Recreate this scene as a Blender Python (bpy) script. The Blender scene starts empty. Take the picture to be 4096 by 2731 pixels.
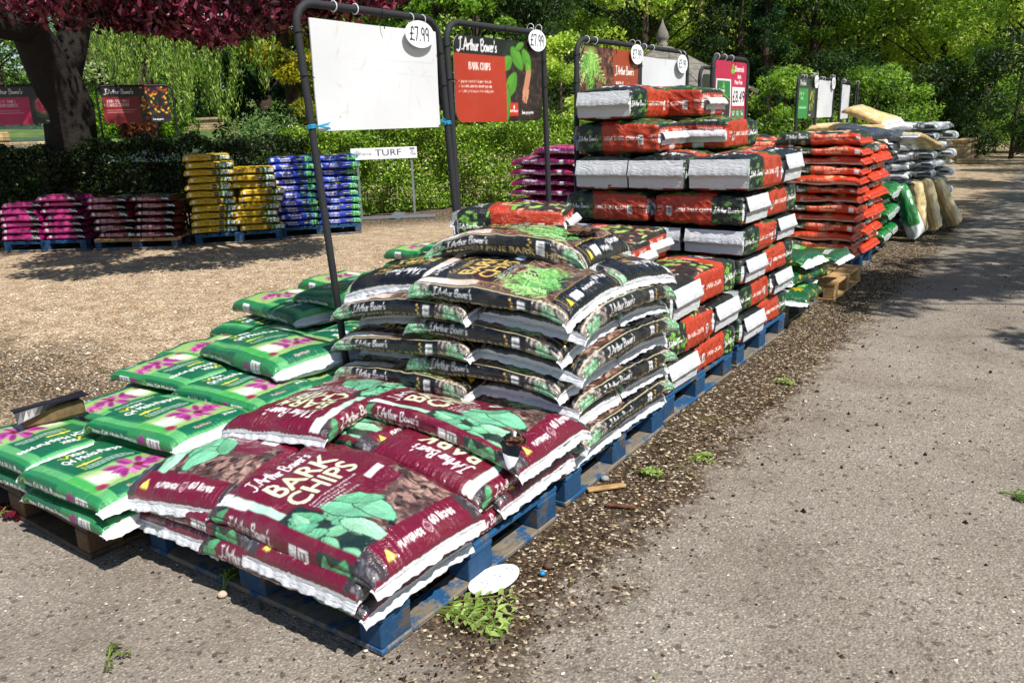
import bpy, math, random
import numpy as np
from mathutils import Vector, Matrix
R = math.radians
scene = bpy.context.scene
col = scene.collection
# ---------------------------------------------------------------- camera, sky, sun, exposure
cam_d = bpy.data.cameras.new('camera'); cam = bpy.data.objects.new('camera', cam_d); col.objects.link(cam)
cam_d.sensor_width = 36.0; cam_d.lens = 28.3; cam_d.clip_start = 0.05; cam_d.clip_end = 400
CAMX, CAMY, CAMZ = 1.522, -1.462, 1.517
YAW, PITCH, ROLL = R(34.92), R(15.08), R(-1.937)
cam.matrix_world = (Matrix.Translation((CAMX, CAMY, CAMZ)) @ Matrix.Rotation(YAW, 4, 'Z')
                    @ Matrix.Rotation(math.pi/2 - PITCH, 4, 'X') @ Matrix.Rotation(ROLL, 4, 'Z'))
scene.camera = cam
SUN_EL = R(54); sun_h = Vector((0.965, -0.262))
w = bpy.data.worlds.new('World'); scene.world = w; w.use_nodes = True
nt = w.node_tree; bg = nt.nodes['Background']
sky = nt.nodes.new('ShaderNodeTexSky'); sky.sky_type = 'NISHITA'; sky.sun_disc = False
sky.sun_elevation = SUN_EL; sky.sun_rotation = math.atan2(sun_h.x, sun_h.y)
sky.air_density = 1.0; sky.dust_density = 0.6
nt.links.new(sky.outputs[0], bg.inputs[0]); bg.inputs[1].default_value = 0.08
sd = bpy.data.lights.new('sun', 'SUN'); sd.energy = 5.0; sd.angle = R(0.5); sd.color = (1.0, 0.955, 0.89)
sun = bpy.data.objects.new('sun', sd); col.objects.link(sun)
sdir = Vector((sun_h.x*math.cos(SUN_EL), sun_h.y*math.cos(SUN_EL), math.sin(SUN_EL)))
sun.rotation_euler = sdir.to_track_quat('Z', 'Y').to_euler(); sun.location = (6, -2, 12)
scene.view_settings.view_transform = 'Standard'; scene.view_settings.look = 'None'
scene.view_settings.gamma = 1; scene.view_settings.exposure = 0.45
cy = scene.cycles
cy.max_bounces = 6; cy.diffuse_bounces = 3; cy.glossy_bounces = 3; cy.transmission_bounces = 4; cy.transparent_max_bounces = 6
RNG = np.random.default_rng(7)

# ---------------------------------------------------------------- helpers
def tag(o, label=None, cat=None, group=None, kind=None):
    if label: o['label'] = label
    if cat: o['category'] = cat
    if group: o['group'] = group
    if kind: o['kind'] = kind
    return o

def empty(name, loc=(0, 0, 0), rz=0.0, parent=None):
    o = bpy.data.objects.new(name, None); col.objects.link(o)
    o.location = loc; o.rotation_euler = (0, 0, rz); o.empty_display_size = .1
    if parent: o.parent = parent
    return o

def lin(c):
    c = np.asarray(c, float)/255.0
    return np.where(c <= .04045, c/12.92, ((c+.055)/1.055)**2.4)

def L4(c): return tuple(lin(c).tolist())+(1.0,)

def mesh_np(name, V, F, colors=None, smooth=True, mats=(), mat_idx=None):
    """V (n,3), F (m,k) constant k or list of arrays."""
    me = bpy.data.meshes.new(name)
    V = np.asarray(V, np.float32)
    Fs = F if isinstance(F, list) else [F]
    Fs = [np.asarray(f, np.int32) for f in Fs if len(f)]
    nl = sum(f.size for f in Fs); nf = sum(len(f) for f in Fs)
    me.vertices.add(len(V)); me.vertices.foreach_set('co', V.ravel())
    me.loops.add(nl); me.loops.foreach_set('vertex_index', np.concatenate([f.ravel() for f in Fs]))
    tot = np.concatenate([np.full(len(f), f.shape[1], np.int32) for f in Fs])
    st = np.concatenate([[0], np.cumsum(tot)[:-1]]).astype(np.int32)
    me.polygons.add(nf); me.polygons.foreach_set('loop_start', st)
    me.polygons.foreach_set('loop_total', tot)
    me.polygons.foreach_set('use_smooth', np.full(nf, bool(smooth)))
    if mat_idx is not None: me.polygons.foreach_set('material_index', np.asarray(mat_idx, np.int32))
    for m in mats: me.materials.append(m)
    if colors is not None:
        a = me.color_attributes.new('art', 'FLOAT_COLOR', 'POINT')
        c = np.ones((len(V), 4), np.float32); c[:, :3] = colors
        a.data.foreach_set('color', c.ravel())
    me.update(calc_edges=True)
    return me

def obj(name, me, parent=None, loc=(0, 0, 0), rz=0.0):
    o = bpy.data.objects.new(name, me); col.objects.link(o)
    o.location = loc; o.rotation_euler = (0, 0, rz)
    if parent: o.parent = parent
    return o

class MB:
    """collects simple solids into one mesh"""
    def __init__(s): s.V = []; s.Q = []; s.T = []; s.n = 0; s.C = []
    def add(s, V, Q=None, T=None, c=None):
        V = np.asarray(V, float)
        if Q is not None and len(Q): s.Q.append(np.asarray(Q)+s.n)
        if T is not None and len(T): s.T.append(np.asarray(T)+s.n)
        s.V.append(V); s.n += len(V)
        s.C.append(np.tile(np.asarray(c if c is not None else (1, 1, 1), float), (len(V), 1)) if np.ndim(c) < 2 else c)
    def box(s, x0, x1, y0, y1, z0, z1, M=None, c=None, bev=0.0):
        if bev > 0:
            b = min(bev, (x1-x0)/3, (y1-y0)/3, (z1-z0)/3)
            P = []; 
            for sx in (0, 1):
                for sy in (0, 1):
                    for sz in (0, 1):
                        X = (x0, x1)[sx]; Y = (y0, y1)[sy]; Z = (z0, z1)[sz]
                        ix = b if sx == 0 else -b; iy = b if sy == 0 else -b; iz = b if sz == 0 else -b
                        P += [(X, Y+iy, Z+iz), (X+ix, Y, Z+iz), (X+ix, Y+iy, Z)]
            P = np.array(P)
            def vi(sx, sy, sz, k): return (sx*4+sy*2+sz)*3+k
            Q = []; T = []
            for a in (0, 1):
                Q.append([vi(a, 0, 0, 0), vi(a, 1, 0, 0), vi(a, 1, 1, 0), vi(a, 0, 1, 0)][::(-1 if a == 0 else 1)])
                Q.append([vi(0, a, 0, 1), vi(1, a, 0, 1), vi(1, a, 1, 1), vi(0, a, 1, 1)][::(1 if a == 0 else -1)])
                Q.append([vi(0, 0, a, 2), vi(1, 0, a, 2), vi(1, 1, a, 2), vi(0, 1, a, 2)][::(-1 if a == 0 else 1)])
            for a in (0, 1):
                for b2 in (0, 1):
                    f = [vi(a, b2, 0, 0), vi(a, b2, 1, 0), vi(a, b2, 1, 1), vi(a, b2, 0, 1)]
                    Q.append(f if a == b2 else f[::-1])
                    f = [vi(a, 0, b2, 0), vi(a, 1, b2, 0), vi(a, 1, b2, 2), vi(a, 0, b2, 2)]
                    Q.append(f if a != b2 else f[::-1])
                    f = [vi(0, a, b2, 1), vi(1, a, b2, 1), vi(1, a, b2, 2), vi(0, a, b2, 2)]
                    Q.append(f if a == b2 else f[::-1])
            for sx in (0, 1):
                for sy in (0, 1):
                    for sz in (0, 1):
                        t = [vi(sx, sy, sz, 0), vi(sx, sy, sz, 1), vi(sx, sy, sz, 2)]
                        T.append(t if (sx+sy+sz) % 2 else t[::-1])
            if M is not None: P = P@np.array(M.to_3x3()).T+np.array(M.translation)
            s.add(P, Q, T, c); return
        P = np.array([(x, y, z) for x in (x0, x1) for y in (y0, y1) for z in (z0, z1)], float)
        Q = [[0, 1, 3, 2], [4, 6, 7, 5], [0, 4, 5, 1], [2, 3, 7, 6], [0, 2, 6, 4], [1, 5, 7, 3]]
        if M is not None: P = P@np.array(M.to_3x3()).T+np.array(M.translation)
        s.add(P, Q, None, c)
    def tube(s, pts, rad, n=8, c=None, cap=True, jit=0.0, rng=None):
        pts = [Vector(p) for p in pts]; m = len(pts)
        rad = [rad]*m if np.isscalar(rad) else rad
        V = []; up = Vector((0, 0, 1))
        d0 = (pts[1]-pts[0]).normalized()
        a = d0.orthogonal().normalized()
        for i, p in enumerate(pts):
            d = ((pts[min(i+1, m-1)]-pts[max(i-1, 0)])).normalized()
            a = (a-d*a.dot(d)); a = a.normalized() if a.length > 1e-6 else d.orthogonal().normalized()
            b = d.cross(a)
            for k in range(n):
                t = 2*math.pi*k/n
                r = rad[i]*(1+(jit*(rng.random()-.5) if rng is not None else 0))
                V.append(p+(a*math.cos(t)+b*math.sin(t))*r)
        Q = [[i*n+k, i*n+(k+1) % n, (i+1)*n+(k+1) % n, (i+1)*n+k] for i in range(m-1) for k in range(n)]
        T = []
        if cap:
            V += [pts[0], pts[-1]]; c0 = m*n; c1 = c0+1
            T = [[c0, (k+1) % n, k] for k in range(n)]+[[c1, (m-1)*n+k, (m-1)*n+(k+1) % n] for k in range(n)]
        s.add([tuple(v) for v in V], Q, T, c)
    def lathe(s, prof, n=24, M=None, c=None):
        V = [(r*math.cos(2*math.pi*k/n), r*math.sin(2*math.pi*k/n), z) for r, z in prof for k in range(n)]
        Q = [[i*n+k, i*n+(k+1) % n, (i+1)*n+(k+1) % n, (i+1)*n+k] for i in range(len(prof)-1) for k in range(n)]
        P = np.array(V, float)
        if M is not None: P = P@np.array(M.to_3x3()).T+np.array(M.translation)
        s.add(P, Q, None, c)
    def build(s, name, mats, parent=None, smooth=False, loc=(0, 0, 0), rz=0.0, color=False):
        V = np.concatenate(s.V)
        F = []
        if s.Q: F.append(np.concatenate(s.Q))
        if s.T: F.append(np.concatenate(s.T))
        me = mesh_np(name, V, F, np.concatenate(s.C) if color else None, smooth, mats if isinstance(mats, (list, tuple)) else [mats])
        return obj(name, me, parent, loc, rz)

# ---------------------------------------------------------------- materials
def newmat(name):
    m = bpy.data.materials.new(name); m.use_nodes = True
    return m, m.node_tree.nodes, m.node_tree.links, m.node_tree.nodes['Principled BSDF']

def noise_node(N, Lk, scale, detail=3, rough=.5, vec=None, dist=0):
    n = N.new('ShaderNodeTexNoise'); n.inputs['Scale'].default_value = scale
    n.inputs['Detail'].default_value = detail; n.inputs['Roughness'].default_value = rough
    n.inputs['Distortion'].default_value = dist
    if vec: Lk.new(vec, n.inputs['Vector'])
    return n

def ramp(N, Lk, src, stops, interp='LINEAR'):
    r = N.new('ShaderNodeValToRGB'); Lk.new(src, r.inputs[0]); cr = r.color_ramp; cr.interpolation = interp
    while len(cr.elements) < len(stops): cr.elements.new(.5)
    for e, (p, c) in zip(cr.elements, stops):
        e.position = p; e.color = c if len(c) == 4 else (*c, 1)
    return r

def mixc(N, Lk, fac, a, b, mode='MIX'):
    m = N.new('ShaderNodeMix'); m.data_type = 'RGBA'; m.blend_type = mode
    for sock, v in ((m.inputs['Factor'], fac), (m.inputs['A'], a), (m.inputs['B'], b)):
        if hasattr(v, 'is_linked') or hasattr(v, 'links'): Lk.new(v, sock)
        else: sock.default_value = v
    return m.outputs['Result']

def mnode(N, Lk, op, a, b=0.0, clamp=False):
    m = N.new('ShaderNodeMath'); m.operation = op; m.use_clamp = clamp
    for i, v in enumerate((a, b)):
        if hasattr(v, 'links'): Lk.new(v, m.inputs[i])
        else: m.inputs[i].default_value = v
    return m.outputs[0]

def bump(N, Lk, h, strength, dist, b):
    n = N.new('ShaderNodeBump'); n.inputs['Strength'].default_value = strength; n.inputs['Distance'].default_value = dist
    Lk.new(h, n.inputs['Height']); Lk.new(n.outputs[0], b.inputs['Normal']); return n

def art_mat(name, rough=.34, coat=0.0, bumpd=.0016, scale=34, spec=.5, dirt=.12):
    m, N, Lk, b = newmat(name)
    a = N.new('ShaderNodeAttribute'); a.attribute_name = 'art'
    tc = N.new('ShaderNodeTexCoord')
    mp = N.new('ShaderNodeMapping'); Lk.new(tc.outputs['Object'], mp.inputs[0]); mp.inputs['Scale'].default_value = (1, 1, 1.6)
    oi = N.new('ShaderNodeObjectInfo')
    vm = N.new('ShaderNodeVectorMath'); vm.operation = 'ADD'; Lk.new(mp.outputs[0], vm.inputs[0])
    cm = N.new('ShaderNodeCombineXYZ'); s5 = mnode(N, Lk, 'MULTIPLY', oi.outputs['Random'], 40.0)
    Lk.new(s5, cm.inputs[0]); Lk.new(s5, cm.inputs[1]); Lk.new(cm.outputs[0], vm.inputs[1])
    n1 = noise_node(N, Lk, scale, 4, .6, vm.outputs[0], 1.6)
    n2 = noise_node(N, Lk, 9, 4, .6, vm.outputs[0], .4)
    dr = ramp(N, Lk, n2.outputs[0], [(.5, (0, 0, 0)), (.78, (1, 1, 1))])
    c = mixc(N, Lk, mnode(N, Lk, 'MULTIPLY', dr.outputs[0], dirt), a.outputs['Color'], L4((150, 140, 120)))
    Lk.new(c, b.inputs['Base Color'])
    rr = ramp(N, Lk, n2.outputs[0], [(.3, (rough*.75,)*3), (.75, (rough*1.5,)*3)])
    Lk.new(rr.outputs[0], b.inputs['Roughness'])
    b.inputs['Specular IOR Level'].default_value = spec
    b.inputs['Coat Weight'].default_value = coat; b.inputs['Coat Roughness'].default_value = .12
    if bumpd > 0:
        mp.inputs['Scale'].default_value = (1, .55, 1.6)
        n3 = noise_node(N, Lk, scale*.35, 5, .62, vm.outputs[0], 2.2); rd = mnode(N, Lk, 'ABSOLUTE', mnode(N, Lk, 'SUBTRACT', n3.outputs[0], .5))
        bump(N, Lk, mnode(N, Lk, 'ADD', n1.outputs[0], mnode(N, Lk, 'MULTIPLY', rd, -4.5)), .6, bumpd*3, b)
    return m

def plain_mat(name, rgb, rough=.6, var=.25, scale=12, bumpd=0.0, metal=0.0, spec=.4, rgb2=None, obj_rand=0.0):
    m, N, Lk, b = newmat(name)
    tc = N.new('ShaderNodeTexCoord')
    n = noise_node(N, Lk, scale, 5, .6, tc.outputs['Object'])
    c1 = L4(rgb); c2 = L4(rgb2) if rgb2 else tuple(v*(1-var) for v in c1[:3])+(1,)
    r = ramp(N, Lk, n.outputs[0], [(.35, c1), (.7, c2)])
    Lk.new(r.outputs[0], b.inputs['Base Color'])
    b.inputs['Roughness'].default_value = rough; b.inputs['Metallic'].default_value = metal
    b.inputs['Specular IOR Level'].default_value = spec
    if bumpd > 0: bump(N, Lk, n.outputs[0], .6, bumpd, b)
    return m
# ---------------------------------------------------------------- printed artwork, rasterised with numpy into vertex colours
_tc = {}
def font_tris(text):
    if text in _tc: return _tc[text]
    cu = bpy.data.curves.new('t', 'FONT'); cu.body = text; cu.resolution_u = 3
    o = bpy.data.objects.new('t', cu); col.objects.link(o)
    dg = bpy.context.evaluated_depsgraph_get(); oe = o.evaluated_get(dg); me = oe.to_mesh()
    me.calc_loop_triangles()
    V = np.zeros(len(me.vertices)*3); me.vertices.foreach_get('co', V); V = V.reshape(-1, 3)[:, :2]
    T = np.zeros(len(me.loop_triangles)*3, int); me.loop_triangles.foreach_get('vertices', T); T = T.reshape(-1, 3)
    oe.to_mesh_clear(); bpy.data.objects.remove(o); bpy.data.curves.remove(cu)
    x0 = V[:, 0].min() if len(V) else 0
    V = V-[x0, 0]; _tc[text] = (V/.7, T); return _tc[text]     # cap height = 1

def arc(cx, cy, rx, ry, a0, a1, n=9):
    return [(cx+rx*math.cos(R(a0+(a1-a0)*i/(n-1))), cy+ry*math.sin(R(a0+(a1-a0)*i/(n-1)))) for i in range(n)]
# hand-lettered glyphs: (advance, [polylines])
HAND = {
 'J': (.62, [[(.5, 1), (.46, .3), (.34, -.05), (.1, -.18), (-.08, -.05)], [(.25, .98), (.78, 1.02)]]),
 '.': (.34, [[(.08, .02), (.11, .04)], [(.08, .05), (.11, .02)]]), "'": (.16, [[(.06, 1), (.02, .78)]]),
 'A': (.72, [[(0, -.02), (.38, 1), (.6, 0)], [(.06, .36), (.62, .34)]]),
 'r': (.36, [[(0, .52), (.03, 0)], [(.03, .3), (.16, .5), (.3, .48)]]),
 't': (.32, [[(.12, .82), (.1, .1), (.2, 0)], [(-.04, .56), (.3, .58)]]),
 'h': (.42, [[(.02, .95), (0, 0)], [(0, .28), (.14, .5), (.27, .42), (.29, 0)]]),
 'u': (.44, [[(0, .5), (.02, .1), (.14, 0), (.27, .12), (.3, .5), (.31, 0)]]),
 'B': (.62, [[(.02, 1), (0, 0)], [(-.06, .95), (.3, 1.04), (.46, .84), (.3, .56), (0, .52)], [(.28, .55), (.52, .36), (.46, .08), (.2, -.04), (-.04, .02)]]),
 'o': (.42, [arc(.17, .25, .16, .26, 0, 360, 11)]),
 'w': (.54, [[(0, .5), (.08, .02), (.2, .4), (.3, .02), (.42, .52)]]),
 'e': (.4, [[(.02, .26), (.28, .3), (.24, .5), (.1, .5), (0, .25), (.1, .0), (.3, .06)]]),
 's': (.34, [[(.26, .48), (.08, .5), (.04, .34), (.22, .2), (.16, .0), (-.02, .04)]]),
 'G': (.7, [[(.5, .85), (.25, 1), (0, .5), (.15, 0), (.45, .05), (.5, .42), (.28, .42)]]),
 'y': (.4, [[(0, .5), (.08, .1), (.22, .12)], [(.3, .5), (.22, -.2), (.02, -.36)]]),
 'p': (.42, [[(0, .5), (0, -.36)], [(0, .4), (.2, .52), (.28, .25), (.12, 0), (0, .08)]]),
 'a': (.42, [arc(.15, .25, .15, .25, 20, 340, 10), [(.29, .5), (.3, .1), (.36, 0)]]),
 'i': (.2, [[(.04, .5), (.04, 0)], [(.05, .72), (.06, .73)]]), 'n': (.42, [[(0, .5), (0, 0)], [(0, .3), (.14, .5), (.27, .42), (.29, 0)]]),
 ' ': (.35, []),
 '£': (.72, [[(.55, .8), (.42, 1), (.22, .92), (.2, .5), (.18, .15), (.0, .0), (.2, .06), (.55, .0)], [(.02, .48), (.45, .5)]]),
 '0': (.62, [arc(.25, .5, .22, .5, 0, 360, 14)]), '1': (.4, [[(.1, .8), (.22, 1), (.2, 0)]]),
 '2': (.6, [[(.02, .8), (.2, 1), (.42, .8), (.3, .45), (0, 0), (.48, .02)]]),
 '3': (.6, [[(.04, .92), (.3, 1), (.42, .78), (.18, .54), (.44, .34), (.34, .04), (.02, .06)]]),
 '4': (.62, [[(.28, 1), (0, .4), (.48, .4)], [(.36, .66), (.34, 0)]]),
 '5': (.6, [[(.44, 1), (.08, .98), (.05, .58), (.32, .6), (.42, .32), (.25, .0), (.0, .06)]]),
 '6': (.6, [[(.36, 1), (.06, .5), (.1, .06), (.34, .02), (.42, .3), (.25, .5), (.05, .32)]]),
 '7': (.58, [[(.0, .98), (.44, 1), (.16, 0)]]), '8': (.6, [arc(.23, .76, .18, .24, 0, 360, 10), arc(.23, .26, .22, .27, 0, 360, 10)]),
 '9': (.6, [arc(.2, .72, .19, .27, 0, 360, 11), [(.39, .8), (.34, 0)]]),
}
SERIF = {  # strokes: (points, width factor); serif ticks at flagged ends
 'A': (.82, [([(.05, 0), (.38, 1)], .5), ([(.38, 1), (.72, 0)], 1.1), ([(.2, .36), (.58, .36)], .5)], [(.05, 0), (.72, 0)]),
 'B': (.7, [([(.12, 0), (.12, 1)], 1.1), ([(.12, 1), (.38, 1), (.5, .78), (.38, .54), (.12, .54)], .8), ([(.38, .54), (.58, .3), (.42, 0), (.12, 0)], .8)], [(.12, 0), (.12, 1)]),
 'C': (.76, [(arc(.4, .5, .34, .5, 45, 315, 14), .9)], [(.64, .82)]),
 'D': (.78, [([(.12, 0), (.12, 1)], 1.1), ([(.12, 1), (.4, 1), (.66, .5), (.4, 0), (.12, 0)], .8)], [(.12, 0), (.12, 1)]),
 'E': (.64, [([(.12, 0), (.12, 1)], 1.1), ([(.12, 1), (.52, 1)], .5), ([(.12, .52), (.42, .52)], .5), ([(.12, 0), (.54, 0)], .5)], [(.12, 0), (.12, 1)]),
 'H': (.86, [([(.14, 0), (.14, 1)], 1.1), ([(.66, 0), (.66, 1)], 1.1), ([(.14, .52), (.66, .52)], .5)], [(.14, 0), (.14, 1), (.66, 0), (.66, 1)]),
 'I': (.4, [([(.18, 0), (.18, 1)], 1.1)], [(.18, 0), (.18, 1)]),
 'J': (.44, [([(.26, 1), (.26, .1), (.08, -.1)], 1.1)], [(.26, 1)]),
 'K': (.8, [([(.14, 0), (.14, 1)], 1.1), ([(.6, 1), (.16, .45)], .5), ([(.28, .56), (.68, 0)], 1.1)], [(.14, 0), (.14, 1), (.66, 0), (.58, 1)]),
 'M': (1.0, [([(.12, 0), (.12, 1)], .6), ([(.12, 1), (.45, .05)], 1.1), ([(.45, .05), (.8, 1)], .5), ([(.8, 1), (.8, 0)], 1.1)], [(.12, 0), (.8, 0), (.1, 1), (.82, 1)]),
 'N': (.84, [([(.12, 0), (.12, 1)], .6), ([(.12, 1), (.64, 0)], 1.1), ([(.64, 0), (.64, 1)], .6)], [(.12, 0), (.64, 1), (.1, 1)]),
 'O': (.82, [(arc(.4, .5, .34, .5, 0, 360, 18), .9)], []),
 'P': (.64, [([(.12, 0), (.12, 1)], 1.1), ([(.12, 1), (.4, 1), (.54, .74), (.4, .48), (.12, .48)], .8)], [(.12, 0), (.12, 1)]),
 'R': (.74, [([(.12, 0), (.12, 1)], 1.1), ([(.12, 1), (.4, 1), (.52, .76), (.38, .52), (.12, .52)], .8), ([(.34, .52), (.64, 0)], 1.0)], [(.12, 0), (.12, 1), (.64, 0)]),
 'S': (.58, [([(.46, .84), (.3, 1), (.12, .86), (.16, .62), (.42, .42), (.46, .16), (.26, 0), (.06, .16)], .9)], []),
 'T': (.72, [([(.33, 0), (.33, 1)], 1.1), ([(.02, 1), (.64, 1)], .5)], [(.33, 0)]),
 'U': (.82, [([(.12, 1), (.12, .25), (.38, 0), (.64, .25), (.64, 1)], .9)], [(.12, 1), (.64, 1)]),
 'L': (.62, [([(.12, 0), (.12, 1)], 1.1), ([(.12, 0), (.54, 0)], .5)], [(.12, 0), (.12, 1)]),
 '&': (.86, [([(.7, .45), (.3, 0), (.08, .22), (.42, .72), (.3, 1), (.16, .78), (.68, 0)], .8)], []),
 '1': (.44, [([(.2, 0), (.2, 1)], 1.1)], [(.2, 0)]), '0': (.62, [(arc(.28, .5, .22, .5, 0, 360, 14), .9)], []),
 '2': (.58, [([(.06, .8), (.24, 1), (.44, .78), (.06, 0), (.5, .03)], .8)], []), '5': (.56, [([(.44, 1), (.1, 1), (.1, .58), (.36, .56), (.44, .26), (.24, 0), (.04, .08)], .8)], []),
 ' ': (.4, [], []),
}

class Art:
    """canvas in metres: axis u (rows) and axis t (cols). px per metre = res"""
    def __init__(s, ulen, t0, t1, res=700, base=(255, 255, 255)):
        s.res = res; s.t0 = t0; s.nu = max(2, int(ulen*res)); s.nt = max(2, int((t1-t0)*res))
        s.A = np.empty((s.nu, s.nt, 3)); s.A[:] = base
        s.U, s.T = np.meshgrid((np.arange(s.nu)+.5)/res, t0+(np.arange(s.nt)+.5)/res, indexing='ij')
    def _blend(s, sl, m, c):
        a = s.A[sl]; m = m[..., None]; s.A[sl] = a*(1-m)+np.asarray(c, float)*m
    def win(s, u0, u1, t0, t1):
        i0 = int(np.clip(math.floor(u0*s.res), 0, s.nu)); i1 = int(np.clip(math.ceil(u1*s.res), 0, s.nu))
        j0 = int(np.clip(math.floor((t0-s.t0)*s.res), 0, s.nt)); j1 = int(np.clip(math.ceil((t1-s.t0)*s.res), 0, s.nt))
        return (slice(i0, i1), slice(j0, j1))
    def rect(s, u0, u1, t0, t1, c, soft=0):
        if u1 < u0: u0, u1 = u1, u0
        if t1 < t0: t0, t1 = t1, t0
        sl = s.win(u0-soft, u1+soft, t0-soft, t1+soft); U = s.U[sl]; T = s.T[sl]
        if U.size == 0: return
        k = 1/max(soft, .6/s.res)
        m = np.clip((U-u0)*k+.5, 0, 1)*np.clip((u1-U)*k+.5, 0, 1)*np.clip((T-t0)*k+.5, 0, 1)*np.clip((t1-T)*k+.5, 0, 1)
        s._blend(sl, m, c)
    def ell(s, u, t, ru, rt, c, rot=0, soft=.05, ring=None):
        r = max(ru, rt)*1.1; sl = s.win(u-r, u+r, t-r, t+r); U = s.U[sl]-u; T = s.T[sl]-t
        if U.size == 0: return
        cr, sr = math.cos(rot), math.sin(rot); a = (U*cr+T*sr)/ru; b = (-U*sr+T*cr)/rt
        d = np.sqrt(a*a+b*b)
        if ring: m = np.clip(1-np.abs(d-1)/ring, 0, 1)
        else: m = np.clip((1-d)/max(soft, .01), 0, 1)
        s._blend(sl, m, c)
    def tri(s, P, c):
        P = np.asarray(P, float); lo = P.min(0); hi = P.max(0); h = .5/s.res
        sl = s.win(lo[0]-h, hi[0]+h, lo[1]-h, hi[1]+h); U = s.U[sl]; T = s.T[sl]
        if U.size == 0: return
        (x0, y0), (x1, y1), (x2, y2) = P
        d = (x1-x0)*(y2-y0)-(x2-x0)*(y1-y0)
        if abs(d) < 1e-12: return
        w0 = ((x1-U)*(y2-T)-(x2-U)*(y1-T))/d; w1 = ((x2-U)*(y0-T)-(x0-U)*(y2-T))/d; w2 = 1-w0-w1
        e = 1e-3
        s._blend(sl, ((w0 >= -e) & (w1 >= -e) & (w2 >= -e)).astype(float), c)
    def line(s, pts, wd, c):
        for (a, b) in zip(pts[:-1], pts[1:]):
            r = wd; sl = s.win(min(a[0], b[0])-r, max(a[0], b[0])+r, min(a[1], b[1])-r, max(a[1], b[1])+r)
            U = s.U[sl]; T = s.T[sl]
            if U.size == 0: continue
            dx, dy = b[0]-a[0], b[1]-a[1]; q = dx*dx+dy*dy+1e-12
            k = np.clip(((U-a[0])*dx+(T-a[1])*dy)/q, 0, 1)
            d = np.hypot(U-a[0]-k*dx, T-a[1]-k*dy)
            s._blend(sl, np.clip((wd/2-d)*s.res+.5, 0, 1), c)
    # text: o = baseline start (u,t), e = reading direction, up = cap direction (unit vectors in (u,t))
    def text(s, txt, o, h, e, up, c, font='sans', wide=1.0, bold=0.0, align='l'):
        o = np.asarray(o, float); e = np.asarray(e, float); up = np.asarray(up, float)
        if font == 'sans':
            V, T = font_tris(txt); V = V*[wide, 1]
            wd = V[:, 0].max() if len(V) else 0
            if align == 'c': V = V-[wd/2, 0]
            if align == 'r': V = V-[wd, 0]
            for off in ((0, 0),)+(((bold, 0), (-bold, 0), (0, bold), (0, -bold)) if bold else ()):
                P = o+(V[:, :1]+off[0])*h*e+(V[:, 1:]+off[1])*h*up
                for t in T: s.tri(P[t], c)
            return wd*h
        G = HAND if font == 'hand' else SERIF
        wd = sum(G.get(ch, G[' '])[0] for ch in txt)*wide; x = {'l': 0, 'c': -wd/2, 'r': -wd}[align]
        for ch in txt:
            g = G.get(ch, G[' '])
            if font == 'hand':
                for pl in g[1]: s.line([o+(x+p[0]*wide)*h*e+p[1]*h*up for p in pl], h*(.112+bold), c)
            else:
                for pl, wf in g[1]: s.line([o+(x+p[0]*wide)*h*e+p[1]*h*up for p in pl], h*wf*(.13+bold), c)
                for p in g[2]:
                    q = o+(x+p[0]*wide)*h*e+p[1]*h*up; s.line([q-e*h*.11, q+e*h*.11], h*.07, c)
            x += g[0]*wide
        return wd*h
    def chips(s, u0, u1, t0, t1, cols, n, size, rng, bgc=(28, 18, 20)):
        s.rect(u0, u1, t0, t1, bgc)
        for _ in range(n):
            u = rng.uniform(u0, u1); t = rng.uniform(t0, t1); a = rng.uniform(0, math.pi); r = size*rng.uniform(.5, 1.2)
            c = np.array(cols[rng.integers(len(cols))])*rng.uniform(.75, 1.15)
            ca, sa = math.cos(a)*r, math.sin(a)*r; k = rng.uniform(.3, .55)
            P = np.array([(u-ca, t-sa), (u+sa*k, t-ca*k), (u+ca, t+sa), (u-sa*k, t+ca*k)])
            P += rng.normal(0, r*.12, P.shape)
            P[:, 0] = np.clip(P[:, 0], u0, u1); P[:, 1] = np.clip(P[:, 1], t0, t1)
            s.tri(P[[0, 1, 2]], np.clip(c, 0, 255)); s.tri(P[[0, 2, 3]], np.clip(c*.86, 0, 255))
    def leaf(s, u, t, ln, wd, rot, c, c2, veins=5):
        cr, sr = math.cos(rot), math.sin(rot); c = np.asarray(c, float)
        def lens(k, cc, sd):
            q = np.linspace(-1, 1, 13); w_ = wd*k*(1-np.abs(q)**1.8)**.8
            A = [(u+x*ln*k*cr, t+x*ln*k*sr) for x in q]; B = [(u+x*ln*k*cr-sd*y*sr, t+x*ln*k*sr+sd*y*cr) for x, y in zip(q, w_)]
            for i in range(12): s.tri([A[i], A[i+1], B[i]], cc); s.tri([A[i+1], B[i+1], B[i]], cc)
        for sd in (-1, 1): lens(1.10, c*.30, sd)
        lens(1, c, 1); lens(1, c*.84, -1)
        for k in range(-veins, veins+1):
            pts = []
            for q in np.linspace(-.92, .92, 7):
                b = wd*k/(veins+1)*math.sqrt(max(0, 1-q*q)); a = ln*q
                pts.append((u+a*cr-b*sr, t+a*sr+b*cr))
            s.line(pts, wd*.07, c2)
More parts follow.
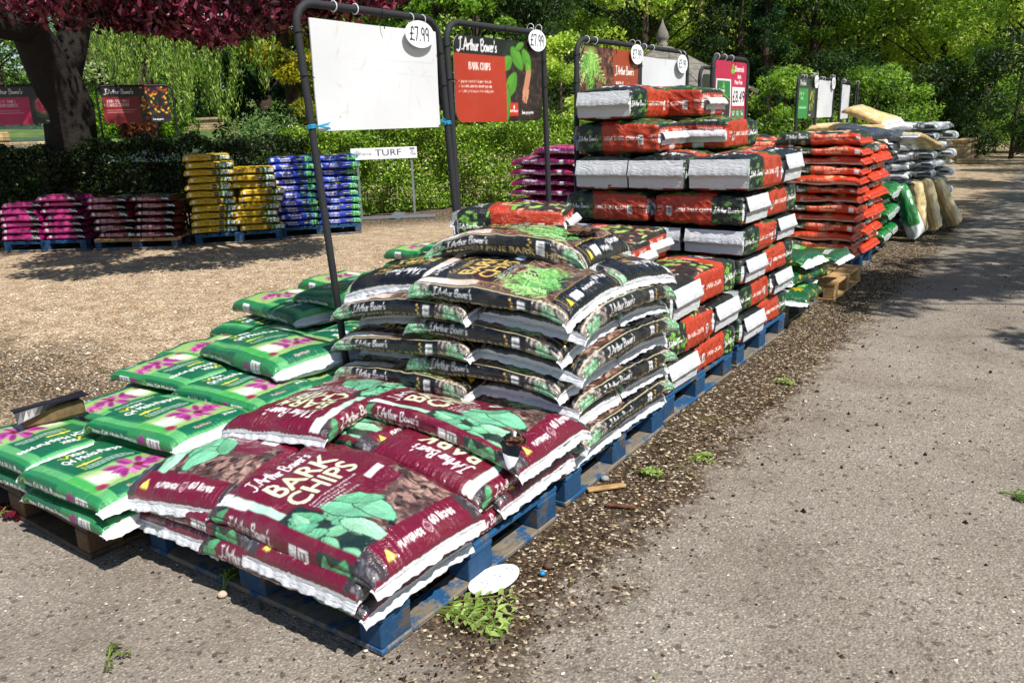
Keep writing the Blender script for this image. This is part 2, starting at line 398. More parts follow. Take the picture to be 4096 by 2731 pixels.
    def fern(s, u, t, ln, rot, c, rng, n=26):
        n = max(6, int(n*.55))
        s.line([(u, t), (u+math.cos(rot)*ln, t+math.sin(rot)*ln)], .003, np.array(c)*.6)
        for i in range(n):
            q = i/n; r = ln*(1-q)*.42*rng.uniform(.7, 1.1)
            bu, bt = u+math.cos(rot)*ln*q, t+math.sin(rot)*ln*q
            for sg in (-1, 1):
                a = rot+sg*rng.uniform(.6, 1.0)
                s.line([(bu, bt), (bu+math.cos(a)*r, bt+math.sin(a)*r)], .0035, np.clip(np.array(c)*rng.uniform(.7, 1.35), 0, 255))
                for q2 in (.3, .5, .7, .9):
                    a2 = a+rng.uniform(-.8, .8)
                    p = (bu+math.cos(a)*r*q2, bt+math.sin(a)*r*q2)
                    s.line([p, (p[0]+math.cos(a2)*.013, p[1]+math.sin(a2)*.013)], .0032, np.clip(np.array(c)*rng.uniform(.8, 1.5), 0, 255))
    def barcode(s, u0, u1, t0, t1, along='u', seed=1):
        s.rect(u0, u1, t0, t1, (235, 235, 235)); rg = np.random.default_rng(seed)
        a, b = (u0, u1) if along == 'u' else (t0, t1); x = a+(b-a)*.12
        while x < b-(b-a)*.12:
            w_ = rg.uniform(.0015, .004)
            if along == 'u': s.rect(x, x+w_, t0+(t1-t0)*.22, t1-(t1-t0)*.1, (50, 50, 50))
            else: s.rect(u0+(u1-u0)*.22, u1-(u1-u0)*.1, x, x+w_, (50, 50, 50))
            x += w_+rg.uniform(.002, .004)
    def lines(s, o, n, ln, h, e, up, c, rng):   # block of unreadably small print
        for i in range(n):
            p = np.array(o, float)-np.array(up)*h*1.8*i; x = 0; L_ = ln*rng.uniform(.75, 1)
            while x < L_:
                w_ = rng.uniform(.01, .028)
                s.line([p+np.array(e)*x, p+np.array(e)*min(x+w_, L_)], h*.55, c); x += w_+h*.8
    def grain(s, amp, rng, cell=3):
        g = rng.normal(0, amp, ((s.nu//cell)+1, (s.nt//cell)+1)); g = np.repeat(np.repeat(g, cell, 0), cell, 1)[:s.nu, :s.nt]
        s.A = np.clip(s.A+g[..., None], 0, 255)
    def sample(s, u, t):
        L_ = lin(s.A)
        # 2x box filter pyramid level by bilinear on slightly blurred image
        x = np.clip(np.asarray(u)*s.res-.5, 0, s.nu-1.001); y = np.clip((np.asarray(t)-s.t0)*s.res-.5, 0, s.nt-1.001)
        K = L_.copy(); K[1:-1, 1:-1] = (L_[1:-1, 1:-1]*4+L_[:-2, 1:-1]+L_[2:, 1:-1]+L_[1:-1, :-2]+L_[1:-1, 2:])/8
        i = x.astype(int); j = y.astype(int); fx = (x-i)[..., None]; fy = (y-j)[..., None]
        return (K[i, j]*(1-fx)*(1-fy)+K[i+1, j]*fx*(1-fy)+K[i, j+1]*(1-fx)*fy+K[i+1, j+1]*fx*fy)
# ---------------------------------------------------------------- bag and bale builders
def section(n, W, S, dt, nb):
    """superellipse section; returns yh, zh (unit), t values"""
    al = .66 if n < 2.7 else .72
    def seg(a0, a1, m):
        th = np.linspace(a0, a1, 400)
        y = np.sign(np.cos(th))*np.abs(np.cos(th))**(2/n); z = np.sign(np.sin(th))*np.abs(np.sin(th))**(2/n)
        d = np.concatenate([[0], np.cumsum(np.hypot(np.diff(y)*W/2, np.diff(z)*S/2))])
        q = np.linspace(0, d[-1], m+1); return np.interp(q, d, y), np.interp(q, d, z)
    mt = max(6, int(W/dt)); ms = max(3, int(S*1.2/dt))
    Y, Z, T = [], [], []
    for (a0, a1, m, t0, t1) in ((math.pi+al, math.pi-al, ms, -S, 0), (math.pi-al, al, mt, 0, W), (al, -al, ms, W, W+S), (-al, -(math.pi-al), nb, W+S, 2*W+S)):
        y, z = seg(a0, a1, m); Y.append(y[:-1]); Z.append(z[:-1]); T.append(np.linspace(t0, t1, m+1)[:-1])
    return np.concatenate(Y), np.concatenate(Z), np.concatenate(T)

def waves(U, P, rng, n, fu, fp, ridged=False):
    out = np.zeros_like(U)
    for _ in range(n):
        ku = rng.uniform(-fu, fu); kp = int(rng.integers(0, fp+1)); ph = rng.uniform(0, 6.28)
        wv = ku*U+kp*P*2*math.pi+ph+1.2*np.sin(U*rng.uniform(3, 9)+P*6.283*int(rng.integers(1, 3))+rng.uniform(0, 6))
        out += (1-2*np.abs(np.sin(wv))**.7) if ridged else np.sin(wv)
    return out/n**.5

def sheet(V2, F2, *a): pass

def bag_mesh(name, art, L, W, H, seed=0, n=2.5, dt=.006, du=None, mat=None, deform=None, wrinkle=1.0, nb=14, belly=1.0, waist=0.0, S=None):
    rng = np.random.default_rng(seed+11)
    S = S or H*1.05
    yh, zh, t = section(n, W, S, dt, nb)
    du = du or dt; me_ = 8.0; th_ = np.linspace(math.pi, 0, 1500)
    cx_ = np.sign(np.cos(th_))*np.abs(np.cos(th_))**(2/me_)*L/2; hz_ = np.abs(np.sin(th_))**(2/me_)*H/2
    ar_ = np.concatenate([[0], np.cumsum(np.hypot(np.diff(cx_), 1.4*np.diff(hz_)))]); nu = max(12, int(ar_[-1]/du)); q_ = np.linspace(0, ar_[-1], nu+1)
    xp = np.interp(q_, ar_, cx_); hb = np.maximum(np.interp(q_, ar_, hz_), .003)*belly; u = q_/ar_[-1]*L; s_ = np.abs(xp)/(L/2)
    aw = W/2*(1+.03*s_**6-waist*(1-s_**2))
    zc = H/2*belly*(1-.34*s_**14)
    U, Yh = np.meshgrid(u, yh, indexing='ij'); _, Zh = np.meshgrid(u, zh, indexing='ij')
    _, T = np.meshgrid(u, t, indexing='ij'); Pn = (T+S)/(2*(W+S))
    HB, AW, ZC, SS = hb[:, None], aw[:, None], zc[:, None], s_[:, None]
    X = xp[:, None]+0*Yh; Y = Yh*AW; Z = ZC+Zh*HB
    # wrinkles
    w1 = waves(U, Pn, rng, 8, 14, 4); w2 = waves(U, Pn, rng, 7, 40, 5, True); w3 = waves(U, Pn, rng, 6, 6, 34, True)
    w4 = waves(U, Pn, rng, 6, 90, 12, True)
    msk = np.clip(.5+.6*waves(U*1.3, Pn, rng, 4, 9, 2), 0, 1)
    w5 = waves(U+Pn*.5, Pn, rng, 5, 22, 2, True)
    d = wrinkle*(.0036*w1+.0034*w2*msk+.0024*w3*(SS**4)+.0014*w3*msk*(1-SS)+.0012*w4*msk+.0030*w5*(1-msk))
    d *= np.clip(HB/(H*.25), .15, 1)
    nl = np.hypot(Yh/(W/2), Zh/(H/2))+1e-9
    Y += d*(Yh/(W/2))/nl; Z += d*(Zh/(H/2))/nl
    lump = waves(U*1.0, Pn, rng, 5, 9, 3)*.0055*wrinkle; Z += lump*np.clip(Zh, 0, 1)*np.clip(1-SS**4, 0, 1)
    Z = np.where(Z < .001, .001+.25*(Z-.001)*0, Z)
    ta = np.where(T > W+S, 2*W+S-T, T)
    V = np.stack([X, Y, Z], -1).reshape(-1, 3); C = art.sample(U*(art.nu/art.res/L), ta).reshape(-1, 3)
    nv = len(t); i = np.arange(nu)[:, None]*nv; k = np.arange(nv)[None]; k2 = (k+1) % nv
    F = np.stack([(i+k), (i+k2), (i+nv+k2), (i+nv+k)], -1).reshape(-1, 4)[:, ::-1]
    cap = []
    for e, base in ((0, 0), (1, nu*nv)):
        V = np.concatenate([V, V[base:base+nv].mean(0, keepdims=True)]); C = np.concatenate([C, C[base:base+1]])
        c = len(V)-1; kk = np.arange(nv)
        tr = np.stack([np.full(nv, c), base+kk, base+(kk+1) % nv], 1); cap.append(tr if e else tr[:, ::-1])
    if deform is not None: V = deform(V)
    return mesh_np(name, V, [F, np.concatenate(cap)], C, True, [mat])

def seal_mesh(name, L, W, H, end, seed, ln=.04, color=(238, 240, 242), deform=None, mat=None, droop=.6, z0=None, seg=60, belly=1.0):
    rng = np.random.default_rng(seed+5)
    m = 6; v = np.linspace(-1, 1, seg); k = np.linspace(0, 1, m)
    K, Vv = np.meshgrid(k, v, indexing='ij')
    z0 = (H*.35*belly) if z0 is None else z0
    y = Vv*W/2*1.035*(1-.02*K)
    ph = rng.uniform(0, 6, 5)
    wv = np.sin(Vv*9+ph[0])*.5+np.sin(Vv*23+ph[1])*.35+np.sin(Vv*41+ph[2])*.2
    x = ln*(K*math.cos(droop*.5)-.12*K*K)+.003*K*np.sin(Vv*17+ph[3])+.002*K*np.sin(Vv*43+ph[2])-.012*(1-K)
    z = z0-ln*droop*K*K*.8+.0045*K*wv
    x = L/2+x
    top = np.stack([x, y, z+.0022*(1-K*.4)], -1).reshape(-1, 3); bot = np.stack([x, y, z-.0022*(1-K*.4)], -1).reshape(-1, 3)
    V = np.concatenate([top, bot])
    if end < 0: V[:, 0] *= -1; V[:, 1] *= -1
    n1 = m*seg; i = (np.arange(m-1)*seg)[:, None]; j = np.arange(seg-1)[None]
    F = np.stack([i+j, i+seg+j, i+seg+j+1, i+j+1], -1).reshape(-1, 4)
    Fb = F[:, ::-1]+n1
    e = (m-1)*seg+np.arange(seg-1); Fe = np.stack([e, e+n1, e+n1+1, e+1], 1)
    sd = []
    for jj, fl in ((0, 1), (seg-1, -1)):
        q = np.arange(m-1)*seg+jj; f = np.stack([q, q+n1, q+seg+n1, q+seg], 1); sd.append(f[:, ::fl])
    C = np.tile(lin(color), (len(V), 1)); crimp = (np.repeat(k, seg) > .55) & (np.repeat(k, seg) < .75)
    C[:n1][crimp] *= .82; C[n1:][crimp] *= .82
    if deform is not None: V = deform(V)
    return mesh_np(name, V, np.concatenate([F, Fb, Fe]+sd), C, True, [mat])

KIND = {}   # kind -> dict(art,L,W,H,name,mat,...)
def place_bag(kind, label, group, x, y, z, deg, seed=0, dome=None, dt=None, tilt=(0, 0), variants=3, H=None, L=None, wrinkle=None, cat='bag', shared=True, seals=None):
    K = KIND[kind]; dt = dt or K['dt']; H = H or K['H']; L = L or K['L']; W = K['W']
    name = K['name']; deform = None
    rz = R(deg)
    if dome is not None:
        c, s_ = math.cos(rz), math.sin(rz)
        def deform(V):
            X = x+V[:, 0]*c-V[:, 1]*s_; Y = y+V[:, 0]*s_+V[:, 1]*c
            V = V.copy(); V[:, 2] += dome(X, Y); return V
        key = None
    else:
        key = (kind, seed % variants, dt, H, L)
    cache = K.setdefault('cache', {})
    if key is not None and key in cache: me, s1, s2 = cache[key]
    else:
        sd_ = seed if key is None else seed % variants
        me = bag_mesh(name, K['art'], L, W, H, sd_, K.get('n', 2.5), dt, None, K['mat'], deform, wrinkle if wrinkle is not None else K.get('wr', 1.0), nb=K.get('nb', 14), waist=K.get('waist', 0))
        s1 = s2 = None
        sc = K.get('seal')
        if sc:
            sg = K.get('sealseg', 60)
            s1 = seal_mesh('end_seal', L, W, H, 1, sd_, K.get('sl', .04), sc, deform, K['mat'], K.get('droop', .6), seg=sg)
            s2 = seal_mesh('end_seal', L, W, H, -1, sd_+50, K.get('sl', .04)*.9, K.get('seal2', sc), deform, K['mat'], K.get('droop', .6), seg=sg)
        if key is not None: cache[key] = (me, s1, s2)
    o = obj(name, me, None, (x, y, z), rz)
    o.rotation_euler = (tilt[0], tilt[1], rz)
    tag(o, label, cat, group)
    if s1 and seals != 'none':
        for m_ in ((s1, s2) if seals is None else ((s1,) if seals == 'foot' else (s2,))): obj('end_seal', m_, o)
    return o

# ---------- compressed bale (box shaped pack) with printed faces
def bale_mesh(name, arts, L, W, H, seed, mat, dt=.0045):
    rng = np.random.default_rng(seed+31)
    nx, ny, nz = int(L/dt), int(W/dt), int(H/dt)
    Vs, Fs, Cs = [], [], []; off = 0
    r = .030
    ph = rng.uniform(0, 6.28, 40); fr = rng.uniform(.6, 1.4, 40)
    def disp(P):
        x, y, z = P[:, 0], P[:, 1], P[:, 2]; o_ = np.zeros(len(P))
        for k in range(6):
            kx, ky, kz = (np.array([math.cos(ph[k]), math.sin(ph[k]), math.cos(ph[k+6])])*(12+9*k)*fr[k])
            o_ += (1-2*np.abs(np.sin(kx*x+ky*y+kz*z+ph[k+12]+1.5*np.sin(7*x+5*z+ph[k+20])))**.6)*.0024/(1+.15*k)
        o_ += .010*np.sin(6*x+ph[30])*np.sin(7*y+ph[31])*np.sin(9*z+ph[32])
        return o_
    def face(fn, a, b, na, nb_, art, au, bt):
        nonlocal off
        A, B = np.meshgrid(np.linspace(-1, 1, na+1), np.linspace(-1, 1, nb_+1), indexing='ij')
        P = fn(A.ravel(), B.ravel())*np.array([L/2, W/2, H/2])
        C = art.sample((au(A)).ravel(), (bt(B)).ravel())
        q = np.clip(P, -np.array([L/2-r, W/2-r, H/2-r]), np.array([L/2-r, W/2-r, H/2-r]))
        dlt = P-q; ln_ = np.linalg.norm(dlt, axis=1, keepdims=True)+1e-9
        nrm = dlt/ln_; 
        bul = (1-(2*P[:, 0]/L)**2)*(1-(2*P[:, 1]/W)**2)+(1-(2*P[:, 0]/L)**2)*(1-(2*P[:, 2]/H)**2)+(1-(2*P[:, 1]/W)**2)*(1-(2*P[:, 2]/H)**2)
        P2 = q+nrm*r; P2 = P2+nrm*(disp(q)+np.clip(bul, 0, 1)*.014)[:, None]
        i = (np.arange(na)*(nb_+1))[:, None]; j = np.arange(nb_)[None]
        F = np.stack([i+j, i+nb_+1+j, i+nb_+2+j, i+j+1], -1).reshape(-1, 4)
        v0, v1, v3 = P[F[0, 0]], P[F[0, 1]], P[F[0, 3]]
        c = P[F[len(F)//2, 0]]
        if np.dot(np.cross(v1-v0, v3-v0), P.mean(0)) < 0: F = F[:, ::-1]
        Vs.append(P2); Cs.append(C); Fs.append(F+off); off += len(P2)
    o1 = np.ones
    face(lambda a, b: np.stack([a, b, o1(len(a))], 1), 0, 0, nx, ny, arts['top'], lambda A: (A+1)/2*L, lambda B: (B+1)/2*W)
    face(lambda a, b: np.stack([a, b, -o1(len(a))], 1), 0, 0, max(nx//4, 6), max(ny//4, 6), arts['top'], lambda A: (A+1)/2*L, lambda B: (B+1)/2*W)
    face(lambda a, b: np.stack([a, -o1(len(a)), b], 1), 0, 0, nx, nz, arts['side'], lambda A: (A+1)/2*L, lambda B: (B+1)/2*H)
    face(lambda a, b: np.stack([a, o1(len(a)), b], 1), 0, 0, nx, nz, arts['side2'], lambda A: L-(A+1)/2*L, lambda B: (B+1)/2*H)
    face(lambda a, b: np.stack([o1(len(a)), a, b], 1), 0, 0, ny, nz, arts['foot'], lambda A: (A+1)/2*W, lambda B: (B+1)/2*H)
    face(lambda a, b: np.stack([-o1(len(a)), a, b], 1), 0, 0, ny, nz, arts['head'], lambda A: W-(A+1)/2*W, lambda B: (B+1)/2*H)
    V = np.concatenate(Vs); V[:, 2] += H/2
    fz = V[:, 2]/H; V[:, 0] += fz*rng.uniform(-.012, .012)+.008*np.sin(V[:, 1]*8+ph[33]); V[:, 1] += fz*rng.uniform(-.014, .014)+.007*np.sin(V[:, 0]*6+ph[34])
    V[:, 2] -= (fz > .5)*.016*(np.clip(np.abs(V[:, 0])/(L/2), 0, 1)**3+np.clip(np.abs(V[:, 1])/(W/2), 0, 1)**3*.6)*fz
    key = np.round(V*2e4).astype(np.int64)
    _, idx, inv = np.unique(key, axis=0, return_index=True, return_inverse=True)
    # weld only the borders would blur colours, so keep split colours but smooth seams visually by rounding
    return mesh_np(name, V, np.concatenate(Fs), np.concatenate(Cs), True, [mat])

def flap_mesh(name, L, W, H, end, seed, mat, color=(208, 211, 215)):
    """folded white end flap: sheet hanging from the upper edge, lip standing proud, lower sheet tucked back"""
    rng = np.random.default_rng(seed+77); seg = 40; v = np.linspace(-1, 1, seg)
    prof = [(.010, .20*2*.9), (.020, .15), (.034, -.03), (.030, -.085), (.015, -.06), (.0125, -.22), (.008, -.40)]
    if end > 0: prof = [(.010, .12), (.022, .06), (.036, -.06), (.032, -.11), (.015, -.09), (.0125, -.20), (.010, -.26)]
    V = []; ph = rng.uniform(0, 6, 4)
    for i, (px, pz) in enumerate(prof):
        wob = .0025*np.sin(v*8+ph[0])+.0015*np.sin(v*27+ph[1])+.001*np.sin(v*61+ph[3]) if 1 < i < 5 else .001*np.sin(v*9+ph[2])
        V.append(np.stack([L/2+px+wob*(1 if i in (2, 3) else .4), v*W/2*.93, H/2+pz*H+wob*.8], 1))
    V = np.concatenate(V); m = len(prof); n1 = len(V)
    V2 = V.copy(); V2[:, 0] -= .004; V = np.concatenate([V, V2])
    if end < 0: V[:, 0] *= -1; V[:, 1] *= -1
    i = (np.arange(m-1)*seg)[:, None]; j = np.arange(seg-1)[None]
    F = np.stack([i+j, i+seg+j, i+seg+j+1, i+j+1], -1).reshape(-1, 4)
    C = np.tile(lin(color), (len(V), 1))
    return mesh_np(name, V, np.concatenate([F, F[:, ::-1]+n1]), C, True, [mat])

BALE = {}
def place_bale(kind, label, group, x, y, z, deg, seed=0, H=None, tilt=(0, 0)):
    K = BALE[kind]; key = (seed % 3); c = K.setdefault('cache', {})
    if key not in c:
        c[key] = (bale_mesh('bale', K['arts'], K['L'], K['W'], K['H'], key+K['s0'], K['mat']),
                  flap_mesh('end_flap', K['L'], K['W'], K['H'], 1, key, K['mat']), flap_mesh('end_flap', K['L'], K['W'], K['H'], -1, key+9, K['mat']))
    o = obj('bark_bale', c[key][0], None, (x, y, z), R(deg)); tag(o, label, 'bale', group)
    o.rotation_euler = (tilt[0], tilt[1], R(deg))
    if H: o.scale = (1, 1, H/K['H'])
    obj('end_flap', c[key][1], o); obj('end_flap', c[key][2], o)
    return o

# ---------- wooden pallet 1.2 wide (x) by 1.0 deep (y)
def make_pallet(mats, name='pallet', Wd=1.2, Dp=1.0, seed=0):
    """origin at the centre on the ground; mats: (deck, block, base)"""
    root = empty(name); rng = np.random.default_rng(seed)
    deck, block, base = mats
    def P(m, nm, x0, x1, y0, y1, z0, z1, mt):
        b = MB(); b.box(x0, x1, y0, y1, z0, z1, bev=.004); return b.build(nm, mt, root)
    hw, hd = Wd/2, Dp/2
    for i, y in enumerate((-hd+.06, 0, hd-.06)):             # base boards along x  (long way)
        pass
    xs = [(-hw, -hw+.10), (-.07, .07), (hw-.10, hw)]
    ys = [(-hd, -hd+.14), (-.07, .07), (hd-.14, hd)]
    for k, (x0, x1) in enumerate(xs): P(0, 'base_board', x0, x1, -hd+.142, hd-.142, 0, .02, base)
    for (y0, y1) in (ys[0], ys[2]): P(0, 'base_board', -hw, hw, y0, y1, 0, .02, base)
    for i, (x0, x1) in enumerate(xs):
        for j, (y0, y1) in enumerate(ys):
            P(0, 'block', x0+.004, x1-.002*(i == 2)-.002, y0+.003, y1-.003, .0205, .105, block)
    for (y0, y1) in ys: P(0, 'stringer_board', -hw, hw, y0+.004, y1-.004, .1055, .126, deck)
    n = 7; wv = (Wd-.02*(n-1))/n
    for i in range(n):
        x0 = -hw+i*(wv+.02); P(0, 'deck_board', x0, x0+wv, -hd, hd, .1265, .148, deck)
    return root

def copy_tree(o, parent=None):
    c = o.copy(); col.objects.link(c); c.parent = parent
    for ch in o.children: copy_tree(ch, c)
    return c
# ---------------------------------------------------------------- printed designs
def rngs(k): return np.random.default_rng(k)
U_, T_ = (1, 0), (0, 1); UM, TM = (-1, 0), (0, -1)
JAB = "J.Arthur Bower's"
def smile(a, u, t, r, c):
    a.ell(u, t, r, r, c, ring=.14)
    for d in (-1, 1): a.ell(u-r*.25, t+d*r*.3, r*.12, r*.12, c)
    a.line([(u+r*.2, t-r*.45), (u+r*.5, t), (u+r*.2, t+r*.45)], r*.13, c)
    a.line([(u-r*1.0, t), (u-r*1.4, t+r*.4)], r*.15, c)

def art_purple():
    L, W, S = .78, .50, .12; g = rngs(1); M = (106, 10, 42)
    a = Art(L, -S, W+S, 600, M)
    br = [(120, 92, 84), (96, 70, 66), (140, 112, 104), (84, 62, 60), (70, 48, 44)]
    a.chips(.43, .655, 0.0, W, [(150, 116, 104), (112, 80, 76), (170, 136, 124), (92, 66, 64), (70, 48, 44)], 620, .027, g, (30, 18, 22))
    a.rect(.06, .44, .0, W, M)
    a.rect(.43, .50, .16, .44, M, .012)
    # stripe along the near edge
    a.rect(.045, .10, .0, .05, (236, 240, 236)); a.rect(.10, .34, .008, .042, (176, 226, 196), .004); a.rect(.05, .20, 0.0, .035, (236, 240, 236), .004)
    a.rect(.34, .66, -.01, .10, (22, 46, 40), .01)
    for k in range(14):
        a.leaf(.38+g.uniform(0, .27), g.uniform(-.005, .12), g.uniform(.035, .06), g.uniform(.016, .026), g.uniform(-.5, .9), [(150, 214, 168), (112, 190, 150), (90, 172, 122), (176, 226, 190)][k % 4], (96, 176, 136))
    a.leaf(.50, .155, .10, .045, .25, (128, 204, 164), (100, 182, 142)); a.leaf(.545, .215, .10, .05, -.25, (140, 214, 172), (108, 190, 150))
    a.leaf(.475, .235, .08, .036, .75, (118, 196, 150), (96, 176, 132)); a.leaf(.60, .10, .085, .035, .1, (182, 230, 196), (130, 200, 160))
    a.text(JAB, (.155, .085), .052, T_, UM, (245, 245, 245), 'hand', wide=.82)
    a.text('BARK', (.255, .10), .078, T_, UM, (226, 236, 196), wide=1.12, bold=.025)
    a.text('CHIPS', (.345, .10), .078, T_, UM, (226, 236, 196), wide=1.05, bold=.025)
    for i, s in enumerate(('Conserves water and suppresses weeds', 'Decorative surface on borders,', 'paths and hard surfaces', "Suitable for children's play areas")):
        a.text(s, (.372+i*.0165, .12), .010, T_, UM, (232, 222, 226))
    a.rect(.665, .735, .035, W-.03, M, .004)
    a.rect(.655, .745, W-.03, W, (60, 50, 54)); a.rect(.655, .745, 0, .035, (60, 50, 54))
    a.text('60 litres', (.705, W-.20), .026, T_, UM, (245, 240, 240), bold=.03)
    a.text('PLAYGRADE', (.712, .13), .015, T_, UM, (245, 240, 240), bold=.05); smile(a, .702, .275, .014, (245, 240, 240))
    for q in [((.72, .055), (.69, .075), (.72, .095))]: a.tri(q, (226, 214, 90))
    a.rect(.395, .425, .36, .44, (238, 238, 238), .003)
    a.rect(.758, L, -S, W+S, (216, 219, 223)); a.rect(0, .03, -S, W+S, (216, 219, 223))
    for sg, e, up, t0 in ((0, U_, T_, -S), (1, UM, TM, W+S)):
        T = (lambda x: -S+x) if sg == 0 else (lambda x: W+S-x)
        UU = (lambda x: x) if sg == 0 else (lambda x: x)
        lo, hi = sorted((T(0), T(S)))
        a.rect(.03, .752, lo, hi, M)
        a.chips(.655, .735, lo, hi, [(92, 90, 96), (60, 58, 66), (120, 116, 120)], 160, .014, g, (30, 28, 34))
        a.rect(.52, .66, min(T(.012), T(S-.022)), max(T(.012), T(S-.022)), (24, 50, 40))
        for k in range(8): a.leaf(.535+g.uniform(0, .11), T(g.uniform(.03, .08)), .036, .016, g.uniform(-.6, 2), [(112, 190, 140), (84, 160, 92), (140, 214, 160)][k % 3], (70, 146, 96))
        a.chips(.045, .12, lo, hi, [(92, 84, 86), (60, 50, 54)], 130, .012, g, (36, 24, 30))
        for k in range(4): a.leaf(.07+.012*k, T(.03+.02*k), .03, .014, 1.0+k, (96, 176, 120), (70, 146, 96))
        o1 = .14 if sg == 0 else .40
        a.text(JAB, (o1 if sg == 0 else .37, T(.062)), .034, e, up, (240, 240, 240), 'hand', wide=.85)
        a.text('BARK CHIPS', (o1 if sg == 0 else .37, T(.018)), .034, e, up, (206, 224, 176), wide=1.0, bold=.02)
        a.rect(.415, .445, min(T(.02), T(.085)), max(T(.02), T(.085)), (232, 232, 234)); a.barcode(.452, .49, min(T(.02), T(.085)), max(T(.02), T(.085)), 'u', 3)
    return a, L, W, S

def art_black():
    L, W, S = .78, .50, .12; g = rngs(2); M = (9, 11, 17); G = (196, 164, 84)
    a = Art(L, -S, W+S, 600, M)
    br = [(142, 108, 92), (118, 84, 68), (168, 134, 116), (96, 66, 54), (80, 52, 44)]
    a.chips(.40, .66, 0, W, br, 700, .026, g, (34, 20, 18)); a.chips(.30, .42, .0, .05, br, 120, .016, g)
    a.rect(.04, .40, .05, W-.02, M, .006)
    a.rect(.04, .32, .004, .044, (234, 236, 240)); a.rect(.2, .34, .006, .044, (214, 190, 180), .006)
    for q in (.0, .047): a.line([(.03, q), (.70, q)], .003, G)
    a.line([(.39, .05), (.41, .30), (.39, W-.03)], .0035, G)
    a.ell(.55, .14, .13, .15, (20, 24, 16), 0, .5)
    for k in range(15):
        a.fern(.56+g.uniform(-.05, .12), .02+g.uniform(0, .22), g.uniform(.12, .2), math.pi*.72+g.uniform(-.5, .9), [(118, 176, 90), (150, 200, 120), (96, 156, 84)][k % 3], g, 20)
    a.text(JAB, (.115, .075), .040, T_, UM, (240, 240, 240), 'hand', wide=.85)
    a.text('GOLDEN PINE', (.19, .10), .030, T_, UM, G, wide=.95)
    a.text('BARK', (.275, .10), .07, T_, UM, (214, 184, 100), wide=1.15, bold=.03)
    a.text('CHIPS', (.36, .10), .07, T_, UM, (214, 184, 100), wide=1.05, bold=.02)
    for i, s in enumerate(('Finest quality bark for a highly decorative finish', "Use on beds, borders and children's play areas", 'Suppresses weeds and aids moisture retention')):
        a.text(s, (.378+i*.012, .11), .0082, T_, UM, (226, 226, 226))
    a.text('PREMIUM', (.10, .30), .014, T_, UM, G); a.text('SELECTION', (.14, .30), .012, T_, UM, G)
    for k in range(5): a.ell(.118, .30+.018*k, .007, .007, G)
    a.ell(.33, .43, .018, .026, (150, 190, 226)); a.ell(.33, .43, .021, .03, G, ring=.1)
    a.rect(.665, .735, .03, W-.03, M, .004); a.line([(.662, .03), (.662, W-.03), (.735, W-.03)], .003, G); a.line([(.662, .03), (.735, .03)], .003, G)
    a.text('60 litres', (.70, W-.17), .024, T_, UM, (240, 240, 240), bold=.02)
    a.text('PLAYGRADE', (.71, .20), .013, T_, UM, (240, 240, 240), bold=.05); smile(a, .70, .315, .013, (240, 240, 240))
    a.rect(.69, .72, .10, .17, (236, 236, 236)); a.tri(((.722, .045), (.694, .062), (.722, .079)), (232, 206, 30))
    a.rect(.755, L, -S, W+S, (216, 219, 223)); a.rect(0, .025, -S, W+S, (216, 219, 223))
    for sg, e, up in ((0, U_, T_), (1, UM, TM)):
        T = (lambda x: -S+x) if sg == 0 else (lambda x: W+S-x)
        lo, hi = sorted((T(0), T(S))); a.rect(.025, .755, lo, hi, M)
        for (u0, u1) in ((.025, .14), (.59, .755)):
            a.chips(u0, u1, lo, hi, [(150, 140, 134), (110, 96, 90), (84, 66, 60), (170, 164, 160)], 170, .015, g, (40, 34, 34))
            for k in range(5): a.fern((u0+u1)/2+g.uniform(-.04, .03), T(.02+g.uniform(0, .03)), .07, (1.2 if sg == 0 else -1.2)+g.uniform(-.8, .8), [(110, 160, 120), (140, 184, 150)][k % 2], g, 12)
        o1 = .16 if sg == 0 else .57
        a.text(JAB, (o1, T(.066)), .032, e, up, (240, 240, 240), 'hand', wide=.85)
        a.text('GOLDEN PINE BARK CHIPS', (o1, T(.024)), .030, e, up, (190, 170, 110), wide=.95)
        q = .505 if sg == 0 else .20
        a.barcode(q+.03, q+.062, min(T(.03), T(.095)), max(T(.03), T(.095)), 't', 5)
        for k in range(5): a.ell(q+.008*(k % 2), T(.045+.012*k), .005, .005, G)
        a.line([(.035, T(S-.008)), (.742, T(S-.008))], .003, (226, 214, 170))
    return a, L, W, S

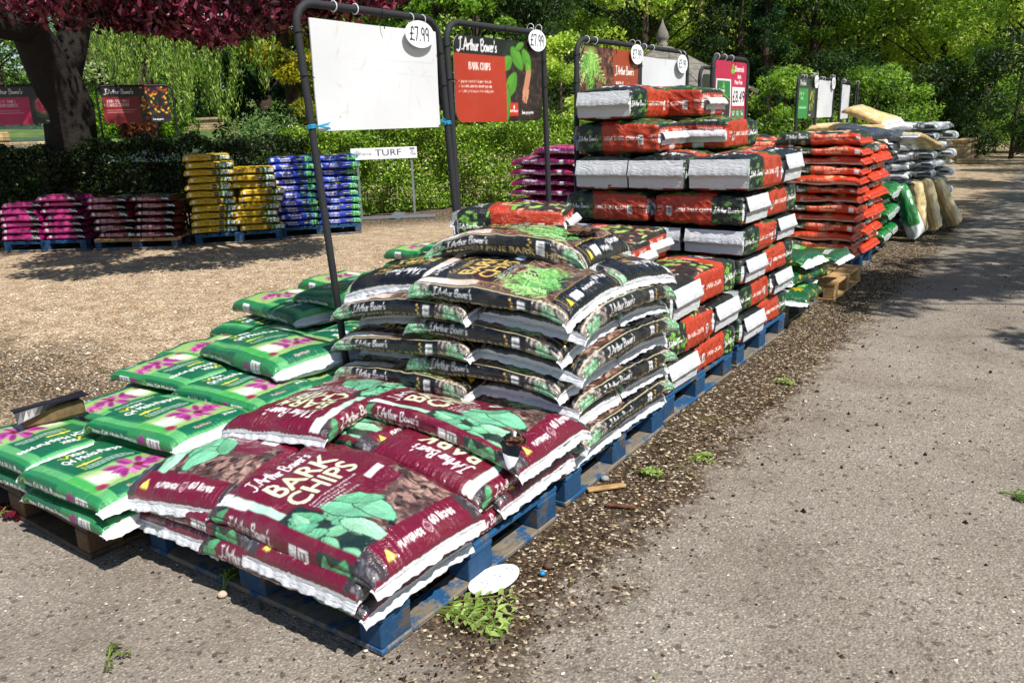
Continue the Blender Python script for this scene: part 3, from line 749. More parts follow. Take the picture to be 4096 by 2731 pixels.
def art_vitax(big=False):
    L, W, S = (.74, .48, .13) if big else (.56, .42, .09); g = rngs(3); D = (10, 98, 66); Lg = (84, 164, 100)
    a = Art(L, -S, W+S, 600, (44, 126, 76)); k = L/.56
    a.rect(0, L, 0, W, Lg); a.rect(.06*k, .29*k, .04, W-.05, D, .004)
    a.line([(.07*k, .05), (.285*k, .05), (.285*k, W-.06)], .002, (90, 190, 100))
    a.rect(.29*k, .46*k, 0, W, (146, 182, 108), .02)
    a.ell(.37*k, .10, .07*k, .13, (228, 232, 222), soft=.7); a.rect(.29*k, .45*k, 0, .05, (64, 166, 76), .02)
    # magenta flower, petals round a dark heart
    for (cu, ct, rr, n) in ((.37*k, .25, .115, 34), (.35*k, .385, .055, 16)):
        for i in range(n):
            an = 2*math.pi*i/n+g.uniform(-.2, .2); r = rr*g.uniform(.55, 1.12)
            a.ell(cu+math.cos(an)*r*.45, ct+math.sin(an)*r*.78, r*.42, r*.15, [(164, 44, 132), (182, 76, 152), (138, 34, 112), (202, 120, 178)][i % 4], an, .55)
        a.ell(cu+.01, ct+.02, rr*.2, rr*.22, (110, 20, 50), 0, .5)
    for i in range(8): a.ell(.36*k+.004*i, .385, .02, .006, (206, 60, 160), i)
    a.ell(.43*k, .055, .026, .034, (150, 24, 70), 0, .6)
    a.rect(.455*k, .515*k, .055, W-.01, D, .004)
    a.ell(.105*k, .14, .017, .034, (214, 210, 40), ring=.12); a.line([(.10*k, .12), (.118*k, .137), (.09*k, .158)], .009, (226, 220, 40))
    a.text('itax', (.118*k, .165), .034, T_, UM, (240, 244, 240), bold=.035)
    a.text('Q4 Multi-Purpose', (.170*k, .09), .034*min(k, 1.15), T_, UM, (240, 244, 240), bold=.035, wide=.9)
    a.text('COMPOST', (.198*k, .11), .018, T_, UM, (70, 160, 80), wide=1.2)
    a.rect(.206*k, .218*k, .11, .23, (214, 206, 96), .003); a.ell(.212*k, .15, .011, .012, (226, 216, 90))
    a.lines((.236*k, .13), 3, .23, .007, T_, UM, (210, 226, 214), g)
    for i in range(3): a.rect(.231*k+.0126*i, .238*k+.0126*i, .112, .122, (200, 200, 60))
    a.text('50 litres' if big else '20 litres', (.482*k, W-.11), .017, T_, UM, (220, 240, 226), bold=.03)
    a.text('PlantWorld', (.50*k, .12), .014, T_, UM, (196, 160, 150), bold=.05)
    a.rect(.525*k, L, -S, W+S, (218, 221, 224)); a.rect(0, .045, -S, W+S, (218, 221, 224))
    for sg, e, up in ((0, U_, T_), (1, UM, TM)):
        T = (lambda x: -S+x) if sg == 0 else (lambda x: W+S-x)
        lo, hi = sorted((T(0), T(S))); a.rect(.045, .525*k, lo, hi, (38, 124, 70)); a.rect(.05, .28*k, min(T(.015), T(S-.02)), max(T(.015), T(S-.02)), (4, 92, 56))
        o1 = .06 if sg == 0 else .30*k
        a.ell(o1+(.014 if sg == 0 else -.014), T(S*.42), .014, .015, (214, 210, 40), ring=.2)
        a.text('itax', (o1+(.03 if sg == 0 else -.03), T(S*.34)), .02, e, up, (230, 240, 230), bold=.03)
        a.text('Q4 Multi-Purpose', (o1+(.08 if sg == 0 else -.08), T(S*.34)), .022, e, up, (235, 240, 235), bold=.03, wide=.85)
        q = .36*k
        for i in range(12): a.ell(q+.01*math.cos(i*.52), T(S*.45+.012*math.sin(i*.52)), .014, .006, (150, 26, 120), i*.52, .3)
        a.barcode(q+.03, q+.095, min(T(.02), T(S-.03)), max(T(.02), T(S-.03)), 'u', 7)
    return a, L, W, S

def art_simple(L, W, S, side, top, end_c, texts=(), end_len=.05, top2=None, photo=None, seed=5, side_extra=None, res=300, head_len=None):
    g = rngs(seed); a = Art(L, -S, W+S, res, side)
    a.rect(0, L, 0, W, top)
    if top2: a.rect(L*.55, L*.8, 0, W, top2, .01)
    if photo:
        for k in range(60):
            c = photo[k % len(photo)]; a.ell(g.uniform(.25*L, .8*L), g.uniform(0, W), g.uniform(.02, .07), g.uniform(.02, .05), c, g.uniform(0, 3), .4)
    for sg, e, up in ((0, U_, T_), (1, UM, TM)):
        T = (lambda x: -S+x) if sg == 0 else (lambda x: W+S-x)
        if side_extra: side_extra(a, T, e, up, sg, g)
        for (s, u, tt, h, c, f) in texts:
            uu = u if sg == 0 else L-u
            a.text(s, (uu, T(tt)), h, e, up, c, f, bold=.03 if f == 'sans' else .02, wide=.95)
    a.rect(L-end_len, L, -S, W+S, end_c); a.rect(0, head_len if head_len is not None else end_len*.7, -S, W+S, end_c)
    return a, L, W, S

def reg(kind, name, art, mat, **kw):
    a, L, W, S = art; d = dict(art=a, L=L, W=W, H=S*.95, name=name, mat=mat, dt=.006); d.update(kw); KIND[kind] = d

M_GLOSS = art_mat('printed_film_gloss', .24, .65)
M_FILM = art_mat('printed_film', .33, .25, dirt=.08)
M_SATIN = art_mat('printed_film_far', .42, .1, dirt=.1)
reg('purple', 'bark_chip_bag', art_purple(), M_GLOSS, dt=.0042, seal=(214, 217, 221), H=.098, waist=.006, n=4.2, sl=.020, droop=1.6, wr=1.15)
reg('black', 'golden_bark_bag', art_black(), M_GLOSS, dt=.0048, seal=(214, 217, 221), H=.098, waist=.006, n=4.0, sl=.020, droop=1.6, wr=1.15)
reg('vitax', 'compost_bag', art_vitax(), M_FILM, dt=.0048, seal=(218, 221, 224), H=.085, wr=.55, n=3.2, sl=.03)
reg('vitaxbig', 'large_compost_bag', art_vitax(True), M_FILM, dt=.0055, seal=(218, 221, 224), H=.125, wr=.8, n=3.0, sl=.03)

WHT = (240, 240, 240)
def ex_rose(a, T, e, up, sg, g):
    L, W, S = .78, .42, .1
    lo, hi = sorted((T(0), T(S))); u = (lambda x: x) if sg == 0 else (lambda x: L-x)
    x0, x1 = sorted((u(.0), u(.34))); a.rect(x0, x1, lo, hi, (30, 40, 26))
    for k in range(16): a.ell(g.uniform(x0, x1), g.uniform(lo, hi), .02, .012, [(150, 120, 84), (60, 80, 40), (40, 56, 30)][k % 3], g.uniform(0, 3), .4)
    a.text(JAB, (u(.14), T(.03)), .040, e, up, WHT, 'hand', wide=.66)
    q0, q1 = sorted((u(.68), u(.72))); a.rect(q0, q1, min(T(.02), T(.07)), max(T(.02), T(.07)), (226, 226, 226))
reg('rose', 'rose_compost_bag', art_simple(.78, .42, .1, (204, 58, 20), (40, 48, 30), (204, 54, 16), [('ROSE TREE & SHRUB', .365, .056, .024, (246, 206, 180), 'serif'), ('COMPOST', .45, .018, .024, (246, 206, 180), 'serif')],
    photo=[(214, 170, 130), (196, 150, 110), (60, 84, 44), (226, 190, 150), (34, 44, 26)], side_extra=ex_rose, res=420), M_FILM, dt=.009, nb=8, H=.1, seal=(206, 60, 22), wr=1.4, sealseg=30, n=3.6, sl=.025, droop=1.0)
def ex_rose2(a, T, e, up, sg, g):
    L, S = .78, .1; a.rect(0, L, min(T(.006), T(.03)), max(T(.006), T(.03)), (214, 206, 200))
    a.rect(.27, .29, min(T(.0), T(.05)), max(T(.0), T(.05)), (214, 206, 200))
    u = .05 if sg == 0 else .73; a.text(JAB, (u, T(.045)), .03, e, up, WHT, 'hand', wide=.7)
    a.text('ROSE TREE & SHRUB COMPOST', ((.27 if sg == 0 else .33), T(.048)), .017, e, up, (236, 190, 160), 'serif')
reg('rose2', 'rose_compost_bag', art_simple(.78, .42, .1, (204, 58, 20), (206, 54, 14), (204, 54, 16), side_extra=ex_rose2, photo=[(214, 170, 130), (60, 84, 44), (34, 44, 26)], res=420), M_FILM, dt=.009, nb=8, H=.1, seal=(206, 60, 22), wr=1.4, sealseg=30, n=3.6, sl=.025, droop=1.0)
def ex_yel(a, T, e, up, sg, g):
    L, S = .62, .11; u = (lambda x: x) if sg == 0 else (lambda x: L-x)
    lo, hi = sorted((T(0), T(S)))
    x0, x1 = sorted((u(.43), u(.62))); a.rect(x0, x1, lo, hi, (10, 96, 46))
    a.text('2 FOR', (u(.46), T(.06)), .028, e, up, WHT, bold=.05, wide=1.1); a.text('£10', (u(.455), T(.012)), .04, e, up, WHT, bold=.06, wide=1.2)
    a.ell(u(.385), T(.052), .034, .036, (20, 20, 20)); a.text('Miracle-Gro', (u(.352), T(.046)), .012, e, up, WHT, bold=.05)
    a.text('All Purpose', (u(.14), T(.045)), .036, e, up, (40, 34, 10), wide=.8, bold=.01); a.text('Enriched Compost', (u(.16), T(.02)), .014, e, up, (60, 50, 10), wide=.8)
    x0, x1 = sorted((u(.08), u(.11))); a.rect(x0, x1, min(T(.03), T(.08)), max(T(.03), T(.08)), (226, 226, 226))
    a.rect(0, L, min(T(.0), T(.012)), max(T(.0), T(.012)), (16, 96, 30))
reg('yellow', 'all_purpose_bag', art_simple(.62, .42, .11, (206, 164, 6), (200, 150, 10), (204, 160, 8), photo=[(214, 170, 20), (206, 160, 10), (16, 96, 30)], side_extra=ex_yel, end_len=.0, head_len=.0, res=380), M_SATIN, dt=.011, nb=6, H=.108, wr=.7, n=4.2)
def ex_blue(a, T, e, up, sg, g):
    L, S = .62, .11; u = (lambda x: x) if sg == 0 else (lambda x: L-x)
    lo, hi = sorted((T(0), T(S))); x0, x1 = sorted((u(.46), u(.62))); a.rect(x0, x1, lo, hi, (10, 120, 56))
    a.text('2 FOR', (u(.48), T(.06)), .026, e, up, (150, 220, 170), bold=.04); a.text('£12', (u(.475), T(.012)), .038, e, up, (150, 220, 170), bold=.05, wide=1.1)
    a.text('Moisture', (u(.16), T(.055)), .032, e, up, WHT, wide=.85, bold=.02); a.text('Control', (u(.19), T(.020)), .03, e, up, WHT, wide=.85, bold=.02)
    a.ell(u(.415), T(.05), .032, .033, (14, 16, 26)); a.text('Miracle-Gro', (u(.385), T(.045)), .011, e, up, WHT, bold=.05)
    x0, x1 = sorted((u(.08), u(.11))); a.rect(x0, x1, min(T(.03), T(.085)), max(T(.03), T(.085)), (214, 220, 232))
reg('blue', 'moisture_control_bag', art_simple(.62, .42, .11, (10, 52, 168), (14, 44, 140), (10, 52, 168), photo=[(110, 60, 120), (200, 180, 60), (16, 110, 50), (20, 60, 170)], side_extra=ex_blue, end_len=0, head_len=0, res=380), M_SATIN, dt=.011, nb=6, H=.11, wr=.7, n=4.2)
def ex_pink(title, dark):
    def f(a, T, e, up, sg, g):
        L, S = .55, .1; u = (lambda x: x) if sg == 0 else (lambda x: L-x)
        x0, x1 = sorted((u(.40), u(.55))); a.rect(x0, x1, min(T(0), T(S)), max(T(0), T(S)), (14, 12, 16))
        a.text(JAB, (u(.41), T(.035)), .03, e, up, WHT, 'hand', wide=.5)
        ls = title if isinstance(title, tuple) else (title,)
        for i, s in enumerate(ls): a.text(s, (u(.13), T((.055 if len(ls) > 1 else .035)-i*.036)), .024, e, up, dark, 'serif', bold=.03, wide=.9)
        x0, x1 = sorted((u(.07), u(.105))); a.rect(x0, x1, min(T(.025), T(.075)), max(T(.025), T(.075)), (214, 210, 214))
    return f
reg('pink', 'ericaceous_compost_bag', art_simple(.56, .42, .1, (176, 22, 112), (70, 20, 50), (170, 24, 110), photo=[(200, 90, 100), (40, 60, 40), (180, 30, 110), (20, 20, 24)], side_extra=ex_pink('JOHN INNES ERICACEOUS', (196, 90, 150)), res=380), M_GLOSS, dt=.010, nb=6, H=.102, n=3.6, wr=.9)
reg('innes', 'planter_compost_bag', art_simple(.56, .42, .1, (112, 12, 34), (40, 26, 24), (108, 12, 34), photo=[(150, 110, 40), (120, 40, 30), (50, 70, 40), (20, 20, 24)], side_extra=ex_pink(('JOHN INNES', 'POTS & PLANTERS'), (220, 200, 206)), res=380), M_GLOSS, dt=.010, nb=6, H=.102, n=3.6, wr=.9)
def ex_mp(a, T, e, up, sg, g):
    L, S = .78, .12; u = (lambda x: x) if sg == 0 else (lambda x: L-x)
    for c in (.06, .68):
        for k in range(30): a.ell(u(c)+g.uniform(-.035, .035), T(.05)+g.uniform(-.035, .035), .012, .012, [(190, 30, 70), (214, 60, 100), (150, 20, 50)][k % 3], 0, .4)
    a.text(JAB, (u(.17), T(.07)), .026, e, up, WHT, 'hand', wide=.9); a.text('MULTI-PURPOSE', (u(.17), T(.03)), .03, e, up, (226, 200, 220), bold=.02); a.text('COMPOST', (u(.46), T(.03)), .018, e, up, WHT)
    x0, x1 = sorted((u(.56), u(.6))); a.rect(x0, x1, min(T(.03), T(.085)), max(T(.03), T(.085)), (226, 226, 226))
reg('multi', 'multi_purpose_bag', art_simple(.78, .5, .12, (104, 14, 78), (150, 30, 100), (232, 234, 238), photo=[(214, 60, 120), (190, 30, 90), (226, 110, 150)], side_extra=ex_mp, res=380), M_GLOSS, dt=.011, nb=6, H=.11, seal=(232, 234, 238), sealseg=30)
def ex_hor(a, T, e, up, sg, g):
    for k in range(40): a.ell(g.uniform(0, .7), T(g.uniform(.0, .1)), .025, .012, [(20, 110, 50), (60, 150, 40), (12, 60, 34), (200, 160, 20)][k % 4 if k % 7 else 3], g.uniform(0, 3), .4)
_h = art_simple(.7, .46, .12, (10, 78, 44), (8, 86, 46), (232, 236, 234), side_extra=ex_hor, res=400)
_a = _h[0]
for k in range(9): _a.ell(.25+.035*math.cos(k*.7), .12+.045*math.sin(k*.7), .04, .014, (222, 180, 24), k*.7, .3)
_a.text('Horizon', (.17, .14), .06, T_, UM, WHT, bold=.03); _a.rect(.32, .46, .05, .42, (84, 176, 60), .004); _a.text('Multi Mix', (.41, .07), .05, T_, UM, WHT, bold=.03)
reg('horizon', 'green_compost_bag', _h, M_GLOSS, dt=.009, nb=8, H=.12, seal=(228, 232, 234), sealseg=30, wr=1.2)
def ex_grn(a, T, e, up, sg, g):
    for k in range(26): a.ell(g.uniform(0, .7), T(g.uniform(.0, .1)), .03, .02, [(16, 110, 40), (30, 130, 50), (12, 50, 34), (60, 50, 30)][k % 4], g.uniform(0, 3), .4)
reg('green', 'green_soil_bag', art_simple(.6, .42, .12, (14, 96, 40), (20, 120, 50), (220, 226, 224), side_extra=ex_grn, photo=[(16, 110, 40), (226, 230, 226), (12, 60, 34)], res=240), M_GLOSS, dt=.014, nb=6, H=.13, wr=1.3)
reg('grey', 'grey_gravel_bag', art_simple(.5, .4, .13, (50, 57, 70), (56, 64, 78), (54, 61, 74), res=150), M_GLOSS, dt=.014, nb=6, H=.13, wr=1.6)
def ex_beige(a, T, e, up, sg, g):
    u = (lambda x: x) if sg == 0 else (lambda x: .7-x)
    a.text('CountryGardens', (u(.1), T(.035)), .04, e, up, (40, 34, 24), wide=.8)
reg('beige', 'beige_sand_bag', art_simple(.7, .45, .12, (190, 160, 104), (214, 190, 140), (222, 224, 226), side_extra=ex_beige, photo=[(214, 190, 140), (206, 200, 120), (224, 206, 164)], res=240, end_len=.09), M_GLOSS, dt=.013, nb=6, H=.12, wr=1.4, seal=(226, 226, 224), sealseg=24)
def ex_wht(a, T, e, up, sg, g):
    a.rect(.06, .5, min(T(.03), T(.09)), max(T(.03), T(.09)), (28, 40, 36)); a.rect(.36, .4, min(T(.04), T(.08)), max(T(.04), T(.08)), (220, 220, 220)); a.rect(.2, .23, min(T(.04), T(.08)), max(T(.04), T(.08)), (200, 204, 206))
reg('whitebag', 'white_compost_bag', art_simple(.58, .42, .12, (206, 210, 212), (212, 216, 218), (214, 218, 222), side_extra=ex_wht, photo=[(40, 60, 50), (220, 222, 224)], res=240), M_GLOSS, dt=.014, nb=6, H=.12, wr=1.3)

def ex_b2(a, T, e, up, sg, g):
    for k in range(30): a.line([(.1+.018*k, T(.02)), (.1+.018*k+.008, T(.05))], .006, (60, 50, 30))
reg('beigelean', 'beige_sand_bag', art_simple(.66, .30, .16, (200, 172, 120), (222, 200, 154), (52, 54, 48), side_extra=ex_b2, photo=[(214, 190, 140), (200, 186, 120), (224, 206, 164)], res=240, end_len=.10, head_len=.06), M_GLOSS, dt=.013, nb=6, H=.21, wr=2.6, n=2.1)
reg('greenlean', 'green_soil_bag', art_simple(.66, .28, .16, (14, 110, 44), (26, 130, 56), (220, 226, 224), photo=[(16, 110, 40), (226, 230, 226), (60, 160, 80), (226, 230, 226)], res=240, end_len=.2, head_len=.02), M_GLOSS, dt=.013, nb=6, H=.21, wr=2.6, n=2.1)
# bales -----------------------------------------------------------
def bale_arts(title, dark, leafc, seed, photo):
    g = rngs(seed); L, W, H = .595, .394, .205; Rd = (174, 54, 26)
    D = {}
    s = Art(L, 0, H, 600, Rd)
    s.rect(0, .20, 0, H, dark)
    for k in range(38): s.ell(g.uniform(0, .2), g.uniform(0, H), g.uniform(.012, .03), g.uniform(.008, .016), leafc[k % len(leafc)], g.uniform(0, 3), .25)
    s.text(JAB, (.012, .085), .038, U_, T_, (248, 248, 248), 'hand', wide=.62)
    s.text(title, (.215, .085), .027, U_, T_, (250, 240, 232), 'serif', wide=.9 if len(title) > 12 else 1.1, bold=.035)
    s.barcode(.455, .49, .055, .12, 't', 4); s.text('100', (.535, .10), .026, U_, T_, (236, 220, 210), 'serif', wide=.9); s.text('Litres', (.537, .078), .011, U_, T_, (236, 220, 210))
    s.line([(.2, 0), (.2, H)], .002, (150, 40, 20)); D['side'] = s
    f = Art(W, 0, H, 500, (206, 209, 213)); f.rect(0, W, .155, H, dark); f.rect(0, W, 0, .035, Rd); f.rect(W*.36, W*.62, 0, .045, (206, 209, 213)); f.rect(.165, .22, .078, .084, (30, 20, 40))
    D['foot'] = f
    h = Art(W, 0, H, 500, (206, 209, 213)); h.rect(0, W, .17, H, dark); h.rect(0, W, .128, .172, Rd); h.rect(0, W, 0, .06, Rd); h.rect(W*.38, W*.58, 0, .07, (206, 209, 213))
    h.text(JAB, (.015, .14), .022, U_, T_, (244, 240, 236), 'hand', wide=.75); h.text(title, (.19, .14), .017, U_, T_, (244, 240, 236), 'serif', bold=.02); D['head'] = h
    t = Art(L, 0, W, 500, dark)
    t.rect(.18, .30, 0, W, Rd); t.text(title, (.27, .06), .03, T_, UM, (240, 226, 214), 'serif'); t.text(JAB, (.13, .05), .045, T_, UM, (240, 240, 240), 'hand', wide=.8)
    t.rect(.30, .60, 0, W, photo[0])
    for k in range(70): t.ell(g.uniform(.30, .6), g.uniform(0, W), g.uniform(.014, .05), g.uniform(.01, .024), photo[k % len(photo)], g.uniform(0, 3), .3)
    t.text('Grow your passion', (.585, .22), .016, T_, UM, (230, 230, 230), 'hand', wide=.8); D['top'] = t
    return D
BALE['mini'] = dict(arts=bale_arts('MINI BARK CHIPS', (14, 26, 28), [(62, 104, 40), (84, 128, 56), (30, 56, 30), (20, 40, 34)], 8, [(40, 70, 30), (84, 124, 50), (60, 92, 40), (50, 34, 28), (110, 140, 70)]), L=.595, W=.394, H=.205, s0=0, mat=M_FILM)
BALE['bark'] = dict(arts=bale_arts('BARK CHIPS', (26, 28, 26), [(96, 156, 50), (120, 176, 70), (36, 44, 34)], 9, [(44, 34, 30), (120, 176, 70), (60, 46, 40), (150, 190, 90), (196, 140, 110)]), L=.595, W=.394, H=.205, s0=10, mat=M_FILM)
# flap of the band end hangs lower, the two long sides read the same way round
for K in BALE.values():
    A = K['arts']; s = A['side']; L_, H_ = K['L'], K['H']
    s2 = Art(L_, 0, H_, 600); s2.A = s.A.copy()
    n = s2.nu; k = int(.2*s2.res)
    dark = s.A[:k].copy(); s2.A[n-k:] = dark; s2.A[:n-k] = (174, 54, 26)
    title = 'MINI BARK CHIPS' if K is BALE['mini'] else 'BARK CHIPS'
    s2.text('100', (.03, .10), .026, U_, T_, (236, 220, 210), 'serif', wide=.9); s2.text('Litres', (.032, .078), .011, U_, T_, (236, 220, 210))
    s2.barcode(.095, .13, .055, .12, 't', 4); s2.text(title, (.16, .085), .027, U_, T_, (250, 240, 232), 'serif', wide=.9 if len(title) > 12 else 1.1, bold=.035)
    A['side2'] = s2; A['foot'], A['head'] = A['head'], A['foot']

# ---------------------------------------------------------------- pallets
M_BLUE = None
def pallet_mat(name, rgb, bare, wear=.5):
    m, N, Lk, b = newmat(name)
    tc = N.new('ShaderNodeTexCoord'); ge = N.new('ShaderNodeNewGeometry')
    mp = N.new('ShaderNodeMapping'); Lk.new(ge.outputs['Position'], mp.inputs[0]); mp.inputs['Scale'].default_value = (9, 3, 30)
    g = noise_node(N, Lk, 4, 6, .65, mp.outputs[0], .6); n = noise_node(N, Lk, 7, 6, .7, ge.outputs['Position'])
    wn = noise_node(N, Lk, 38, 4, .7, ge.outputs['Position'])
    paint = ramp(N, Lk, wn.outputs[0], [(.3, L4(rgb)), (.75, tuple(v*.6 for v in L4(rgb)[:3])+(1,))])
    wood = ramp(N, Lk, g.outputs[0], [(.35, L4(bare)), (.7, tuple(v*.5 for v in L4(bare)[:3])+(1,))])
    k = ramp(N, Lk, n.outputs[0], [(wear, (0, 0, 0)), (wear+.08, (1, 1, 1))])
    Lk.new(mixc(N, Lk, k.outputs[0], paint.outputs[0], wood.outputs[0]), b.inputs['Base Color'])
    b.inputs['Roughness'].default_value = .75; bump(N, Lk, g.outputs[0], .6, .003, b); return m
MB_deck = pallet_mat('blue_pallet_paint', (16, 80, 124), (104, 94, 80), .56)
MB_block = pallet_mat('blue_block_paint', (16, 68, 108), (84, 80, 76), .53)
MB_base = pallet_mat('worn_blue_base_paint', (18, 80, 126), (128, 118, 102), .43)
MW = pallet_mat('bare_pallet_wood', (186, 150, 98), (170, 132, 84), .5)
MBr = pallet_mat('weathered_brown_pallet_wood', (78, 62, 46), (98, 78, 52), .5)
MBo = pallet_mat('orange_stained_block', (92, 70, 44), (140, 92, 36), .55)
MGy = pallet_mat('grey_pallet_wood', (112, 108, 100), (92, 86, 78), .5)
p_blue = make_pallet((MB_deck, MB_block, MB_base)); p_wood = make_pallet((MW, MW, MW)); p_brown = make_pallet((MBr, MBo, MBr)); p_grey = make_pallet((MGy, MGy, MGy))
p_top = make_pallet((MW, MB_block, MB_base))
used = set()
def pal(src, cx, cy, rz, label, group, z=0):
    o = src if src.name not in used else copy_tree(src); used.add(src.name)
    o.location = (cx, cy, z); o.rotation_euler = (0, 0, R(rz)); tag(o, label, 'pallet', group); return o
GP = 'blue pallets along the roadside row'
pal(p_blue, -.605, .5, 0, 'worn blue pallet with dirty front corner under the maroon bark bags', GP)
pal(p_blue, -.64, 1.60, 1, 'blue pallet with muddy base board under the black bark bags', GP)
pal(p_blue, -.67, 2.66, 0, 'blue pallet under the red BARK CHIPS bales', GP)
pal(p_blue, -.68, 3.78, 0, 'bright blue pallet under the tall tower of MINI BARK CHIPS bales', GP)
pal(p_grey, -.73, 4.92, 0, 'grey wooden pallet under the low heap of green compost bags', 'wooden pallets in the roadside row')
pal(p_wood, -.62, 5.97, 0, 'bare pine pallet showing its empty end beside the green compost bags', 'wooden pallets in the roadside row')
pal(p_blue, -.75, 7.12, 0, 'dark blue pallet under the tall orange compost stack', GP)
pal(p_blue, -.85, 8.28, 0, 'blue pallet behind the orange stack under green and grey bags', GP)
pal(p_blue, -.9, 9.5, 0, 'blue pallet under the grey bags at the far end of the row', GP)
pal(p_blue, -.95, 11.4, 0, 'farthest blue pallet under the white bag stack', GP)
pal(p_brown, -1.92, .36, -2, 'weathered brown pallet with an orange stained corner block under green bags', 'wooden pallets of the green bag row')
pal(p_grey, -2.05, 1.52, 0, 'grey pallet under the large green compost bags', 'wooden pallets of the green bag row')
pal(p_grey, -2.5, 2.7, 0, 'grey pallet under the middle heap of green bags', 'wooden pallets of the green bag row')
pal(p_grey, -3.0, 4.0, 0, 'grey pallet under the last green bags behind the sign', 'wooden pallets of the green bag row')
pal(p_blue, -2.9, 6.1, 0, 'blue pallet under the purple multi purpose stack', 'blue pallets away from the road')

# ---------------------------------------------------------------- maroon bark bags
def dome1(k):
    def f(X, Y):
        r = np.maximum(np.abs(X+.6)/.62, np.abs(Y-.5)/.55); r = np.clip(r, 0, 1.25)
        return -(.012+.020*k)*r**3+.012*k*(1-np.clip(r, 0, 1)**2)+.006*np.sin(5*X+7*Y)
    return f
z0 = .148
MG = 'maroon bark chip bags on the front pallet'
def pb(label, x, y, z, deg, seed, k, **kw):
    return place_bag('purple', label, MG, x, y, z, deg, seed, dome=dome1(k), **kw)
pb('lowest maroon bag on the near road corner, white end toward the road', -.375, .18, z0, 0, 1, 0, L=.76)
pb('lowest maroon bag at the far road side, printed side facing the road', -.25, .70, z0+.004, 90, 2, 0, L=.70)
pb('lowest maroon bag at the left front, white end drooping over the pallet', -.95, .335, z0, -88, 3, 0)
pb('maroon bag in the second layer under the front corner, white end forward', -.26, .31, z0+.082, -90, 4, 1)
pb('maroon bag in the second layer at the back road side, white end outward', -.37, .84, z0+.080, 0, 5, 1)
pb('maroon bag in the second layer at the left front, long side forward', -.85, .19, z0+.080, 1, 6, 1, L=.74)
pb('maroon bag in the second layer at the left back', -.9, .74, z0+.080, 90, 7, 1)
pb('large maroon BARK CHIPS bag lying flat on the front corner, leaves and bark shown', -.335, .195, z0+.150, -1, 8, 2)
pb('maroon bag on the front left reading PLAYGRADE and 60 litres along its drooping end', -.98, .33, z0+.148, -80, 9, 2)
pb('maroon bag with upside down lettering between the front corner bag and the torn bag', -.24, .85, z0+.150, 91, 10, 2)
pb('maroon bag half hidden in the gap below the torn bag', -.82, .74, z0+.150, -4, 11, 2, L=.72)
pb('maroon bag with upside down BARK CHIPS on top beside the green bags', -.92, .73, z0+.228, 99, 12, 2)
torn = pb('maroon bag with a torn open corner spilling bark, on top at the back', -.33, .90, z0+.228, 0, 13, 2)
# ---------------------------------------------------------------- black golden bark bags
def dome2(k):
    def f(X, Y):
        r = np.sqrt((np.abs(X+.6)/.66)**2.4+(np.abs(Y-1.62)/.58)**2.4); r = np.clip(r, 0, 1.3)
        return .0075*k*(1-r**2.2)-.006*r**3+.004*np.sin(6*X+5*Y+k)
    return f
BG = 'black golden bark bags in the domed stack'
orde = ['lowest', 'second', 'third', 'fourth', 'fifth', 'sixth', 'seventh', 'eighth', 'top', 'uppermost']
for k in range(8):
    z = z0+.080*k; nm = orde[k]+' layer of the black bag stack'
    j = lambda: float(RNG.normal(0, .008))
    if k % 2:
        place_bag('black', 'black bag, printed side to the road, '+nm, BG, -.215+j(), 1.61+j(), z, -90+RNG.normal(0, 1), 20+k, dome=dome2(k), L=.90)
        place_bag('black', 'black bag, printed side front left, '+nm, BG, -.86+j(), 1.31+j(), z, 0+RNG.normal(0, 1.5), 30+k, dome=dome2(k))
    else:
        place_bag('black', 'black bag, printed side front right, '+nm, BG, -.425+j(), 1.33+j(), z, 0+RNG.normal(0, 1.5), 40+k, dome=dome2(k))
        place_bag('black', 'black bag, end out at the back road corner, '+nm, BG, -.425+j(), 1.85+j(), z, 180 if k % 4 else 0, 50+k, dome=dome2(k), dt=.007)
        if k > 3: place_bag('black', 'black bag at the far left, '+nm, BG, -.98+j(), 1.60+j(), z, 90, 60+k, dome=dome2(k), dt=.007)
z = z0+.080*8
place_bag('black', 'black bag with gold BARK CHIPS lettering face up on the front of the stack', BG, -.40, 1.33, z, 1, 70, dome=dome2(8))
place_bag('black', 'black bag with upside down lettering on the top left, white end drooping', BG, -1.03, 1.55, z-.01, 97, 71, dome=dome2(8))
place_bag('black', 'black bag on the top at the back road corner, half covered by the open bag', BG, -.40, 1.86, z+.0, 178, 72, dome=dome2(8), dt=.006)
openb = place_bag('black', 'opened black bag lying across the top, torn end showing brown bark', BG, -.60, 1.72, z+.118, 4, 73, dome=lambda X, Y: -.05*(np.abs(X+.58)/.39)**2.2, H=.15, L=.86, wrinkle=1.6)

M_CHIP = plain_mat('wet_bark', (70, 42, 28), .8, .5, 60, .003, rgb2=(120, 78, 52))
M_BLACKFILM = plain_mat('black_film_inside', (12, 12, 14), .25, .2, 20, .004, spec=.6)
M_WHITEF = plain_mat('white_film', (232, 234, 236), .4, .05, 14, .002)
def chip_pile(n, cx, cy, cz, rx, ry, rz, seed, size=.014):
    g = np.random.default_rng(seed); m = MB()
    for _ in range(n):
        a, r = g.uniform(0, 6.28), g.uniform(0, 1)**.5
        x, y = cx+math.cos(a)*r*rx, cy+math.sin(a)*r*ry; zz = cz+rz*(1-r*r)*g.uniform(.5, 1)
        s = size*g.uniform(.5, 1.3)
        M = Matrix.Translation((x, y, zz))@Matrix.Rotation(g.uniform(0, 6.28), 4, 'Z')@Matrix.Rotation(g.uniform(-.7, .7), 4, 'X')
        m.box(-s, s, -s*.45, s*.45, -s*.14, s*.14, M=M)
    return m
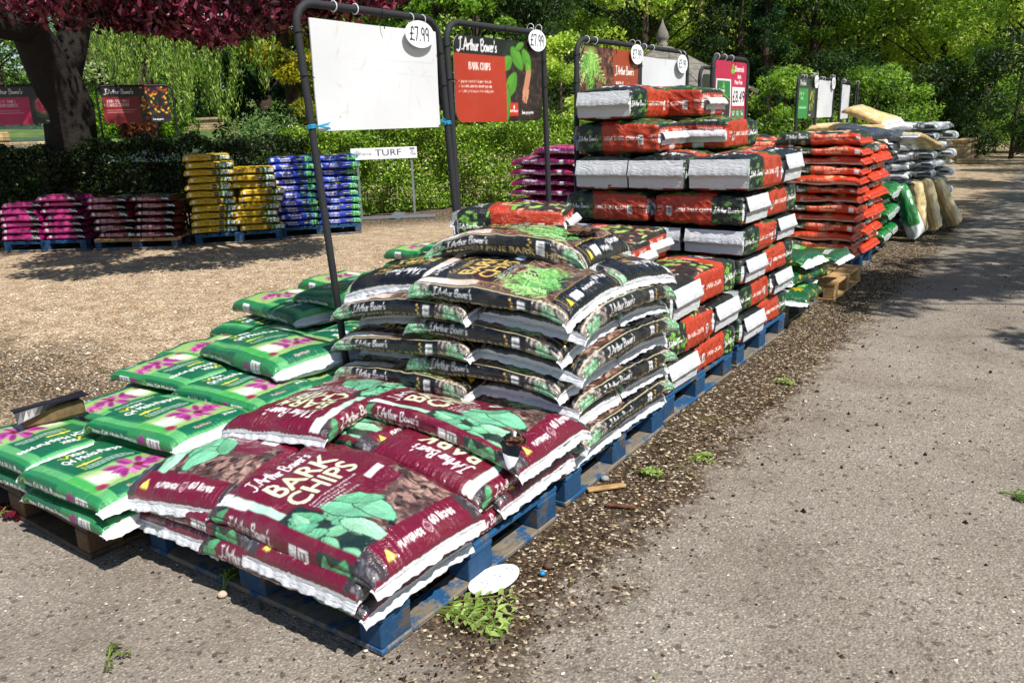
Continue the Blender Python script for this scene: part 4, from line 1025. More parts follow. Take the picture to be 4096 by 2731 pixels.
def torn_film(parent, c, r, seed, mat, name, zt, sq=1.0, up=.05):
    """ragged ring of film standing round a hole"""
    g = np.random.default_rng(seed); n = 40; V = []; lift = []
    for k in range(n):
        a = 2*math.pi*k/n; q = 1+.18*math.sin(3*a+seed)+g.uniform(-.08, .08)
        V.append((c[0]+math.cos(a)*r*q, c[1]+math.sin(a)*r*q*sq, zt))
    for k in range(n):
        a = 2*math.pi*k/n; q = 1.25+.3*math.sin(2*a+seed*.7)+g.uniform(-.12, .12); h = up*(.6+.5*math.sin(a*2+seed)+g.uniform(-.2, .3))
        V.append((c[0]+math.cos(a)*r*q, c[1]+math.sin(a)*r*q*sq, zt+max(h, .004)))
    F = [[k, (k+1) % n, n+(k+1) % n, n+k] for k in range(n)]
    V = np.array(V); V2 = V+[0, 0, .0025]
    F = np.array(F); F = np.concatenate([F, F[:, ::-1]+2*n])
    return obj(name, mesh_np(name, np.concatenate([V, V2]), F, None, True, [mat]), parent)
# open end of the black bag
chip_pile(170, .245, 0.0, .105, .085, .12, .035, 3, .017).build('bark_fill', M_CHIP, openb)
torn_film(openb, (.235, 0), .085, 2, M_BLACKFILM, 'torn_film', .108, 1.5, .028)
# torn corner of the maroon bag
chip_pile(90, .335, -.19, .058, .03, .03, .02, 8, .012).build('bark_fill', M_CHIP, torn)
torn_film(torn, (.335, -.19), .030, 3, M_BLACKFILM, 'torn_film', .066, 1.1, .012)
fl = MB(); g = np.random.default_rng(5)
P = [(.34, -.24, .06), (.42, -.22, .065), (.40, -.27, -.02), (.37, -.285, -.06), (.36, -.26, .0)]
V = (np.array([(.30, -.245, .075), (.36, -.262, .078), (.415, -.235, .062), (.32, -.268, .03), (.37, -.285, .03), (.42, -.262, .02), (.35, -.28, -.035), (.375, -.292, -.05), (.40, -.28, -.03)])-[.36, -.25, .06])*.62+[.35, -.245, .06]
F = np.array([[0, 1, 4, 3], [1, 2, 5, 4], [3, 4, 7, 6], [4, 5, 8, 7]])
fo = obj('torn_film', mesh_np('torn_film', np.concatenate([V, V+[.002, .003, 0]]), np.concatenate([F, F[:, ::-1]+9]), None, True, [M_BLACKFILM, M_WHITEF], [0, 0, 1, 1, 0, 0, 1, 1]), torn)

# ---------------------------------------------------------------- bales
RB = 'red bark chip bales'; RM = 'red mini bark chip bales in the tower'
def layer(kind, grp, x1, y0, z, pat, nm, top_of, jit=.008, H=None, skip=()):
    """pinwheel layer of five bales; x1 = road side, y0 = near side"""
    L, W = .60, .40; g = RNG; s = int(g.integers(0, 1000)); jj = lambda: float(g.normal(0, jit))
    items = []
    if pat == 'A':
        items = [(x1-.3, y0+.2, 180, 'front right bale lying lengthwise'), (x1-.9, y0+.2, 0, 'front left bale lying lengthwise'),
                 (x1-.2, y0+.7, -90, 'rear road side bale'), (x1-.6, y0+.7, -90, 'rear middle bale'), (x1-1.0, y0+.7, -90, 'rear left bale')]
    else:
        items = [(x1-.2, y0+.3, 90, 'front right bale end on'), (x1-.6, y0+.3, 90, 'front middle bale end on'), (x1-1.0, y0+.3, 90, 'front left bale end on'),
                 (x1-.3, y0+.8, 180, 'rear road side bale'), (x1-.9, y0+.8, 180, 'rear left bale')]
    for i, (x, y, d, l) in enumerate(items):
        if i in skip: continue
        place_bale(kind, '%s, %s layer of the %s' % (l, nm, top_of), grp, x+jj(), y+jj(), z, d+float(g.normal(0, .8)), s+i, H=H, tilt=(float(g.normal(0, .006)), float(g.normal(0, .006))))
zs = [.149, .34, .52, .70, .885, 1.085, 1.305]
for i in range(6):
    layer('mini', RM, -.05-(0.02 if i < 2 else 0)+.03*(i > 4), 3.27+(.0 if i < 4 else -.03), zs[i], 'AB'[i % 2], orde[i], 'MINI BARK CHIPS tower', H=zs[i+1]-zs[i], skip=(() if i in (5,) else (4,) if i % 2 else (3, 4)) if i < 5 else ())
z7 = 1.312
place_bale('mini', 'left bale in the upper tier, long side forward, above the three white ended bales', RM, -.93, 3.49, z7, 0, 2)
place_bale('mini', 'right bale in the upper tier with its red banded end forward', RM, -.565, 4.07, z7, -90, 1)
place_bale('mini', 'rear left bale in the upper tier', RM, -1.06, 4.02, z7, 90, 4)
place_bale('mini', 'topmost left bale with its white end toward the front', RM, -1.01, 3.56, z7+.209, 91, 5)
place_bale('mini', 'topmost right bale showing 100 litres on its red face', RM, -.88, 4.07, z7+.209, 1, 3)
zs3 = [.149, .33, .52, .725]
for i in range(3):
    layer('bark', RB, -.06, 2.16, zs3[i], 'AB'[i % 2], orde[i], 'BARK CHIPS bale pile', H=zs3[i+1]-zs3[i], skip=(4,) if i % 2 else (3, 4))
place_bale('bark', 'fourth layer front bale reading 100 litres behind the opened black bag', RB, -.62, 2.36, .722, 1, 1, H=.19)
place_bale('bark', 'fourth layer rear bale with a white flapped end toward the road', RB, -.72, 2.80, .722, 2, 2, H=.19)
place_bale('bark', 'fourth layer bale at the far left of the pile', RB, -1.18, 2.55, .722, 90, 0, H=.19)
place_bale('bark', 'top bale turned askew showing a hand and green leaves on its top', RB, -.99, 2.22, .912, 21, 2, H=.185)

# ---------------------------------------------------------------- green compost bags by the signs
VG = 'small green compost bags on the brown pallet'; VL = 'large green compost bags behind the first sign'
def pv(label, x, y, z, deg, seed, kind='vitax', tilt=(0, 0)): return place_bag(kind, label, VG if kind == 'vitax' else VL, x, y, z, deg, seed, tilt=tilt)
h = .083
for k in range(2):
    nm = ('lower', 'upper')[k]
    pv('green bag with white foot end nearest the camera, %s of two' % nm, -1.41, .005, z0+h*k, 1, k)
    pv('green bag with upside down print left of the nearest bag, %s of two' % nm, -1.99, .03, z0+h*k, 182, 1+k)
    pv('green bag behind the wooden block, %s of two' % nm, -2.02, .48, z0+h*k, 182, 2+k)
for k in range(3):
    nm = orde[k] if k else 'lowest'
    pv('green bag in the stack beside the maroon bags, %s of three' % ('bottom', 'middle', 'top')[k], -1.50, .335, z0+h*k*1.02, 5, k+1)
    pv('green bag behind the stack beside the maroon bags, %s of three' % ('bottom', 'middle', 'top')[k], -1.55, .77, z0+h*k*1.02, 3, k+2)
pv('green bag turned round at the back left of the brown pallet', -2.12, .80, z0+h*2, 184, 0)
pv('green bag low at the back left of the brown pallet', -2.12, .86, z0+h, 4, 1); pv('green bag at the bottom back left of the brown pallet', -2.12, .86, z0, 4, 2)
pv('large green bag at the bottom left below the tilted one', -2.22, 1.26, z0, 2, 0, 'vitaxbig'); pv('large green bag at the bottom right with its side print showing', -1.62, 1.22, z0, -90, 1, 'vitaxbig')
pv('large green bag at the left, flower print and barcode side forward', -2.20, 1.16, z0+.12, 181, 2, 'vitaxbig')
pv('large green bag with white ends crossed by the shadow of a post', -1.72, 1.10, z0+.235, -9, 0, 'vitaxbig', (.02, -.03))
pv('large green bag reading Q4 Multi-Purpose on the side below the shadowed bag', -1.60, 1.06, z0+.115, 3, 1, 'vitaxbig')
pv('large green bag with broad white band behind the shadowed bag', -1.72, 1.72, z0+.18, 94, 1, 'vitaxbig'); pv('large green bag at the bottom behind the shadowed bag', -1.75, 1.72, z0+.04, 90, 2, 'vitaxbig')
pv('large green bag partly under the third pair', -2.45, 1.72, z0+.12, 5, 1, 'vitaxbig'); pv('large green bag flat at the left under the third pair', -2.45, 1.75, z0, 0, 2, 'vitaxbig')
pv('large green bag in the shade of the sign board, purple print greyed', -2.46, 1.86, z0+.24, 171, 2, 'vitaxbig')
pv('large green bag overlapping the shaded one on its right', -1.98, 1.98, z0+.33, -3, 0, 'vitaxbig', (0, -.04))
for (x, y, k, d, s, l) in ((-2.75, 2.75, 0, 3, 0, 'bottom left bag of the fourth green heap'), (-2.05, 2.8, 0, 88, 1, 'bottom right bag of the fourth green heap'), (-2.72, 2.7, 1, 182, 2, 'second layer left bag of the fourth green heap'), (-2.05, 2.75, 1, 2, 0, 'second layer right bag of the fourth green heap'),
    (-2.62, 2.55, 2, 172, 1, 'top left bag of the fourth green heap with barcode side forward'), (-2.08, 2.62, 2.7, -4, 2, 'top right bag of the fourth green heap'),
    (-3.2, 4.0, 0, 2, 0, 'bottom bag of the last green heap, left'), (-3.1, 3.95, 1, 182, 1, 'second bag of the last green heap'), (-3.05, 3.92, 2, 176, 2, 'top left bag of the last green heap'), (-2.6, 3.9, 2.6, 4, 0, 'top right bag of the last green heap'), (-2.5, 4.0, 0, 90, 1, 'bottom right bag of the last green heap')):
    pv(l, x, y, z0+.118*k, d, s, 'vitaxbig')
for k in range(3): place_bag('whitebag', ('bottom', 'middle', 'top')[k]+' white bag stacked behind the last green heap', 'white bags behind the green heaps', -3.5, 5.05, .02+.125*k, 10+5*k, k)

for (x, y, z, d, s_, l) in ((-1.68, 2.30, .25, 92, 0, 'large green bag right of the overlapping pair behind the post'), (-1.62, 2.95, .38, 4, 1, 'large green bag nearest the second sign post'), (-1.60, 2.95, .27, 183, 2, 'large green bag beneath the one by the second sign post'), (-2.35, 3.30, .36, 176, 0, 'large green bag bridging the fourth and last heaps'), (-2.3, 3.3, .24, 2, 1, 'large green bag under the bridging one')): pv(l, x, y, z, d, s_, 'vitaxbig')
# log and black sheet on the green bags
M_LOG = plain_mat('weathered_log', (122, 100, 66), .85, .4, 22, .004, rgb2=(84, 66, 42))
lg = MB(); lg.box(-.125, .125, -.035, .035, 0, .07, bev=.010); lo = lg.build('timber_block', M_LOG, None, False, (-2.09, .14, .318), R(80)); tag(lo, 'square weathered timber block lying on the green bags', 'timber block')
M_TRAY = plain_mat('black_plastic_sheet', (26, 24, 26), .35, .2, 10, .001)
V = []; nn_ = 14
for i in range(nn_):
    x = -.155+.30*i/(nn_-1)
    for j in range(6):
        y = -.06+.105*j/5; z = .073+.03*(x+.19)+.004*math.sin(9*x+j)
        if j == 0 and x < 0: z -= .05*(-x/.19)
        V.append((x, y, z))
V = np.array(V); i = (np.arange(nn_-1)*6)[:, None]; j = np.arange(5)[None]; F = np.stack([i+j, i+6+j, i+7+j, i+j+1], -1).reshape(-1, 4)
to = obj('plastic_sheet', mesh_np('plastic_sheet', np.concatenate([V, V+[0, 0, .003]]), np.concatenate([F[:, ::-1], F+len(V)]), None, False, [M_TRAY]), None, (-2.09, .14, .322), R(80)); tag(to, 'thin black plastic sheet lying over the timber block', 'plastic sheet')

# ---------------------------------------------------------------- horizon bags, orange stack, far stacks
HG = 'green compost bags in the low heap before the orange stack'
def ph(l, x, y, z, d, s, tl=(0, 0)): place_bag('horizon', l, HG, x, y, z, d, s, tilt=tl)
ph('green bag bottom front of the low heap, leaning over the grey pallet', -.22, 4.72, z0-.01, 95, 0, (0, .05)); ph('green bag bottom middle of the low heap', -.72, 4.75, z0, 88, 1)
ph('green bag second in the low heap at the road side', -.30, 4.9, z0+.10, 84, 2, (.0, .04)); ph('green bag second in the low heap at the front', -.66, 4.62, z0+.11, 4, 0)
ph('green bag on top of the low heap with the large white name', -.42, 4.98, z0+.22, -6, 1); ph('green bag behind the top one of the low heap, white end out', -.32, 5.5, z0+.17, 178, 2)
ph('green bag lying across the bare pallet end', -.35, 5.45, z0+.04, 96, 0); ph('green bag at the back left of the low heap', -.95, 5.2, z0+.12, 92, 1)
place_bag('whitebag', 'white bag on top of the low green heap', 'loose white bags', -.85, 5.2, z0+.33, 10, 1); place_bag('whitebag', 'second white bag behind the low green heap', 'loose white bags', -1.0, 5.6, z0+.30, 80, 2)
OG = 'orange rose compost bags in the tall stack'
for k in range(12):
    z = z0+.0885*k; nm = '%s row of the orange stack' % (['lowest', 'second', 'third', 'fourth', 'fifth', 'sixth', 'seventh', 'eighth', 'ninth', 'tenth', 'eleventh', 'twelfth'][k])
    j = lambda s=.02: float(RNG.normal(0, s)); kd = 'rose' if k % 2 else 'rose2'
    x1 = -.13+j(.02)
    if k % 2:
        place_bag(kd, 'front right bag, '+nm, OG, x1-.395, 6.83+j(), z, 0+j(1), k); place_bag(kd, 'front left bag, '+nm, OG, x1-1.02, 7.0+j(), z, -90+j(1), k+1)
        place_bag(kd, 'road side rear bag, '+nm, OG, x1-.21, 7.43+j(), z, 90+j(1), k+2)
    else:
        place_bag(kd, 'front right bag, '+nm, OG, x1-.395, 6.83+j(), z, 0+j(1), k+1); place_bag(kd, 'front left bag, '+nm, OG, x1-1.02, 7.0+j(), z, 90+j(1), k)
        place_bag(kd, 'road side rear bag with its end out, '+nm, OG, x1-.37, 7.26+j(), z, 180+j(1), k+2)
        place_bag(kd, 'road side far corner bag, '+nm, OG, x1-.37, 7.68+j(), z, 0+j(1), k)
z = z0+.0885*12
place_bag('rose', 'orange bag on the very top right, domed, flower print up', OG, -.53, 6.86, z, -3, 1, tilt=(0, 0), H=.15)
place_bag('rose', 'orange bag lying on top at the left of the stack', OG, -1.15, 6.88, z-.03, 2, 0); place_bag('rose', 'orange bag tilted on the top left heap', OG, -1.5, 7.05, z-.0, 12, 2, tilt=(.05, -.06))
place_bag('rose', 'dark ended orange bag behind the top left heap', OG, -1.1, 7.5, z+.0, 176, 1); place_bag('rose2', 'orange bag under the tilted one at the top left', OG, -1.5, 7.0, z-.09, 178, 0)
place_bag('rose', 'orange bag at the back of the top', OG, -.55, 7.45, z, 90, 2)
# two further orange columns fill the left rear so the top bags rest on something
for k in range(0, 12):
    place_bag('rose', 'rear left bag hidden behind the front, row %s' % orde[min(k, 8)] if k < 8 else 'rear left bag, %s row of the orange stack' % ['ninth', 'tenth', 'eleventh', 'twelfth'][k-8], OG, -1.46, 7.3, z0+.0885*k, 90, k)
GG = 'green soil bags beyond the orange stack'
for k in range(5):
    place_bag('green', 'green bag facing the road, %s row beyond the orange stack' % orde[k], GG, -.40+.01*k, 8.15+.01*(k % 3), z0+.115*k, -90 if k % 2 else 0, k, tilt=(0, .02))
    place_bag('green', 'green bag further back, %s row beyond the orange stack' % orde[k], GG, -.42, 8.68, z0+.115*k, 90 if k % 2 else 2, k+1)
SG = 'plain grey bags piled beyond the green bags'
for k in range(5):
    for q in range(3):
        place_bag('grey', 'grey bag, %s row, %s of the pile' % (orde[k], ('front', 'middle', 'back')[q]), SG, -.66+.08*(q % 2)+.03*k, 8.42+.52*q+.03*k, .74+.125*k-(.03*q), -25+16*(k % 2)+8*q, k+q, tilt=(.05, .12))
for k in range(5): place_bag('grey', 'grey bag at the bottom of the far pile, row %s' % orde[k], SG, -.42, 9.5, z0+.115*k, 10*k, k)
CG = 'beige sand bags'
for k in range(8): place_bag('beige', 'beige bag in the rear column of the pale pile, %s row' % orde[k], CG, -1.05, 9.2+.02*(k % 2), z0+.12*k, 4 if k % 2 else 178, k)
for i, (x, y, z, d, tl, l) in enumerate(((-1.0, 9.3, 1.14, 4, (0, 0), 'beige bag flat at the left of the pale pile'), (-.58, 9.0, 1.14, -4, (0, .03), 'beige bag with black web address on its side'), (-.55, 9.05, 1.04, 3, (0, .02), 'beige bag lowest of the pale pile'),
        (-.66, 9.2, 1.25, 5, (0, -.04), 'beige bag third from below in the pale pile'), (-.62, 9.45, 1.42, -20, (.10, .34), 'beige bag sliding at the very top of the pale pile'), (-.12, 9.3, 1.12, 70, (0, .25), 'beige bag drooping toward the road'), (-1.1, 9.6, 1.28, 10, (0, 0), 'beige bag at the back of the pale pile'))):
    place_bag('beige', l, CG, x, y, z, d, i, tilt=tl, L=.58)
WG = 'white and dark bags in the farthest stacks'
for k in range(10):
    place_bag('whitebag', 'white bag facing the camera, %s row of the farthest stack' % orde[k], WG, -.36+.01*(k % 2), 10.95, z0+.122*k, 0 if k % 2 else 180, k)
    place_bag('whitebag', 'white bag end on to the road, %s row of the farthest stack' % orde[k], WG, -.18, 11.4, z0+.122*k, 90 if k % 2 else 0, k+1)
    if k < 8: place_bag('whitebag', 'white bag left of the road corner, %s row of the farthest stack' % orde[k], WG, -1.1, 10.95, z0+.122*k, 0, k+2)
for k in range(10): place_bag('whitebag', 'pale bag between grey and farthest stacks, %s row' % orde[k], WG, -.45, 10.3, z0+.124*k, 90, k)
def lean(kind, l, x, y, d, ang, seed, grp):
    o = place_bag(kind, l, grp, x, y, .02, d, seed)
    o.rotation_euler = (0, R(ang), R(d)); o.location = (x-.04, y, .33*math.sin(R(ang))+.02)
    return o
lean('greenlean', 'green and white bag slumped upright against the pallet, foot spread on the gravel', -.14, 9.2, 15, 68, 2, 'bags leaning at the roadside')
lean('beigelean', 'beige bag leaning upright, nearest of three', -.12, 9.66, 10, 78, 0, 'bags leaning at the roadside')
lean('beigelean', 'beige bag leaning upright, middle of three', -.02, 9.95, 12, 74, 1, 'bags leaning at the roadside')
lean('beigelean', 'beige bag leaning out farthest toward the road', .12, 10.35, 14, 64, 2, 'bags leaning at the roadside')

# ---------------------------------------------------------------- purple multi purpose stack
for k in range(11):
    n_ = ['lowest', 'second', 'third', 'fourth', 'fifth', 'sixth', 'seventh', 'eighth', 'ninth', 'tenth', 'topmost'][k]
    x0_ = -2.98 if k < 10 else -2.68
    place_bag('multi', 'purple multi purpose bag, left one of the %s row' % n_, 'purple multi purpose bags', x0_+.02*(k % 2), 5.85, z0+.104*k, 0 if k % 2 else 180, k)
    if k < 10: place_bag('multi', 'purple multi purpose bag, right one of the %s row' % n_, 'purple multi purpose bags', x0_+.70, 5.9, z0+.104*k, 180 if k % 3 else 90, k+1)

# ---------------------------------------------------------------- stacks along the hedge
def hedge_stack(kind, grp, A, B, rows, word, palsrc, pl, lift=.1, zbase=.148, tops=True, topdrop=(0, 0), jit=.028):
    A = Vector(A); B = Vector(B); d = (B-A); ln = d.length; d.normalize(); ang = math.degrees(math.atan2(d.y, d.x)); nrm = Vector((-d.y, d.x))
    c = (A+B)/2+nrm*.5; pal(palsrc, c.x, c.y, ang, pl, 'pallets along the hedge')
    L = KIND[kind]['L']
    for k in range(rows):
        rw = ['lowest', 'second', 'third', 'fourth', 'fifth', 'sixth', 'seventh', 'eighth', 'ninth', 'tenth', 'eleventh', 'twelfth'][k]
        for side in (0, 1):
            if k >= rows-topdrop[side]: continue
            t = (.25+.5*side); p = A+d*(ln*t+RNG.normal(0, jit))+nrm*(.22+RNG.normal(0, jit))
            fl = 0 if side == 0 else 180
            place_bag(kind, '%s %s bag, %s row from the ground' % (('left', 'right')[side], word, rw), grp, p.x, p.y, zbase+lift*k, ang+fl+float(RNG.normal(0, 3.5)), k+side)
            if k >= rows-topdrop[side]-1:
                p2 = p+nrm*.42; place_bag(kind, '%s %s bag at the back of the top row' % (('left', 'right')[side], word), grp, p2.x, p2.y, zbase+lift*(k-1), ang+fl, k)
hedge_stack('pink', 'pink compost bags by the hedge', (-10.86, 3.80), (-9.84, 4.44), 7, 'pink', p_blue, 'light blue pallet under the pink compost bags', .089, topdrop=(1, 0))
hedge_stack('innes', 'dark red compost bags by the hedge', (-9.72, 4.50), (-8.72, 5.12), 6, 'dark red', p_top, 'pallet with pale deck and blue blocks under dark red bags', .098)
hedge_stack('yellow', 'yellow all purpose bags by the hedge', (-8.66, 5.36), (-7.90, 6.30), 11, 'yellow', p_blue, 'shaded blue pallet under the yellow bags', .1005, topdrop=(0, 2))
hedge_stack('blue', 'blue moisture control bags by the hedge', (-8.05, 6.38), (-7.31, 7.30), 10, 'blue', p_blue, 'shaded blue pallet under the blue bags', .1025, topdrop=(0, 0))
# ---------------------------------------------------------------- sign frames, boards, price tags
M_TUBE = plain_mat('grey_foam_covered_tube', (40, 41, 44), .75, .15, 20, .001)
M_TUBEB = plain_mat('black_tube', (24, 24, 26), .6, .15, 20)
M_RING = plain_mat('white_plastic_ring', (210, 212, 216), .4, .05)
M_TIE = plain_mat('black_cable_tie', (14, 14, 16), .4, .1)
M_BLUETIE = plain_mat('blue_baler_twine', (40, 150, 190), .7, .2)
M_BOARD = art_mat('board_print', .42, .1, bumpd=0, dirt=.06)

def board_mesh(art, Wd, Hd, th=.006, rad=.04, step=.006, mat=None, bend=.0, sag=.0):
    """front face carries the art, local: x right, z up, facing -y"""
    nx, nz = max(4, int(Wd/step)), max(4, int(Hd/step))
    X, Z = np.meshgrid(np.linspace(0, Wd, nx+1), np.linspace(0, Hd, nz+1), indexing='ij')
    C = art.sample(X.ravel()*(art.nu/art.res/Wd), Z.ravel()*(art.nt/art.res/Hd))
    # round the corners by pulling vertices in
    def rc(X, Z):
        X = X.copy(); Z = Z.copy()
        for cx, cz, sx, sz in ((rad, rad, -1, -1), (Wd-rad, rad, 1, -1), (rad, Hd-rad, -1, 1), (Wd-rad, Hd-rad, 1, 1)):
            dx = (X-cx)*sx; dz = (Z-cz)*sz; m = (dx > 0) & (dz > 0); r = np.hypot(dx, dz); q = np.maximum(dx, dz)
            f = np.where(m & (r > 1e-9), q/np.maximum(r, 1e-9), 1); X = np.where(m, cx+sx*dx*f, X); Z = np.where(m, cz+sz*dz*f, Z)
        return X, Z
    X2, Z2 = rc(X, Z)
    Y = bend*np.sin(np.pi*X2/Wd)*(Z2/Hd)+.003*np.sin(X2*9+1)*np.sin(Z2*11)
    F3 = np.stack([X2, Y, Z2], -1).reshape(-1, 3); Bk = F3+[0, th, 0]
    i = (np.arange(nx)*(nz+1))[:, None]; j = np.arange(nz)[None]
    Q = np.stack([i+j, i+nz+1+j, i+nz+2+j, i+j+1], -1).reshape(-1, 4); n = len(F3)
    b0 = np.arange(nx)*(nz+1); e = []
    e.append(np.stack([b0, b0+n, b0+nz+1+n, b0+nz+1], 1)); b1 = b0+nz; e.append(np.stack([b1, b1+nz+1, b1+nz+1+n, b1+n], 1))
    a0 = np.arange(nz); e.append(np.stack([a0, a0+1, a0+1+n, a0+n], 1)); a1 = nx*(nz+1)+np.arange(nz); e.append(np.stack([a1, a1+n, a1+1+n, a1+1], 1))
    bc = np.tile(lin((196, 198, 200)), (n, 1))
    return mesh_np('board', np.concatenate([F3, Bk]), np.concatenate([Q, Q[:, ::-1]+n]+e), np.concatenate([C, bc]), False, [mat or M_BOARD])

def sign(label, p0, ang, width, art, bw, bh, bz, H=2.05, r=.0175, mat=M_TUBE, lean=0.0, twine=False, group='tube framed price signs', bend=0.0, rad=.04, boff=.0, step=.006, nring=((.22, .36),), bs=1):
    """p0: foot of the left post, seen from the front; front faces local -y"""
    root = empty('sign', (p0[0], p0[1], 0), R(ang)); tag(root, label, 'sign', group)
    if bs != 1: bw *= bs; bh *= bs
    c = .10; L_ = lambda x, z: (x+lean*z, 0, z)
    pts = [L_(0, 0), L_(0, H*.5), L_(0, H-c)]+[L_(c-c*math.cos(a), H-c+c*math.sin(a)) for a in (R(22), R(45), R(68), R(90))]
    pts += [L_(width-c+c*math.sin(a), H-c+c*math.cos(a)) for a in (0, R(22), R(45), R(68), R(90))]+[L_(width, H*.5), L_(width, 0)]
    m = MB(); m.tube(pts, r, 10); fr = m.build('frame', mat, root, True)
    bx = (width-bw)/2+boff
    b = obj('board', board_mesh(art, bw, bh, mat=None, bend=bend, rad=rad, step=step), root, (bx+lean*(bz+bh/2), -r*.4, bz)); 
    t = MB()
    for (x, z) in ((0, bz+bh-.06), (width, bz+bh-.10), (0, bz+bh*.5), (width, bz+bh*.45)):
        t.tube([(x+lean*z+math.cos(a)*r*1.15, math.sin(a)*r*1.15, z+.004*math.cos(a)) for a in np.linspace(0, 6.28, 10)], .0025, 5, cap=False)
        sx = 1 if x == 0 else -1; t.tube([(x+lean*z+sx*r, -r, z), (x+lean*z+sx*(r+.03), -r*.8, z-.012)], .002, 4)
    t.tube([(width*.55+lean*H, -r, H+.01), (width*.55+lean*H, -r-.004, H-.05), (width*.55+lean*H+.01, -r, H-.075)], .0022, 4)
    t.build('cable_ties', M_TIE, root)
    g = MB()
    for x in nring[0]:
        g.tube([(x*width+lean*H, math.cos(a)*r*1.3, H+math.sin(a)*r*1.3) for a in np.linspace(0, 6.28, 11)], .003, 5, cap=False)
    g.build('rings', M_RING, root)
    if twine:
        w = MB(); rg = np.random.default_rng(4)
        for x, sx in ((0, 1), (width, -1)):
            z = bz+.012
            for q in range(3): w.tube([(x+lean*z+math.cos(a)*(r+.003), math.sin(a)*(r+.003), z+.006*q-.004*math.sin(a)) for a in np.linspace(0, 6.28, 9)], .0035, 5, cap=False)
            for q in range(4): w.tube([(x+lean*z+sx*r, -r, z+.01), (x+lean*z+sx*(r+.04+.03*rg.random()), -r-.01, z+.01+rg.uniform(-.02, .045))], .0028, 5)
        w.build('twine', M_BLUETIE, root)
    return root

def price_disc(label, txt, par, x, zc, rx=.108, rz=.064, ang=None, seed=0):
    """oval hand lettered tag hanging from the top bar of sign 'par' (own thing, world placed)"""
    a = Art(rx*2, 0, rz*2, 900, (238, 239, 242))
    if txt == 'worn':
        for q in (.05, .11, .17): a.line([(q, rz-.02), (q+.012, rz+.02), (q+.02, rz-.01), (q+.03, rz+.012)], .0035, (120, 124, 140))
    else: a.text(txt, (rx, rz-.03), .062, U_, T_, (22, 22, 38), 'hand', wide=.86, align='c', bold=.02)
    n = 48; rr = 16; V = []; 
    for i in range(rr+1):
        for k in range(n): q = i/rr; V.append((rx*q*math.cos(2*math.pi*k/n), 0, rz*q*math.sin(2*math.pi*k/n)))
    V = np.array(V); C = a.sample(V[:, 0]+rx, V[:, 2]+rz)
    # finer lettering: dense grid clipped to the oval
    st = .0032; nx, nz = int(2*rx/st), int(2*rz/st)
    A_, B_ = np.meshgrid(np.linspace(-1, 1, nx+1), np.linspace(-1, 1, nz+1), indexing='ij')
    X = A_*np.sqrt(1-B_**2/2)*rx; Z = B_*np.sqrt(1-A_**2/2)*rz
    F3 = np.stack([X, 0*X, Z], -1).reshape(-1, 3); C = a.sample(F3[:, 0]+rx, F3[:, 2]+rz); n_ = len(F3); Bk = F3+[0, .005, 0]
    i = (np.arange(nx)*(nz+1))[:, None]; j = np.arange(nz)[None]; Q = np.stack([i+j, i+nz+1+j, i+nz+2+j, i+j+1], -1).reshape(-1, 4)
    b0 = np.arange(nx)*(nz+1); a0 = np.arange(nz); a1 = nx*(nz+1)+a0
    e = [np.stack([b0, b0+n_, b0+nz+1+n_, b0+nz+1], 1), np.stack([b0+nz, b0+nz+nz+1, b0+nz+nz+1+n_, b0+nz+n_], 1), np.stack([a0, a0+1, a0+1+n_, a0+n_], 1), np.stack([a1, a1+n_, a1+1+n_, a1+1], 1)]
    me = mesh_np('price_tag', np.concatenate([F3, Bk]), np.concatenate([Q, Q[:, ::-1]+n_]+e), np.concatenate([C, np.tile(lin((230, 230, 232)), (n_, 1))]), False, [M_BOARD])
    o = obj('price_tag', me)
    if par is not None:
        a_ = par.rotation_euler[2]; lx, ly = x, -.034
        o.location = (par.location.x+lx*math.cos(a_)-ly*math.sin(a_), par.location.y+lx*math.sin(a_)+ly*math.cos(a_), zc); o.rotation_euler = (0, 0, a_)
        g = MB()
        for sx in (-.045, .045):
            g.tube([(sx, .020-.024*math.cos(t_), rz*.86+.018+.024*math.sin(t_)) for t_ in np.linspace(0, 6.28, 11)], .0022, 5, cap=False)
        g.build('rings', M_RING, o)
    tag(o, label, 'price tag', 'oval hand written price tags'); return o

def A0(w, h, c, res=420): return Art(w, 0, h, res, c)
gS = rngs(21)
# 1: blank white board
b1 = A0(.855, .475, (206, 207, 210)); 
for k in range(16): b1.line([(gS.uniform(0, .85), gS.uniform(0, .47)), (gS.uniform(0, .85), gS.uniform(0, .47))], .0015, (186, 186, 184)) if k < 4 else b1.ell(gS.uniform(0, .85), gS.uniform(0, .47), gS.uniform(.02, .06), gS.uniform(.005, .012), (196, 194, 184), gS.uniform(0, 3), .8)
b1.line([(.13, .10), (.14, .17)], .002, (206, 206, 202)); b1.ell(.14, .06, .004, .005, (90, 90, 90)); b1.line([(.25, .27), (.82, .25)], .0018, (184, 186, 190))
